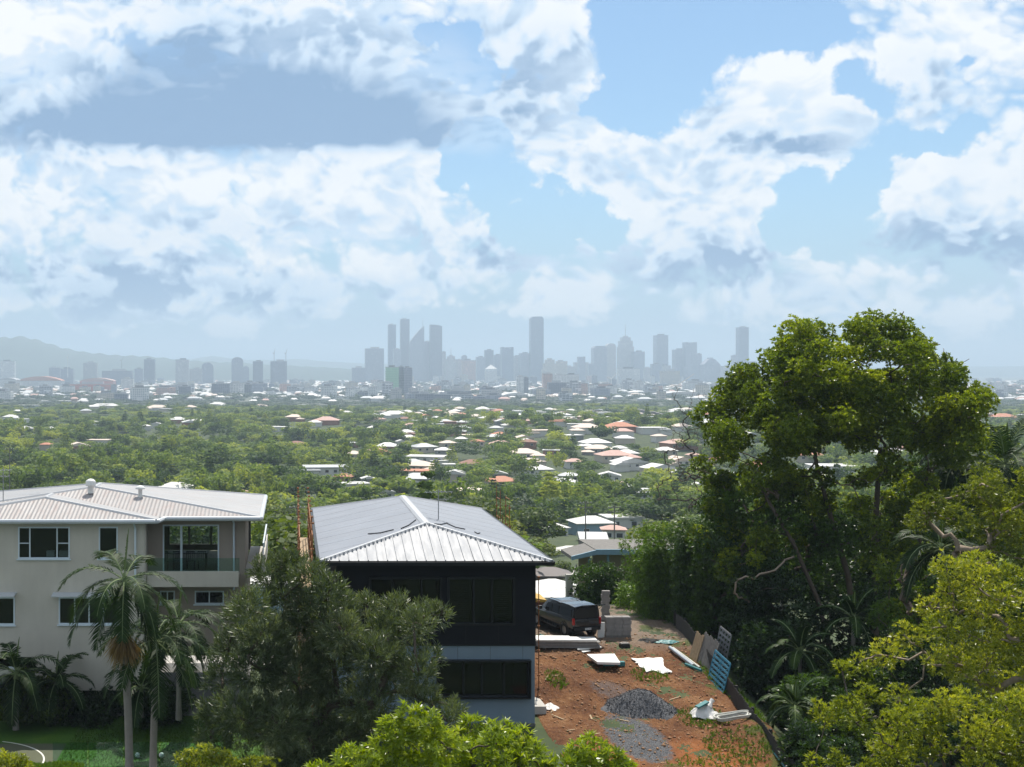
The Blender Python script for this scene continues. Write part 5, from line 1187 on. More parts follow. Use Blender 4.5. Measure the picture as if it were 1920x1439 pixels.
put(crumple('plastic_sheet', 0, 0, .30, .42, .16, M['sheet_plastic'], 12, label='crumpled white plastic next to the small concrete landing', category='plastic sheet'), 1032, 1328)
# foil rolls, pipes
for k, (x0, y0, x1, y1, rad, mt, lb) in enumerate(((1256, 1220, 1300, 1254, .085, 'foil', 'thick silver foil roll lying along the fence side of the yard'), (1262, 1219, 1312, 1256, .05, 'hose', 'pale pipe lying against the thick silver roll'),
                                                (1285, 1250, 1315, 1262, .06, 'tarp_teal', 'short blue wrapped bundle at the near end of the silver roll'))):
    a, b = ori(x0, y0, x1, y1); m = MB(); m.tube([Vector((0, 0, rad)), b-a+Vector((0, 0, rad))], rad, 10); o = m.build('roll', M[mt], label=lb, category='roll', smooth=False); o.location = a+Vector((0, 0, .04))
a, b = yp(1455, 1405), yp(1478, 1438); m = MB(); m.tube([Vector(), (b-a)*.6+Vector((0, 0, .04)), b-a], .05, 8); o = m.build('pipe', M['board_white'], label='white pipe at the foot of the fence near the bottom of the yard', category='pipe'); o.location = a+Vector((0, 0, .1))
# a few thin offcuts
OFF = []
rd = random.Random(8)
for k in range(14):
    x, y = rd.uniform(1020, 1280), rd.uniform(1225, 1400); a = yp(x, y); an = rd.uniform(0, 3); L = rd.uniform(.12, .35)
    m = MB(); m.obox((0, 0, .02), (math.cos(an), math.sin(an), .05), (-math.sin(an), math.cos(an), 0), (0, 0, 1), L, .03, .012)
    o = m.build('timber_offcut', M['timber'], category='offcut', group='timber offcuts on the dirt'); o.location = a; OFF.append((x, o))

ORD = ['leftmost', 'second from left', 'third from left', 'fourth from left', 'fifth from left', 'sixth from left', 'seventh from left', 'eighth from left', 'ninth from left', 'tenth from left', 'eleventh from left', 'twelfth from left', 'thirteenth from left', 'fourteenth from left', 'fifteenth from left', 'sixteenth from left']
for k, (x, o) in enumerate(sorted(OFF, key=lambda q: q[0])): o['label'] = 'short pale timber offcut on the red dirt, '+(ORD[k] if k < 13 else 'rightmost of all')

# fence along the right boundary, frames leaning on it
def fence_line(y): return yard_xr(y)+.15
fe = empty('paling_fence', (fence_line(48), 48, gz(17, 48)), label='timber paling fence darkened for shade, down the right side of the yard', category='fence'); fo = fe.location.copy()
m = MB(); y = 38.5; rd = random.Random(3)
while y < 59.5:
    x = fence_line(y); z = min(gz(x-.3, y), gz(x, y))+.0; h = .75+rd.uniform(-.04, .04); m.box(x-fo.x, x+.02-fo.x, y-fo.y, y+.095-fo.y, z-.4-fo.z, z+h-fo.z); y += .105
m.build('palings', M['timber_shaded'], fe)
for i, yy in enumerate(np.arange(38.6, 60.5, 2.4)):
    x = fence_line(yy)+.04; z = gz(x, yy); m = MB(); m.box(x-fo.x, x+.1-fo.x, yy-fo.y, yy+.1-fo.y, z-.4-fo.z, z+.8-fo.z); m.build('post', M['timber_shaded'], fe)
m = MB(); pts = [(fence_line(y)-.02-fo.x, y-fo.y, gz(fence_line(y)-.2, y)+.22-fo.z) for y in np.arange(40, 47, .5)]; m.tube(pts, .03, 5); m.build('edging_strip', M['tarp_teal'], fe)
def leaning(name, px0, py0, px1, py1, H, mat, label, cat, slats=0, frame=False, lean=.45, group=None, cols=1):
    a, b = ori(px0, py0, px1, py1); d = (b-a); L = d.length; d.normalize(); nx = Vector((1, 0, 0)); up = Vector((lean, 0, 1)).normalized(); nr = d.cross(up).normalized()
    t = empty(name, a, label=label, category=cat, group=group); m = MB(); c = lambda s, h: d*(s*L)+up*(h*H)
    if frame:
        for s in np.linspace(0, 1, cols+1): m.obox(c(s, .5), d, up, nr, .022, H/2, .02)
        m.build('upright', M[mat], t); m = MB()
        for h in np.linspace(0, 1, slats): m.obox(c(.5, h), d, up, nr, L/2, .045, .012)
        m.build('rail', M[mat], t)
        m = MB(); 
        for h in range(slats-1):
            for s in range(cols*2): p0, p1 = c(s/(cols*2), h/(slats-1)), c((s+1)/(cols*2), (h+1)/(slats-1)); m.tube([p0, p1], .012, 4)
        m.build('brace', M[mat], t)
    else:
        for k in range(slats): m.obox(c((k+.5)/slats, .5*(1-.03*(k % 3))), d, up, nr, L/slats*.46, H/2*(1-.03*(k % 3)), .015)
        m.build('slats', M[mat], t)
    return t
leaning('leaning_planks', 1292, 1232, 1306, 1242, 1.2, 'timber', 'pale planks leaning on the fence above the silver roll', 'planks', 4, lean=.3)
leaning('leaning_gate', 1306, 1240, 1333, 1262, 1.35, 'timber_grey', 'dark slatted gate panel leaning beside the pale planks', 'gate panel', 9, lean=.3)
leaning('blue_formwork_frame', 1328, 1272, 1356, 1300, 1.2, 'blue_frame', 'stack of bright blue metal frames leaning on the fence', 'metal frame', 7, True, .25, cols=2)
leaning('mesh_panel', 1336, 1250, 1356, 1268, 1.75, 'steel', 'thin grey mesh panel sticking up behind the blue frames', 'mesh panel', 9, True, .2, cols=4)

# scaffolding round the navy house
def scaffold(label, x, y0, y1, z0, z1, nb, wdt=.7, planks=True, sgn=-1):
    t = empty('scaffold', (x, y0, z0), label=label, category='scaffold', group='scaffolding round the navy house'); H = z1-z0
    rd = random.Random(int(x*10))
    for i in range(nb+1):
        yy = (y1-y0)*i/max(nb, 1)
        for xx in ((0, sgn*wdt) if wdt else (0,)):
            m = MB(); m.tube([(xx, yy, -.2), (xx, yy, H*rd.uniform(.9, 1.04))], .021, 6)
            for z in np.arange(.5, H, 1.0): m.box(xx-.05, xx+.05, yy-.05, yy+.05, z, z+.07)
            m.build('standard', M['rust_pole'], t)
    for z in np.arange(1.0, H-.2, 1.0):
        for xx in ((0, sgn*wdt) if wdt else (0,)):
            if nb: m = MB(); m.tube([(xx, 0, z), (xx, y1-y0, z)], .022, 5); m.build('ledger', M['rust_pole'], t)
    if planks and wdt:
        for z in np.arange(2.0, H-1.4, 2.0): m = MB(); m.box(min(0, sgn*wdt), max(0, sgn*wdt), 0, y1-y0, z+.03, z+.07); m.build('plank', M['timber'], t)
    return t
scaffold('orange scaffold standing along the left side of the navy house', .78, 47, 61, LZ+1.5, CAMZ-5.85, 7, .5)
scaffold('orange scaffold tower at the back right corner of the navy house', 10.35, 61.6, 63.0, CAMZ-13.5, ZP(972, 62), 1, .45, sgn=1)
scaffold('single rusty scaffold pole at the right front corner of the navy house', PX(1010, 50), 50, 50.4, CAMZ-13.0, ZP(1068, 50), 0, .0)
scaffold('thin orange poles rising behind the back edge of the navy roof', PX(938, 66), 66, 67.2, CAMZ-15, ZP(925, 66), 1, .5, sgn=1)

# carport, frame structure, white-roofed houses behind the yard
def carport():
    D = 74; x0, x1 = PX(1072, D), PX(1300, D); z = ZP(1050, D); xm = PX(1118, D)
    t = empty('carport', (xm, D, gz(xm, D)), label='tan flat-roofed carport with pale blue fascia behind the bamboo', category='carport'); o_ = t.location.copy()
    def loc(o): o.location = -o_; return o
    m = MB(); m.prism([(xm-.0, D, z+.3), (x1, D, z+.3), (x1, D, z+.62), (xm, D, z+.62)], (0, .12, 0)); m.prism([(x0, D, z-.04), (xm-.003, D, z+.3), (xm-.003, D, z+.58), (x0, D, z+.2)], (0, .12, 0)); loc(m.build('fascia', M['fascia_blue'], t)); m = MB()
    m.prism([(xm, D+.123, z+.3), (x1, D+.123, z+.3), (x1, D+.123, z+.6), (xm, D+.123, z+.6)], (0, 4.5, 0)); m.prism([(x0+.03, D+.123, z-.02), (xm-.003, D+.123, z+.3), (xm-.003, D+.123, z+.56), (x0+.03, D+.123, z+.18)], (0, 3, 0)); loc(m.build('roof', M['timber_grey'], t))
    m = MB(); m.box(xm+.1, x1, D+1.2, D+1.4, z-4.5, z+.295).box(x0+.9, xm+.1, D+2.0, D+2.2, z-4.5, z+.1); loc(m.build('wall', M['tan_wall'], t))
    for px in (1143, 1108): m = MB(); x = PX(px, D-.2); m.box(x-.07, x+.07, D+.1, D+.25, gz(x, D)-.5, z+.29 if px > 1120 else z+.05); loc(m.build('post', M['post_green'], t))
carport()
def frame():
    D = 71; x0 = PX(1067, D); z0, z1 = gz(x0, D)-1, ZP(1078, D); t = empty('concrete_portal', (x0, D, z0), label='raw pale concrete portal frame standing behind the utility', category='concrete frame'); o_ = t.location.copy()
    m = MB(); m.box(-.15, .22, 0, .3, 0, z1-z0); m.build('column', M['concrete'], t)
    m = MB(); m.prism([(.22, .05, z1-z0-.003), (.22, .05, z1-z0-.15), (1.3, 3.6, z1-z0-.15), (1.3, 3.6, z1-z0)], (.0, .25, 0)); m.box(.22, 1.0, 0, .12, z1-z0-.12, z1-z0-.003); m.build('beam', M['concrete'], t)
    m = MB(); m.prism([(.22, .05, z1-z0-1.5), (.22, .05, z1-z0-1.25), (1.3, 3.4, z1-z0-1.3), (1.3, 3.4, z1-z0-1.55)], (0, .25, 0)); m.build('beam', M['concrete'], t)
frame()

# glass pool fence, balls, yard path
t = empty('glass_fence', P(260, 1400, 48.6), label='frameless glass pool fence crossing the lawn behind the palm trunks', category='fence'); t.location.z = LZ
for k in range(5):
    m = MB(); x = -3.4+k*1.42; m.box(x, x+1.36, 0, .012, .06, 1.15); m.build('glass_panel', M['glass_clear'], t)
for k in range(6):
    m = MB(); x = -3.43+k*1.42; m.lathe((x, 0, 0), [(.028, 0), (.028, .16), (.001, .16)], 8); m.build('spigot', M['steel'], t)
for px, py, lb, mt in ((258, 1386, 'football with dark patches lying on the lawn between the palm trunks', 'rubber'), (303, 1381, 'plain white ball on the lawn right of the second palm trunk', None)):
    p = P(px, py, 50.3); p.z = LZ+.11; o = bpy.data.meshes.new('ball'); bm = bmesh.new(); bmesh.ops.create_icosphere(bm, subdivisions=3, radius=.11); bm.to_mesh(o); bm.free(); o.materials.append(M['white_paint']); o.materials.append(M['rubber'])
    if mt: 
        for f in o.polygons: f.material_index = int(math.sin(f.center.x*55)*math.sin(f.center.y*50)*math.sin(f.center.z*52+1) > .25)
    b = link('ball', o, label=lb, category='ball'); b.location = p

# ------------------------------------------------------------------ the valley: houses, trees, poles
def cards(c, r, n, size, flat=.8, seed=0):
    """small leaf clumps over an uneven ball"""
    pos, ax = clump_shell(c, (r, r, r), n, flat, .75)
    nrm = norm(ax+rng.normal(0, .55, (n, 3))); ref = norm(np.cross(nrm, unit(n))); w = np.cross(nrm, ref)
    s = size*rng.uniform(.6, 1.4, n)[:, None]; q = np.empty((n, 4, 3))
    q[:, 0] = pos-ref*s; q[:, 1] = pos-w*s*.6; q[:, 2] = pos+ref*s; q[:, 3] = pos+w*s*.6
    return q
def far_proto(kind, seed, dens=1.0):
    r = random.Random(seed); qs, ts = [], []; mb = MB()
    if kind == 'round':
        R0 = r.uniform(3.6, 5.0); H = R0*r.uniform(1.25, 1.6); cs = [((r.gauss(0, R0*.42), r.gauss(0, R0*.42), H+r.uniform(-.42, .30)*R0), R0*r.uniform(.34, .52)) for _ in range(13)]
        sz, fl, n = .34, .8, 150
    elif kind == 'gum':
        H = r.uniform(8, 12); cs = [((r.gauss(0, 1.9), r.gauss(0, 1.9), H*r.uniform(.45, 1.0)), r.uniform(.9, 1.7)) for _ in range(15)]; sz, fl, n = .28, .7, 100
    elif kind == 'low':
        R0 = r.uniform(2.2, 3.2); H = R0*.9; cs = [((r.gauss(0, R0*.5), r.gauss(0, R0*.5), H+r.uniform(-.4, .25)*R0), R0*r.uniform(.35, .5)) for _ in range(8)]; sz, fl, n = .28, .8, 110
    elif kind == 'pine':
        H = r.uniform(11, 15); cs = []
        for k in range(9):
            z = H*(.25+.75*k/9); rr = (1-k/9.5)*2.6+.35
            for j in range(4 if k < 7 else 2): a = j*1.57+k*.8+r.uniform(-.2, .2); cs.append(((math.cos(a)*rr*.6, math.sin(a)*rr*.6, z), rr*.5))
        sz, fl, n = .28, .5, 46
    for c, rad in cs:
        q = cards(c, rad, int(n*dens), sz/dens**.5, fl); qs.append(q); ts.append(np.full(len(q), r.uniform(.25, .6))+rng.normal(0, .1, len(q)))
    top = max(c[2] for c, _ in cs)
    skeleton(mb, [(0, 0, -1.5), (0, 0, top*.3)], [c for c, _ in cs], .22 if kind != 'low' else .12, seed=seed, steps=3, nseg=5, rtip=.04)
    mat = M['leaf_far_dark'] if kind == 'pine' or (kind == 'round' and seed % 4 == 0) else M['leaf_far']
    return quads_to_mesh('crown', np.concatenate(qs), mat, np.clip(np.concatenate(ts), 0, 1)), mb.mesh('trunk', M['bark_dark'])
def palm_proto(seed):
    q, ts, mb, rb = [], [], MB(), MB(); rd = random.Random(seed); H = rd.uniform(5, 8); mb.tube([(0, 0, -1), (.1, 0, H*.5), (0, 0, H)], [.18, .14, .12], 6)
    for k in range(16): e = R(-25+90*(k/16)); az = 2.4*k; frond(q, ts, (0, 0, H), (math.cos(az)*math.cos(e), math.sin(az)*math.cos(e), math.sin(e)), 2.6, 1.1, nl=12, ll=.8, lw=.12, mb=None, tint=.5)
    return quads_to_mesh('crown', np.concatenate(q), M['leaf_palm'], np.clip(np.concatenate(ts), 0, 1)), mb.mesh('trunk', M['bark_palm'])
PROTO = {k: [far_proto(k, s) for s in range(n)] for k, n in (('round', 8), ('gum', 6), ('low', 4), ('pine', 3))}
PROTO['palm'] = [palm_proto(1), palm_proto(2)]
LO = [far_proto(k, s, .42)[0] for k, s in (('round', 1), ('round', 2), ('round', 3), ('gum', 1), ('round', 6), ('low', 1), ('round', 5), ('round', 7), ('gum', 4), ('round', 4), ('pine', 0))]

M['w_white'] = plain('house_white', (.62, .61, .58), .8, .06, .5); M['w_cream'] = plain('house_cream', (.50, .44, .36), .85, .06, .5); M['w_brick'] = plain('house_brick', (.30, .14, .09), .9, .15, 2)
M['w_grey'] = plain('house_grey', (.25, .25, .25), .85, .08, .5); M['w_blue'] = plain('house_blue', (.22, .33, .42), .8, .06, .5); M['w_brown'] = plain('house_brown', (.22, .15, .11), .85, .1, .5)
M['r_white'] = plain('roof_white', (.58, .565, .55), .55, .08, .4); M['r_cream'] = plain('roof_cream', (.62, .50, .42), .7, .1, .5); M['r_tile'] = plain('roof_terracotta', (.46, .19, .11), .8, .15, .6)
M['r_pink'] = plain('roof_pink', (.52, .33, .28), .8, .12, .6); M['r_grey'] = plain('roof_light_grey', (.40, .41, .42), .6, .1, .4); M['r_dark'] = plain('roof_dark', (.13, .11, .11), .7, .12, .5); M['r_brown'] = plain('roof_brown', (.26, .13, .09), .85, .12, .6)
M['far_glass'] = glassmat('far_window', (.02, .025, .03), .12)
COLN = {'r_white': 'white', 'r_cream': 'cream', 'r_tile': 'terracotta', 'r_pink': 'faded pink', 'r_grey': 'light grey', 'r_dark': 'dark', 'r_brown': 'brown'}
WN = {'w_white': 'white', 'w_cream': 'cream', 'w_brick': 'brick', 'w_grey': 'grey', 'w_blue': 'pale blue', 'w_brown': 'brown'}
def roofed(t, w, d, h, wall, roof, style, z0=0, ov=.5, pitch=.36, x0=0, y0=0, near=True):
    """walls, roof and windows of one house body centred on x0, y0"""
    m = MB(); m.box(x0-w/2, x0+w/2, y0-d/2, y0+d/2, z0-3, z0+h); m.build('wall', M[wall], t)
    m = MB(); W, Dp = w/2+ov, d/2+ov; zt = z0+h
    if style == 'flat': m.box(x0-W, x0+W, y0-Dp, y0+Dp, zt+.003, zt+.35)
    else:
        E = [(x0-W, y0-Dp, zt), (x0+W, y0-Dp, zt), (x0+W, y0+Dp, zt), (x0-W, y0+Dp, zt)]; rise = min(W, Dp)*pitch
        if style == 'hip':
            k = min(W, Dp)*.98; A, B = ((x0-W+k, y0, zt+rise), (x0+W-k, y0, zt+rise)) if W >= Dp else ((x0, y0-Dp+k, zt+rise), (x0, y0+Dp-k, zt+rise))
            if W >= Dp: m.quad(E[0], E[1], B, A); m.tri(E[1], E[2], B); m.quad(E[2], E[3], A, B); m.tri(E[3], E[0], A)
            else: m.tri(E[0], E[1], A); m.quad(E[1], E[2], B, A); m.tri(E[2], E[3], B); m.quad(E[3], E[0], A, B)
        else:
            A, B = (x0, y0-Dp, zt+rise), (x0, y0+Dp, zt+rise); m.quad(E[1], E[2], B, A); m.quad(E[3], E[0], A, B); m.tri(E[0], E[1], A); m.tri(E[2], E[3], B)
        m.poly([(x, y, z-.002) for x, y, z in reversed(E)]); m.box(x0-W-.02, x0+W+.02, y0-Dp-.05, y0-Dp-.003, zt-.2, zt+.03)
    m.build('roof', M[roof], t)
    if near:
        n = max(2, int(w/3.2)); st = 2 if h > 4.5 else 1
        for s in range(st):
            for i in range(n):
                cx = x0-w/2+w*(i+.5)/n; zb = z0+.9+s*2.9+(0 if st > 1 else (h-2.7)*.5)
                m = MB(); m.box(cx-.75, cx+.75, y0-d/2-.05, y0-d/2-.003, zb, zb+1.25); f = m.build('window', M['white_alu'], t); m = MB(); m.box(cx-.68, cx+.68, y0-d/2-.07, y0-d/2-.052, zb+.07, zb+1.18); m.build('pane', M['far_glass'], f)
OCC = []     # ground kept free of trees: x, y, radius, and the sight line to it
_ys = np.geomspace(110, 2600, 900)
def hit(px, py, off=0.0):
    """ground point seen at px, py, raised by off"""
    s = (px-VPX)/F
    best = None
    for D in _ys:
        if ZP(py, D) <= gz(s*D, D)+off: return D
    return 2200
def place(px, D): x = PX(px, D); return Vector((x, D, gz(x, D)))
def lbl_pos(px):
    for a, s in ((120, 'far left'), (300, 'under the hill slope'), (470, 'left of the city cluster'), (600, 'above the houses gap'), (700, 'left of the four towers'), (840, 'under the four towers'),
                 (940, 'under the pink block'), (1060, 'under the tallest tower'), (1180, 'under the antenna tower'), (1290, 'under the lone square tower')):
        if px < a: return s
    return 'beside the tallest tree'
def lbl_depth(D): return 'near slope' if D < 260 else 'valley' if D < 480 else 'wooded rise' if D < 850 else 'far ridge'
USED = {}
def uniq(base, o):
    """things whose words come out the same share a group"""
    USED.setdefault(base, []).append(o)
def finish_labels():
    for base, objs in USED.items():
        objs.sort(key=lambda o: o.location.x/o.location.y); n = len(objs)
        for k, o in enumerate(objs):
            suf = '' if n == 1 else ', leftmost' if k == 0 else ', rightmost' if k == n-1 else ', '+ORD[k] if k < 8 else ', '+ORD[n-1-k].replace('left', 'right') if n-1-k < 8 else ''
            o['label'] = base+suf
HOUSES = []
def house(px, pyr, wpx, roof='r_white', wall='w_white', style='hip', two=False, D=None, rz=None, lab=None, wing=None, dm=.75, h=None, pri=True):
    """pyr: photo row of the roof; wpx: its width"""
    if D is None:
        D = 600
        for _ in range(6): D = hit(px, pyr, 4.5)
    w = max(5, wpx*D/F*.9); p = place(px, D); r = random.Random(int(px*7+pyr)); ht = h or (5.6 if two else 3.1)
    p.z = ZP(pyr, D)-ht-.8 if abs(ZP(pyr, D)-ht-.8-p.z) < 6 else p.z
    rz = r.uniform(-.35, .35) if rz is None else rz
    t = empty('house', p, rz, category='house', group='houses in the valley'); d = min(w*dm, 16)
    roofed(t, w, d, ht, wall, roof, style, near=D < 700)
    if wing or (w > 13 and wing is None): roofed(t, w*.45, d*.7, ht*.72, wall, roof, style, x0=w*r.choice((-.42, .42)), y0=-d*.45, near=False)
    if lab: t['label'] = lab; t['group'] = None; del t['group']
    else: uniq(f"{WN[wall]} {'two-storey ' if two else ''}house, {COLN[roof]} {'flat ' if style == 'flat' else ''}roof, {lbl_depth(D)}, {lbl_pos(px)}", t)
    OCC.append((p.x, p.y, w*.55, px, D if pri else -1)); HOUSES.append(t); return t
W_, Cm, Br, Gy, Bl = 'w_white', 'w_cream', 'w_brick', 'w_grey', 'w_blue'
HL = [(661, 848, 40, 'r_cream', Cm, 'hip', 1), (610, 872, 88, 'r_grey', W_, 'flat', 0), (645, 889, 36, 'r_tile', Br, 'hip', 0), (664, 903, 55, 'r_white', W_, 'flat', 0), (800, 853, 75, 'r_white', W_, 'flat', 1), (831, 841, 34, 'r_white', Gy, 'hip', 1),
      (853, 884, 48, 'r_white', Cm, 'gable', 1), (982, 846, 62, 'r_cream', W_, 'hip', 0), (990, 826, 34, 'r_brown', Br, 'hip', 0), (1007, 876, 56, 'r_white', W_, 'hip', 1), (1063, 902, 58, 'r_white', W_, 'hip', 0), (1067, 888, 42, 'r_grey', Cm, 'hip', 1),
      (1011, 805, 46, 'r_cream', W_, 'flat', 1), (1100, 799, 56, 'r_cream', W_, 'hip', 1), (1163, 797, 60, 'r_tile', Br, 'hip', 0), (1168, 806, 40, 'r_pink', W_, 'hip', 0), (1220, 800, 52, 'r_white', W_, 'flat', 0), (1277, 797, 38, 'r_cream', W_, 'hip', 0),
      (1115, 827, 58, 'r_white', W_, 'hip', 1), (1122, 838, 52, 'r_cream', Gy, 'hip', 1), (1152, 850, 68, 'r_pink', Cm, 'hip', 0), (1180, 863, 66, 'r_white', W_, 'gable', 0), (1269, 828, 56, 'r_pink', Br, 'hip', 0), (1357, 858, 50, 'r_tile', Cm, 'hip', 0),
      (913, 782, 30, 'r_white', W_, 'hip', 0), (988, 770, 60, 'r_white', W_, 'flat', 0), (739, 775, 54, 'r_white', W_, 'hip', 0), (847, 773, 30, 'r_cream', W_, 'hip', 0), (552, 780, 36, 'r_cream', Br, 'hip', 1), (612, 786, 52, 'r_pink', Br, 'hip', 0), (519, 799, 40, 'r_white', W_, 'flat', 0),
      (197, 760, 58, 'r_white', Cm, 'hip', 0), (295, 763, 44, 'r_cream', W_, 'hip', 0), (357, 762, 24, 'r_cream', W_, 'hip', 0), (408, 757, 32, 'r_white', W_, 'hip', 1), (334, 785, 36, 'r_white', Br, 'hip', 1), (370, 787, 28, 'r_white', Cm, 'hip', 0), (293, 793, 22, 'r_white', W_, 'gable', 1), (273, 797, 20, 'r_white', W_, 'hip', 0),
      (178, 790, 18, 'r_white', W_, 'hip', 0), (87, 831, 24, 'r_tile', Cm, 'hip', 0), (67, 858, 32, 'r_white', W_, 'hip', 0), (186, 823, 42, 'r_cream', W_, 'flat', 0), (55, 759, 46, 'r_grey', Bl, 'flat', 0), (105, 751, 60, 'r_white', W_, 'flat', 1),
      (770, 795, 26, 'r_pink', W_, 'hip', 0), (955, 795, 30, 'r_white', W_, 'hip', 0), (895, 825, 24, 'r_tile', Cm, 'hip', 0), (752, 825, 20, 'r_white', W_, 'gable', 0), (865, 820, 24, 'r_white', W_, 'hip', 1), (700, 800, 24, 'r_white', W_, 'hip', 0), (650, 772, 22, 'r_white', W_, 'hip', 0), (905, 765, 26, 'r_white', W_, 'hip', 0),
      (862, 765, 24, 'r_cream', W_, 'hip', 0), (1050, 775, 30, 'r_white', W_, 'hip', 0), (1130, 772, 30, 'r_white', W_, 'flat', 0), (1225, 775, 36, 'r_dark', Bl, 'gable', 1), (1190, 770, 60, 'r_dark', Bl, 'gable', 1), (1270, 768, 30, 'r_white', W_, 'hip', 0), (930, 800, 26, 'r_grey', W_, 'hip', 0), (1235, 815, 26, 'r_cream', W_, 'hip', 0),
      (1310, 905, 24, 'r_white', W_, 'gable', 0), (1240, 893, 24, 'r_white', W_, 'hip', 0), (1300, 850, 26, 'r_pink', Cm, 'hip', 0), (1420, 870, 60, 'r_tile', Cm, 'hip', 0), (1560, 870, 90, 'r_white', W_, 'flat', 1), (1520, 850, 50, 'r_tile', Cm, 'hip', 0), (1670, 845, 60, 'r_white', W_, 'hip', 0), (1800, 830, 60, 'r_cream', W_, 'hip', 0), (1880, 780, 50, 'r_tile', Cm, 'hip', 0),
      (1830, 790, 40, 'r_white', W_, 'hip', 0), (1540, 890, 50, 'r_white', W_, 'hip', 0), (1330, 790, 34, 'r_white', W_, 'hip', 0), (490, 760, 24, 'r_cream', W_, 'hip', 0), (590, 790, 26, 'r_white', W_, 'hip', 0), (20, 780, 30, 'r_white', W_, 'hip', 0), (125, 912, 26, 'r_white', W_, 'hip', 0), (330, 910, 78, 'r_white', W_, 'hip', 0), (450, 918, 26, 'r_pink', W_, 'hip', 0), (690, 893, 24, 'r_white', Gy, 'gable', 1), (845, 868, 30, 'r_white', W_, 'flat', 0)]
for q in HL: house(q[0], q[1], q[2], q[3], q[4], q[5], bool(q[6]))
# the named nearer ones
house(1108, 972, 78, 'r_white', 'w_blue', 'hip', True, D=300, rz=.1, lab='pale blue house with white hip roof in the valley behind the carport', wing=False, h=4.2)
house(1110, 1000, 66, 'r_grey', 'w_grey', 'gable', True, D=262, rz=1.45, lab='grey house with low skillion roof just below the pale blue house', wing=False, h=4.6)
house(1165, 964, 72, 'r_white', 'w_white', 'flat', False, D=330, rz=.05, lab='long white flat-roofed house right of the pale blue house', wing=False)
house(1040, 982, 34, 'r_white', 'w_white', 'hip', D=290, lab='white-roofed house left of the pale blue house')
house(1068, 1024, 38, 'r_white', 'w_grey', 'hip', D=235, lab='white-roofed shed-like house in the trees left of the carport roof')
house(1160, 1026, 36, 'r_white', 'w_brown', 'gable', D=225, lab='small white roof just above the carport fascia')
house(1150, 985, 28, 'r_pink', 'w_white', 'hip', D=285, lab='small pinkish house peeping out right of the pale blue house')
house(1030, 1064, 46, 'r_dark', 'w_brown', 'hip', D=160, lab='dark brown roof right of the navy house eave')
house(486, 962, 60, 'r_white', 'w_blue', 'flat', D=125, lab='white flat-roofed house peeping out behind the right end of the beige house', rz=0., wing=False)
t = house(1035, 1090, 110, 'r_white', 'w_white', 'hip', False, D=97, rz=.0, lab='white hip-roofed house below the yard behind the utility', wing=False, dm=.9)
m = MB(); m.box(-2.6, 3.4, -6.4, -2.4, .2, .32).box(-2.6, 3.4, -6.42, -6.41, .2, .5); m.build('verandah_roof', M['r_white'], t)
finish = None
# random further roofs among the trees
rd = random.Random(77); cnt = 0
while cnt < 205:
    px = rd.choice((rd.uniform(680, 1500), rd.uniform(0, 1920), rd.uniform(700, 1300))); D = rd.uniform(430, 1500); x = PX(px, D)
    if px < 640 and (D < 700 or rd.random() < .55): continue
    if any((x-a)**2+(D-b)**2 < (c+13)**2 for a, b, c, _, _ in OCC): continue
    py = HY-(gz(x, D)+4-CAMZ)*F/D; house(px, py, rd.uniform(9, 15)*F/D, rd.choice(('r_white', 'r_white', 'r_white', 'r_white', 'r_white', 'r_cream', 'r_cream', 'r_pink', 'r_tile', 'r_grey', 'r_grey', 'r_brown')), rd.choice((W_, W_, Cm, Br, Gy)), rd.choice(('hip', 'hip', 'gable', 'flat')), rd.random() < .35, D=D, pri=False); cnt += 1

# trees over the valley: near and large ones are things, the rest one wood
KN = {'round': ('broadleaf_tree', 'tree', 'broad tree'), 'gum': ('gum_tree', 'tree', 'airy gum'), 'low': ('low_tree', 'tree', 'low round tree'), 'pine': ('pine_tree', 'pine', 'dark pine'), 'palm': ('palm_tree', 'palm', 'palm')}
def fartree(kind, x, y, s, rz, seed):
    me, tr = PROTO[kind][seed % len(PROTO[kind])]; n = KN[kind]; p = (x, y, gz(x, y)-.3); px = VPX+x*F/y
    t = empty(n[0], p, rz, category=n[1], group={'tree': 'trees across the valley', 'pine': 'dark pines across the valley', 'palm': 'small palms across the valley'}[n[1]]); t.scale = (s*1.12, s*1.12, s*random.uniform(.8, 1.0))
    link('crown', me, t); link('trunk', tr, t)
    uniq(f"{'tall' if s > 1.15 else 'small' if s < .8 else 'middling'} {n[2]}, {lbl_depth(y)}, {lbl_pos(px)}", t)
rd = random.Random(4); random.seed(4); pts = []
D = 84.0
while D < 1750:
    sp = 7.4+D*.0058
    x = (0-VPX)/F*D-sp*1.5
    while x < (1920-VPX)/F*D+sp:
        xx, yy = x+rd.uniform(-.4, .4)*sp, D+rd.uniform(-.45, .45)*sp
        px = VPX+xx*F/yy
        ok = not any((xx-a)**2+(yy-b)**2 < (c+1.6)**2 for a, b, c, _, _ in OCC)
        # keep the sight line to each house roof open
        if ok:
            for a, b, c, hp, hd in OCC:
                if yy < b and b-yy < (26+hd*.105 if hd > 0 else 12+b*.07) and abs(px-(hp if hd > 0 else VPX+a*F/b)) < c*F/b*.9: ok = False; break
        if D < 118 and (560 < px < 1230): ok = False
        if 560 < px < 1040 and D < 135: ok = False
        if 1058 < px < 1206 and 208 < yy < 335: ok = False
        if -80 < px < 495 and D < 112: ok = False
        if px > 1240 and D < 90: ok = False
        dens_ = .93 if px < 640 else .82
        if ok and rd.random() < dens_: pts.append((xx, yy, px))
        x += sp
    D += sp*.92
rows = sorted(pts, key=lambda p: p[1]); vis = [p for p in rows if not (p[2] > 1420 and p[1] > 110) and not (560 < p[2] < 1035 and p[1] < 165)]
near = vis[:330]; nearset = set(near); rest = [p for p in rows if p not in nearset]
cnt_k = {k: 0 for k in KN}
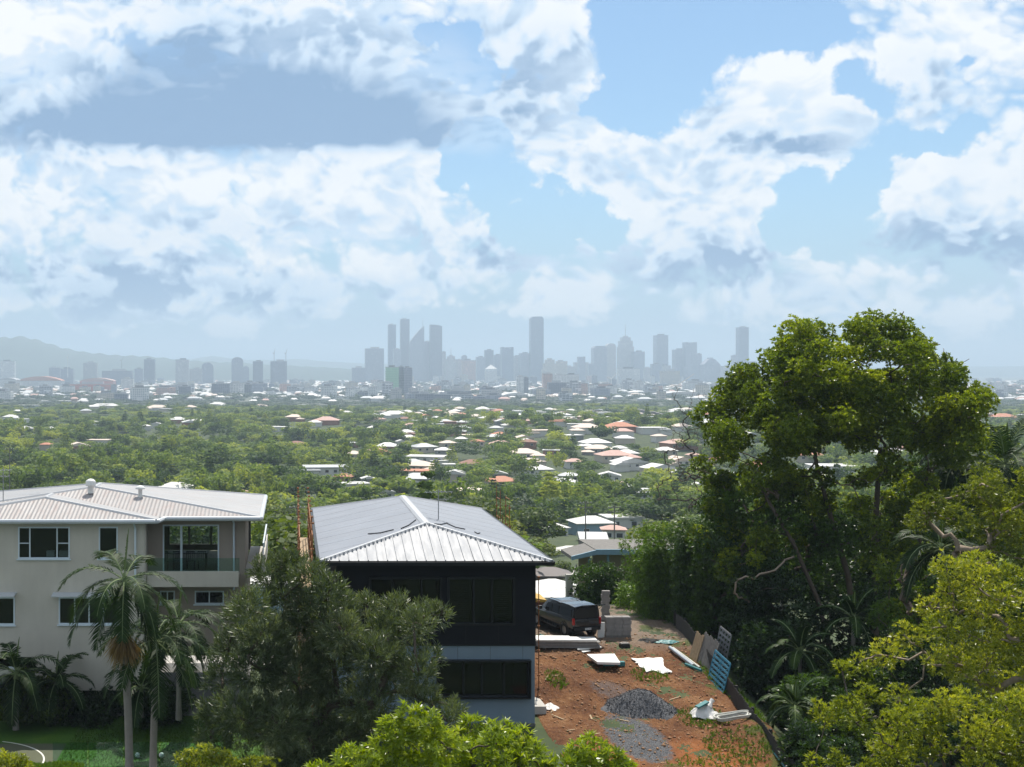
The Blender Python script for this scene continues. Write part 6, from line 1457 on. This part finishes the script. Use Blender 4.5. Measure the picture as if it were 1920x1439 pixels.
for i, (x, y, px) in enumerate(near):
    u = rd.random(); kind = 'palm' if u < .05 else 'pine' if u < .09 else 'gum' if u < .40 else 'low' if u < .52 else 'round'
    s = rd.choice((.7, .85, 1.0, 1.25))*rd.uniform(.9, 1.15)*(1.0 if y > 150 else .8)
    hz = gz(x, y); 
    # trees close behind the houses must not rise above the photographed skyline of foliage
    lim = CAMZ-((930 if px < 1045 else 1036 if px < 1215 and y < 262 else 1000 if px < 1215 else 975)-HY)*y/F if y < 330 else 1e9
    hh = 9.5*s*(1.25 if kind in ('gum', 'pine') else 1)
    if hz+hh > lim: s = max(.3, s*(lim-hz)/hh)
    fartree(kind, x, y, s, rd.uniform(0, 6.28), i)
def to_arrays(me):
    V = np.empty(len(me.vertices)*3, np.float32); me.vertices.foreach_get('co', V); T = np.empty(len(me.polygons), np.float32); me.attributes['tint'].data.foreach_get('value', T); return V.reshape(-1, 4, 3), T
LOA = [to_arrays(m) for m in LO]
def wood(name, items, label, mat='leaf_far', keep=1.0):
    Qs, Ts = [], []
    for i, (x, y, s, sz) in enumerate(items):
        q, t_ = LOA[(i*7) % len(LOA)]; 
        if keep < 1: k = rng.random(len(q)) < keep; q, t_ = q[k], t_[k]
        a = rng.uniform(0, 6.28); ca, sa = math.cos(a), math.sin(a); q = q*np.array([s, s, sz])
        q = np.stack([q[..., 0]*ca-q[..., 1]*sa+x, q[..., 0]*sa+q[..., 1]*ca+y, q[..., 2]+gz(x, y)-.3], -1)
        Qs.append(q.astype(np.float32)); Ts.append(t_+rng.normal(0, .27))
    o = link(name, quads_to_mesh(name, np.concatenate(Qs), M[mat], np.clip(np.concatenate(Ts), 0, 1)), kind='stuff', label=label, category='wood')
M['leaf_wood'] = leafmat('leaf_wood', (.04, .075, .022), (.13, .195, .04), (.33, .37, .06), .42, .65, 0.0, .2)
wood('woodland', [(x, y, rd.choice((.8, 1.0, 1.2, 1.5))*rd.uniform(.85, 1.15)*(1+y/6000), rd.choice((.55, .7, .8, .9, 1.2))*rd.uniform(.85, 1.15)*(1-.42*smooth(850, 1250, y))) for x, y, _ in rest], 'dense woodland covering the valley and the far rise', 'leaf_wood')
its = []
for _ in range(260):
    D = rd.uniform(30, 330); side = rd.random() < .6; x = D*(.62 if side else -.26)*1.0+(rd.uniform(7, 75) if side else -rd.uniform(24, 70)); its.append((x, D, rd.uniform(.7, 1.1), rd.uniform(.6, .9)))
wood('woodland', its, 'woodland on the slopes on either side of the two lots', 'leaf_wood')
# beyond the ridge: belts of trees through the suburbs
its = []
for k_ in range(6000):
    u = rd.random(); D = 1850+3500*u**.75 if k_ < 4300 else rd.uniform(1650, 2500); px = rd.uniform(-40, 1960); its.append((PX(px, D), D, rd.uniform(1.4, 3.0), rd.uniform(.7, 1.15)*(.6 if D < 2300 else 1)))
wood('woodland', its, 'belts of trees through the distant suburbs below the towers', 'leaf_far_dark', .5)

# light poles and wires
def pole(px, pyt, D, label, arms=1, h=8):
    x = PX(px, D); z = ZP(pyt, D); t = empty('power_pole', (x, D, z-h), label=label, category='power pole'); m = MB(); m.tube([(0, 0, -2), (0, 0, h)], [.15, .1], 6); m.build('post', M['timber_grey'], t)
    for k in range(arms): m = MB(); m.box(-1.1, 1.1, -.06, .06, h-.4-k*.8, h-.28-k*.8); m.build('crossarm', M['timber_grey'], t)
    m = MB(); [m.lathe((dx, 0, h-.28), [(.05, 0), (.07, .12), (.03, .2)], 6) for dx in (-1, -.4, .4, 1)]; m.build('insulator', M['board_white'], t); return Vector((x, D, z))
pa = pole(1152, 948, 210, 'timber power pole beside the long white flat-roofed house', 2, 10); pb_ = pole(1098, 940, 225, 'power pole with double crossarms above the pale blue house', 2, 10)
pc = pole(557, 948, 170, 'power pole in the gap between the two near houses', 3, 10); pd_ = pole(823, 918, 210, 'power pole with many arms rising behind the navy house roof', 3, 9); pe = pole(18, 840, 300, 'tall pole among trees at the far left', 1, 14)
def wire(a, b, label, sag=1.2, r=.02):
    m = MB(); pts = [a.lerp(b, k/14)-Vector((0, 0, sag*4*(k/14)*(1-k/14))) for k in range(15)]; m.tube([p-a for p in pts], r, 4); o = m.build('power_line', M['black_plastic'], label=label, category='power line'); o.location = a
wire(pb_, pa, 'thin power line between the two poles by the pale blue house'); wire(pa, P(1420, 985, 190), 'thin power line running right from the pole by the long white house'); wire(P(420, 960, 165), pc, 'thin power line left of the pole between the near houses'); wire(pb_, P(980, 945, 240), 'thin power line running left from the double-arm pole')
wire(P(990, 1112, 80), P(1075, 1098, 84), 'thin service wire before the white hip roof behind the utility', .1, .012)

# ------------------------------------------------------------------ the city
FM = {}
for k, a in {'glass_blue': ((.16, .20, .29), (.09, .12, .20), 3.8, 3.0, .62, .8), 'glass_dark': ((.14, .15, .21), (.08, .09, .14), 3.8, 2.4, .62, .85), 'conc': ((.52, .50, .49), (.16, .18, .22), 3.4, 3.4, .5, .6), 'white': ((.80, .79, .78), (.20, .23, .27), 3.2, 3.6, .5, .55),
             'pink': ((.60, .38, .32), (.16, .15, .17), 3.3, 3.4, .5, .5), 'beige': ((.62, .55, .46), (.2, .2, .2), 3.3, 4.0, .5, .6), 'dark': ((.20, .21, .27), (.05, .06, .10), 3.2, 4.2, .55, .6), 'green': ((.36, .62, .42), (.26, .48, .34), 3.6, 3.0, .5, .8),
             'slate': ((.34, .35, .42), (.14, .17, .24), 3.5, 3.0, .55, .7), 'red': ((.62, .17, .12), (.28, .09, .08), 4.0, 5.0, .45, .6), 'balc': ((.74, .74, .76), (.10, .12, .17), 3.1, 6.5, .62, .9)}.items(): FM[k] = facade('facade_'+k, a[0], a[1], *a[2:])
M['rooftop'] = plain('rooftop', (.40, .40, .41), .8, .15, .05); M['rooftop_dark'] = plain('rooftop_dark', (.14, .14, .16), .8, .15, .05); M['mast'] = plain('mast', (.25, .26, .28), .5, .1, .2)
def tower(px0, px1, pyt, D, mat, label, name='tower', cat='tower', dep=1.0, top='plain', base=None, rz=0.0, group=None, plant=True):
    x0, x1 = PX(px0, D), PX(px1, D); w = x1-x0; d = w*dep; zt = ZP(pyt, D); zb = gz((x0+x1)/2, D) if base is None else base; H = zt-zb; c = ((x0+x1)/2, D+d/2, zb)
    t = empty(name, c, rz, label=label, category=cat, group=group); m = MB(); a, b = w/2, d/2
    if top == 'chamfer': m.prism([(-a, -b, -6), (a, -b, -6), (a, -b, H-w*.16), (a*.72, -b, H), (-a*.72, -b, H), (-a, -b, H-w*.16)], (0, d, 0)); plant = False
    elif top == 'slant': m.prism([(-a, -b, -6), (a, -b, -6), (a, -b, H-w*.12), (0, -b, H-w*.02), (-a, -b, H)], (0, d, 0)); plant = False
    elif top == 'sail': m.prism([(-a, -b, -6), (a, -b, -6), (a, -b, H)]+[(a-2*a*s, -b, H-(H*.28)*(s**1.25)) for s in (.1, .25, .4, .6, .8, 1.0)], (0, d, 0)); plant = False
    elif top == 'pitch': m.prism([(-a, -b, -6), (a, -b, -6), (a, -b, H-w*.42), (a*.35, -b, H-w*.1), (a*.12, -b, H-w*.08), (a*.12, -b, H), (-a*.12, -b, H), (-a*.12, -b, H-w*.08), (-a*.35, -b, H-w*.1), (-a, -b, H-w*.42)], (0, d, 0)); plant = False
    elif top == 'round': m.prism([(-a, -b, -6), (a, -b, -6)]+[(a*math.cos(s), -b, H-w*.35+w*.35*math.sin(s)) for s in np.linspace(0, math.pi, 9)], (0, d, 0)); plant = False
    elif top == 'step': m.box(-a, a, -b, b, -6, H-w*.75).box(-a*.86, a*.86, -b*.86, b*.86, H-w*.75, H-w*.35).box(-a*.62, a*.62, -b*.62, b*.62, H-w*.35, H-w*.1).box(-a*.3, a*.3, -b*.3, b*.3, H-w*.1, H); plant = False
    elif top == 'notch': m.box(-a, a, -b, b, -6, H-w*.15).box(-a, -a*.6, -b, b, H-w*.15, H).box(a*.6, a, -b, b, H-w*.15, H).box(-a*.3, a*.3, -b, b, H-w*.15, H-w*.03); plant = False
    elif top == 'pyramid': m.box(-a, a, -b, b, -6, H-w*.4)
    else: m.box(-a, a, -b, b, -6, H)
    m.build('body', FM[mat] if mat in FM else M[mat], t)
    if top == 'pyramid': m = MB(); e = [(-a, -b, H-w*.4+.01), (a, -b, H-w*.4+.01), (a, b, H-w*.4+.01), (-a, b, H-w*.4+.01)]; [m.tri(e[k], e[(k+1) % 4], (0, 0, H)) for k in range(4)]; m.build('roof', M['r_white'], t); plant = False
    if plant and w > 8:
        r = random.Random(int(px0*3+pyt)); m = MB(); k = r.uniform(-.2, .2); m.box(-a*.45+k*a, a*.45+k*a, -b*.5, b*.5, H+.01, H+min(6, w*.10)+1.2); m.build('plant_room', M['rooftop_dark' if r.random() < .5 else 'rooftop'], t)
        m = MB(); m.box(-a-.15, a+.15, -b-.15, -b+.2, H-.3, H+.9).box(-a-.15, a+.15, b-.2, b+.15, H-.3, H+.9); m.build('parapet', M['rooftop'], t)
    return t, H
def spire(t, H, px, pyt, D, zb, x=0): m = MB(); z = ZP(pyt, D)-zb; m.tube([(x, 0, H-3), (x, 0, z)], [1.6, .5], 5); m.build('spire', M['mast'], t)
D0 = 5600
T = [(685, 720, 654, 5200, 'slate', 'broad square-topped tower at the left of the city cluster', 'plain', .6), (728, 742.5, 609, D0, 'glass_blue', 'slim pale tower leftmost of the four tall ones', 'plain', 1), (751, 768, 599, D0+60, 'glass_dark', 'tall dark square tower left of the sail-shaped tower', 'plain', 1),
     (738, 752, 655, D0-200, 'slate', 'short block between the slim pale tower and the tall dark square tower', 'plain', 1), (769, 795.5, 612, D0-60, 'slate', 'sail-shaped tower with curved sloping roof and thin spire', 'sail', .8), (795, 808, 641, D0, 'slate', 'lower block filling the gap right of the sail-shaped tower', 'plain', 1), (807, 829, 609, D0-80, 'glass_dark', 'dark tower with gently slanted roof right of the sail-shaped tower', 'slant', .9),
     (829, 836, 660, D0, 'conc', 'thin grey tower touching the slant-roofed dark tower', 'plain', 1), (836, 858, 666, D0-200, 'conc', 'pale stepped tower with mast right of the slant-roofed tower', 'step', 1), (866, 876, 666, D0+100, 'slate', 'narrow tower with rounded top left of the pink block', 'round', 1), (868, 892, 676, 5000, 'pink', 'pinkish apartment block in the middle of the skyline', 'plain', .8),
     (856, 868, 675, 5100, 'conc', 'grey block left of the pinkish apartment block', 'plain', .8), (894, 910, 670, D0, 'slate', 'grey tower between the pinkish block and the pyramid roof', 'plain', 1), (910, 925.5, 657, D0, 'glass_dark', 'dark tower behind the pyramid-roofed building', 'plain', 1), (927, 942, 666, D0+50, 'slate', 'blue grey tower left of the notched tower', 'plain', 1), (941.5, 963, 651, D0-100, 'glass_blue', 'tower with notched crown left of the tallest tower', 'notch', 1),
     (963, 976, 668, D0+100, 'conc', 'pale tower between the notched tower and the tallest', 'plain', 1), (976, 994.5, 663, D0+50, 'slate', 'grey tower touching the left side of the tallest tower', 'plain', 1), (996, 1019.5, 594, D0, 'glass_blue', 'tallest tower of all, dark slab with chamfered top corners', 'chamfer', .9), (912, 932, 684, 4700, 'white', 'pale building with bright white pyramid roof', 'pyramid', 1),
     (1018, 1046, 672, 5000, 'beige', 'pale beige slab right of the tallest tower', 'step', .5), (1044, 1064, 678, 5050, 'beige', 'lower pale beige slab beside the first beige slab', 'plain', .6), (1085, 1097.5, 669, D0, 'slate', 'slim grey tower right of the beige slabs', 'notch', 1), (1078, 1104, 680, D0+50, 'conc', 'low wide block behind the slim grey tower', 'plain', .6), (1114, 1138, 649, D0-200, 'slate', 'wide grey tower with chamfered shoulders', 'chamfer', 1), (1138, 1155, 644, D0, 'conc', 'pale tower with rounded head right of the wide grey tower', 'round', 1),
     (1162, 1189, 630, D0-100, 'conc', 'stepped art-deco-like tower with tall antenna', 'step', .8), (1189, 1209, 660, D0-150, 'slate', 'flat block leaning on the stepped antenna tower', 'plain', .9), (1231, 1253, 629, D0, 'slate', 'tall square grey tower alone in the gap', 'plain', 1), (1224, 1240, 683, 5100, 'slate', 'low block at the foot of the lone square tower', 'plain', 1), (1240, 1258, 686, 5150, 'conc', 'second low block at the foot of the lone square tower', 'plain', 1),
     (1266, 1286, 656, D0, 'slate', 'grey tower left of the crown-topped tower', 'plain', 1), (1286, 1307, 642, D0-50, 'slate', 'tower with battlement-like crown', 'notch', 1), (1307, 1316, 664, D0, 'slate', 'slim tower on the right side of the crown-topped tower', 'plain', 1), (1320, 1351, 671, D0-300, 'slate', 'broad building with peaked roof and little turret', 'pitch', .8), (1374, 1385, 667, D0, 'slate', 'slim tower left of the rightmost tall tower', 'plain', 1), (1386, 1404, 614, D0-100, 'glass_blue', 'tall narrow tower standing rightmost, by the tree crown', 'plain', 1),
     (1404, 1426, 680, D0, 'slate', 'low block behind the tree crown edge', 'plain', 1), (1355, 1375, 687, 5200, 'conc', 'low wide block between the peaked building and the rightmost tower', 'plain', .6), (1060, 1078, 688, 5300, 'conc', 'low pale block left of the slim grey tower', 'plain', .8), (1209, 1222, 690, 5300, 'conc', 'low block right of the stepped antenna tower group', 'plain', .8), (1104, 1114, 683, 5400, 'slate', 'low narrow block left of the wide shouldered tower', 'plain', .8)]
for a, b, y, D, mt, lb, tp, dp in T:
    t, H = tower(a, b, y, D, mt, lb, top=tp, dep=dp)
    if 'thin spire' in lb: spire(t, H, 794, 597, D, t.location.z, PX(794, D)-t.location.x)
    if 'with mast' in lb: spire(t, H, 847, 652, D, t.location.z)
    if 'antenna' in lb and lb.startswith('stepped'): spire(t, H, 1172, 607, D, t.location.z)
L = [(0, 27, 678, 4600, 'white', 'pair-like white apartment block at the left edge below the hill', .5), (156, 182, 681, 4600, 'conc', 'pale square block at the foot of the hill', .6), (92, 112, 690, 4500, 'slate', 'low dark block left of the square block below the hill', .6), (112, 137, 692, 4550, 'slate', 'second low dark block left of the pale square block', .6),
     (270, 290, 674, 4700, 'glass_dark', 'dark upright block, tallest on the left skyline', .8), (329, 354, 675, 4800, 'conc', 'pale block right of the dark upright block', .7), (378, 400, 680, 4700, 'slate', 'grey block left of the round-shouldered tower', .8), (434, 456, 670, 4800, 'slate', 'round-shouldered grey tower on the left skyline', .8), (456, 467, 687, 4800, 'slate', 'low annex right of the round-shouldered tower', .8),
     (474, 493, 678, 4700, 'glass_dark', 'dark square block left of the cranes', .8), (507, 538, 678, 4600, 'dark', 'unfinished dark block with cranes above it', .7), (191, 248, 696, 4300, 'slate', 'long low dark building right of the pale square block', .3), (252, 268, 692, 4400, 'slate', 'small block left of the dark upright block', .6), (660, 685, 690, 4900, 'slate', 'low block left of the broad square-topped tower', .7), (355, 378, 692, 4600, 'conc', 'low block between two pale blocks on the left skyline', .6)]
for a, b, y, D, mt, lb, dp in L: tower(a, b, y, D, mt, lb, 'office_block', 'office block', dp, top='round' if 'round-shouldered' in lb else 'plain')
N = [(717, 737, 718, 2500, 'balc', 'lower left wing of the green-sided tower', .8), (724, 748, 689, 2560, 'green', 'green-sided apartment tower in front of the city', .8), (748, 757, 688, 2580, 'slate', 'dark stair tower in the middle of the green-sided tower', 1.6), (757, 773, 690, 2570, 'slate', 'right face of the green-sided tower, coloured grey for shade', 1.2),  # the tower's shaded right face is a block in a greyer facade
     (779, 813, 739, 2250, 'dark', 'dark apartment block with white end, leftmost of the low row', .5), (813, 845, 740, 2280, 'dark', 'dark apartment block, second of the low row', .5), (850, 887, 741, 2260, 'balc', 'white-framed apartment block in the low row', .5), (888, 910, 744, 2260, 'dark', 'small dark block in the low row', .6), (912, 942, 742, 2270, 'slate', 'right end block of the low row', .5), (835, 884, 734, 2500, 'dark', 'dark roofed hall behind the low apartment row', .4),
     (970, 982, 706, 2900, 'white', 'slim white apartment tower left of the pink and white blocks', .9), (982, 991, 708, 2920, 'dark', 'right face of the slim white apartment tower, coloured dark for shade', .9), (1019, 1036, 701, 3000, 'pink', 'pinkish stepped apartment tower', .8), (1036, 1062, 704, 3100, 'white', 'white apartment block behind the dark banded block', .6), (1062, 1086, 703, 3120, 'white', 'second white block behind the dark banded block', .6),  # shade on the white tower's right face painted as a dark facade
     (1029, 1062, 718, 2700, 'dark', 'dark blue and brick apartment block in front', .5), (1062, 1092, 718, 2720, 'balc', 'banded apartment block with long white balconies', .5), (1092, 1102, 719, 2700, 'pink', 'brick-coloured end of the banded block', .9), (1169, 1190, 713, 3200, 'balc', 'white gridded block right of the wide shouldered tower', .6), (1190, 1207, 716, 3150, 'white', 'lower white gridded block beside the first', .6),
     (1283, 1324, 719, 3300, 'white', 'long white colonnaded building under the peaked building', .3), (1290, 1318, 715, 3500, 'conc', 'grey upper part behind the long colonnaded building', .4), (1104, 1132, 722, 3100, 'white', 'white low block right of the banded block', .6), (1160, 1200, 692, 4300, 'white', 'long pale building under the stepped antenna tower', .3), (1240, 1275, 696, 4300, 'beige', 'long beige building under the lone square tower', .3),
     (323, 364, 722, 2900, 'balc', 'white balconied apartment block left of the dark and white one', .5), (397, 430, 720, 2700, 'dark', 'dark half of the dark and white apartment block', .5), (430, 458, 719, 2720, 'white', 'white half of the dark and white apartment block', .5), (458, 472, 721, 2730, 'dark', 'narrow dark end of the dark and white apartment block', .8), (538, 570, 725, 2900, 'balc', 'wide white balconied block under the cranes', .5), (570, 597, 728, 2920, 'white', 'low white block right of the wide balconied block', .5),
     (227, 250, 711, 3400, 'white', 'white twin block right of the red building', .6), (505, 530, 735, 2800, 'white', 'small white block left of the wide balconied block', .6), (475, 492, 730, 2900, 'conc', 'small grey block beside the dark end block', .6)]
for a, b, y, D, mt, lb, dp in N: tower(a, b, y, D, mt, lb, 'apartment_block', 'apartment block', dp)
tower(125, 215, 721, 3200, 'red', 'long brick-red building on the left with pale end bays', 'apartment_block', 'apartment block', .25)
def hall(px0, px1, pyt, D, hh, roof, wall, label, cat='hall'):
    x0, x1 = PX(px0, D), PX(px1, D); z = ZP(pyt, D); zb = gz((x0+x1)/2, D); c = Vector(((x0+x1)/2, D, zb)); t = empty('hall', c, label=label, category=cat); a = (x1-x0)/2; H = max(z-zb, 8)
    m = MB(); m.box(-a, a, 0, 60, -8, H-hh); m.build('wall', FM[wall], t); m = MB(); n = 10; pr = [(-a-2+(2*a+4)*k/n, -2, H-hh+.05+hh*math.sin(math.pi*k/n)**.8) for k in range(n+1)]; m.prism(pr, (0, 64, 0)); m.build('roof', M[roof], t)
hall(33, 115, 706, 3900, 14, 'r_tile', 'white', 'huge hall with curved orange roof at the left'); hall(150, 212, 709, 3700, 9, 'r_pink', 'red', 'hall with flatter salmon roof beside the huge orange-roofed hall')
hall(0, 30, 709, 3800, 6, 'rooftop', 'white', 'low white-walled hall at the left edge'); hall(988, 1030, 728, 3000, 7, 'r_white', 'white', 'low hall with bright white roof under the tallest tower'); hall(1240, 1330, 735, 2500, 5, 'r_white', 'white', 'long low hall with bright white roof right of centre')
hall(925, 965, 724, 3200, 7, 'r_white', 'white', 'white arched hall left of the slim white tower'); hall(815, 865, 722, 3300, 6, 'r_white', 'white', 'wide white roofed hall under the slant-roofed tower')
hall(945, 990, 737, 2400, 5, 'r_white', 'balc', 'white low building right of the low apartment row')

def crane(px, py0, pyt, D, jib, label, lean=.9, mat='mast'):
    x = PX(px, D); zt = ZP(pyt, D); zb = ZP(py0, D); t = empty('tower_crane', (x, D, zb), label=label, category='crane'); H = zt-zb; m = MB(); m.box(-1, 1, -1, 1, -15, H*.65); m.build('mast', M[mat], t); m = MB(); m.tube([(0, 0, H*.65), (jib*math.cos(lean), 0, H*.65+abs(jib)*math.sin(lean))], [1.2, .6], 4); m.build('jib', M[mat], t); m = MB(); m.tube([(0, 0, H*.65), (-jib*.3, 0, H*.65+2)], 1.3, 4); m.build('counter_jib', M[mat], t)
crane(127, 700, 655, 4300, 14, 'thin crane rising in front of the hill', 1.3, 'board_white'); crane(228, 700, 664, 4400, 20, 'faint crane left of the dark upright block', 1.1); crane(514, 679, 655, 4600, 18, 'left crane on the unfinished dark block', 1.35); crane(536, 679, 655, 4600, 18, 'right crane on the unfinished dark block', 1.3)
crane(1146, 735, 697, 3100, 22, 'white crane in front of the stepped antenna tower', .75, 'board_white'); crane(1270, 738, 715, 3000, 50, 'low crane with long pale boom pointing up right', .6, 'r_cream')

# lower city: blocks and roofs that fill the plain
rd = random.Random(31); mats = ['white', 'white', 'white', 'conc', 'conc', 'beige', 'slate', 'dark', 'balc', 'balc', 'pink']; k = 0
def boxish(): return rd.choice(mats)
for i in range(285):
    px = rd.uniform(-20, 1480) if rd.random() < .88 else rd.uniform(1780, 1930); D = rd.choice((rd.uniform(2150, 3300), rd.uniform(2400, 5400), rd.uniform(3600, 5600))); hpx = rd.uniform(.006, .014) if rd.random() < .65 else rd.uniform(.010, .020)
    if px < 620 and rd.random() < .3: continue
    h = rd.uniform(11, 27) if D < 3300 else rd.uniform(9, 20) if D < 4000 else rd.uniform(9, 38 if 650 < px < 1420 else 22); w = rd.uniform(12, 34); zb = gz(PX(px, D), D)
    mt = boxish(); pt = HY-(zb+h-CAMZ)*F/D; t, _ = tower(px, px+w*F/D, pt, D, mt, None, 'city_block', 'building', rd.uniform(.4, 1), rz=rd.choice((-.7, -.4, 0, 0, .3, .6)), group='low city buildings on the plain')
    hx = {'white': 'white', 'conc': 'pale grey', 'beige': 'beige', 'slate': 'blue-grey', 'dark': 'dark', 'balc': 'balconied', 'pink': 'brick-pink'}[mt]
    uniq(f"{'low' if h < 14 else 'mid-rise'} {hx} building, {'nearer' if D < 3600 else 'farther'} city, {lbl_pos(px)}", t)
# sea of small roofs: past counting
V = []; Qd = []; names = ['r_white', 'r_cream', 'r_pink', 'r_grey']; parts = {n: MB() for n in names}
for i in range(3600):
    D = 2100+3700*rd.random()**.7; px = rd.uniform(-30, 1950); x = PX(px, D); z = gz(x, D); w, d = rd.uniform(5, 13), rd.uniform(5, 9); h = rd.uniform(3.5, 6.5); m = parts[rd.choice(names[:3] if rd.random() < .4 else ['r_white', 'r_grey'])]
    e = [(x-w, D-d, z+h), (x+w, D-d, z+h), (x+w, D+d, z+h), (x-w, D+d, z+h)]; r = min(w, d)*.4; A, B = (x-w*.5, D, z+h+r), (x+w*.5, D, z+h+r)
    m.quad(e[0], e[1], B, A); m.quad(e[2], e[3], A, B); m.tri(e[1], e[2], B); m.tri(e[3], e[0], A); m.quad((x-w*.9, D-d*.9, z-2), (x+w*.9, D-d*.9, z-2), (x+w*.9, D-d*.9, z+h), (x-w*.9, D-d*.9, z+h)); m.quad((x+w*.9, D-d*.9, z-2), (x+w*.9, D+d*.9, z-2), (x+w*.9, D+d*.9, z+h), (x+w*.9, D-d*.9, z+h)); m.quad((x-w*.9, D+d*.9, z-2), (x-w*.9, D-d*.9, z-2), (x-w*.9, D-d*.9, z+h), (x-w*.9, D+d*.9, z+h))
allr = MB(); 
for j, n in enumerate(names):
    b = len(allr.v); allr.v += parts[n].v; allr.f += [tuple(q+b for q in f) for f in parts[n].f]; allr.mi += [j]*len(parts[n].f)
allr.build('suburb_roofs', [M[n] for n in names], kind='stuff', label='thousands of small distant suburb roofs on the plain', category='roofs')

# the hills on the horizon
def hills(name, prof, D, dep, mat):
    n = len(prof); xs = np.linspace(prof[0][0], prof[-1][0], 160); ys = np.interp(xs, [p[0] for p in prof], [p[1] for p in prof]); r = np.random.default_rng(int(D))
    nz = np.convolve(r.normal(size=160), np.ones(9)/9, 'same'); V = []; rowsn = 12
    for j in range(rowsn+1):
        s = j/rowsn; k = math.sin(math.pi*min(1, s*1.0)*.5) if s < .5 else 1; k = math.sin(math.pi*s)**.8 if 0 < s < 1 else 0
        for x, y, q in zip(xs, ys, nz):
            DD = D+(s-.5)*2*dep; zt = max(ZP(y-q*1.2, D)-1.0, .0); V.append((PX(x, D), DD, -1+(zt+1)*k*(1+.03*math.sin(x*.21+j))))
    V = np.array(V); i = (np.arange(rowsn)[:, None]*160+np.arange(159)[None, :]).ravel(); link(name, np_mesh(name, V, np.stack([i, i+1, i+161, i+160], 1), mat, smooth=True), kind='structure')
M['hill'] = plain('hill', (.035, .06, .035), .95, .4, .004)
hills('hill', [(-420, 690), (-200, 655), (-60, 637), (0, 634), (45, 632), (75, 640), (110, 651), (160, 661), (210, 666), (270, 668), (330, 674), (420, 680), (520, 684), (600, 688), (700, 695)], 7200, 900, M['hill'])
hills('hills', [(-900, 700), (200, 690), (330, 676), (400, 668), (470, 676), (560, 674), (640, 680), (760, 684), (900, 688), (1300, 690), (1500, 688), (1800, 689), (1860, 686), (1950, 690), (2600, 697)], 11500, 1500, M['hill'])
finish_labels()

# ------------------------------------------------------------------ the air
def build_haze():
    me = bpy.data.meshes.new('haze')
    x0, x1, y0, y1, z0, z1 = -14500, 14500, -900, 15500, -2.0, 340
    vs = [(x, y, z) for x in (x0, x1) for y in (y0, y1) for z in (z0, z1)]
    fs = [(0, 1, 3, 2), (4, 6, 7, 5), (0, 4, 5, 1), (2, 3, 7, 6), (0, 2, 6, 4), (1, 5, 7, 3)]
    me.from_pydata(vs, [], fs); o = bpy.data.objects.new('haze', me); C.objects.link(o)
    o['kind'] = 'stuff'; o['label'] = 'pale blue haze over the whole city'; o['category'] = 'haze'
    m = bpy.data.materials.new('haze'); m.use_nodes = True; t = NT(m.node_tree); t.n.clear()
    v = t.n.new('ShaderNodeVolumePrincipled'); v.inputs['Color'].default_value = HAZE_COL
    v.inputs['Density'].default_value = HAZE_D; v.inputs['Anisotropy'].default_value = 0.15
    out = t.n.new('ShaderNodeOutputMaterial'); t.l.new(v.outputs[0], out.inputs['Volume'])
    me.materials.append(m)
HAZE_D = 1.85e-4; HAZE_COL = (.66, .83, 1.0, 1)
build_haze()
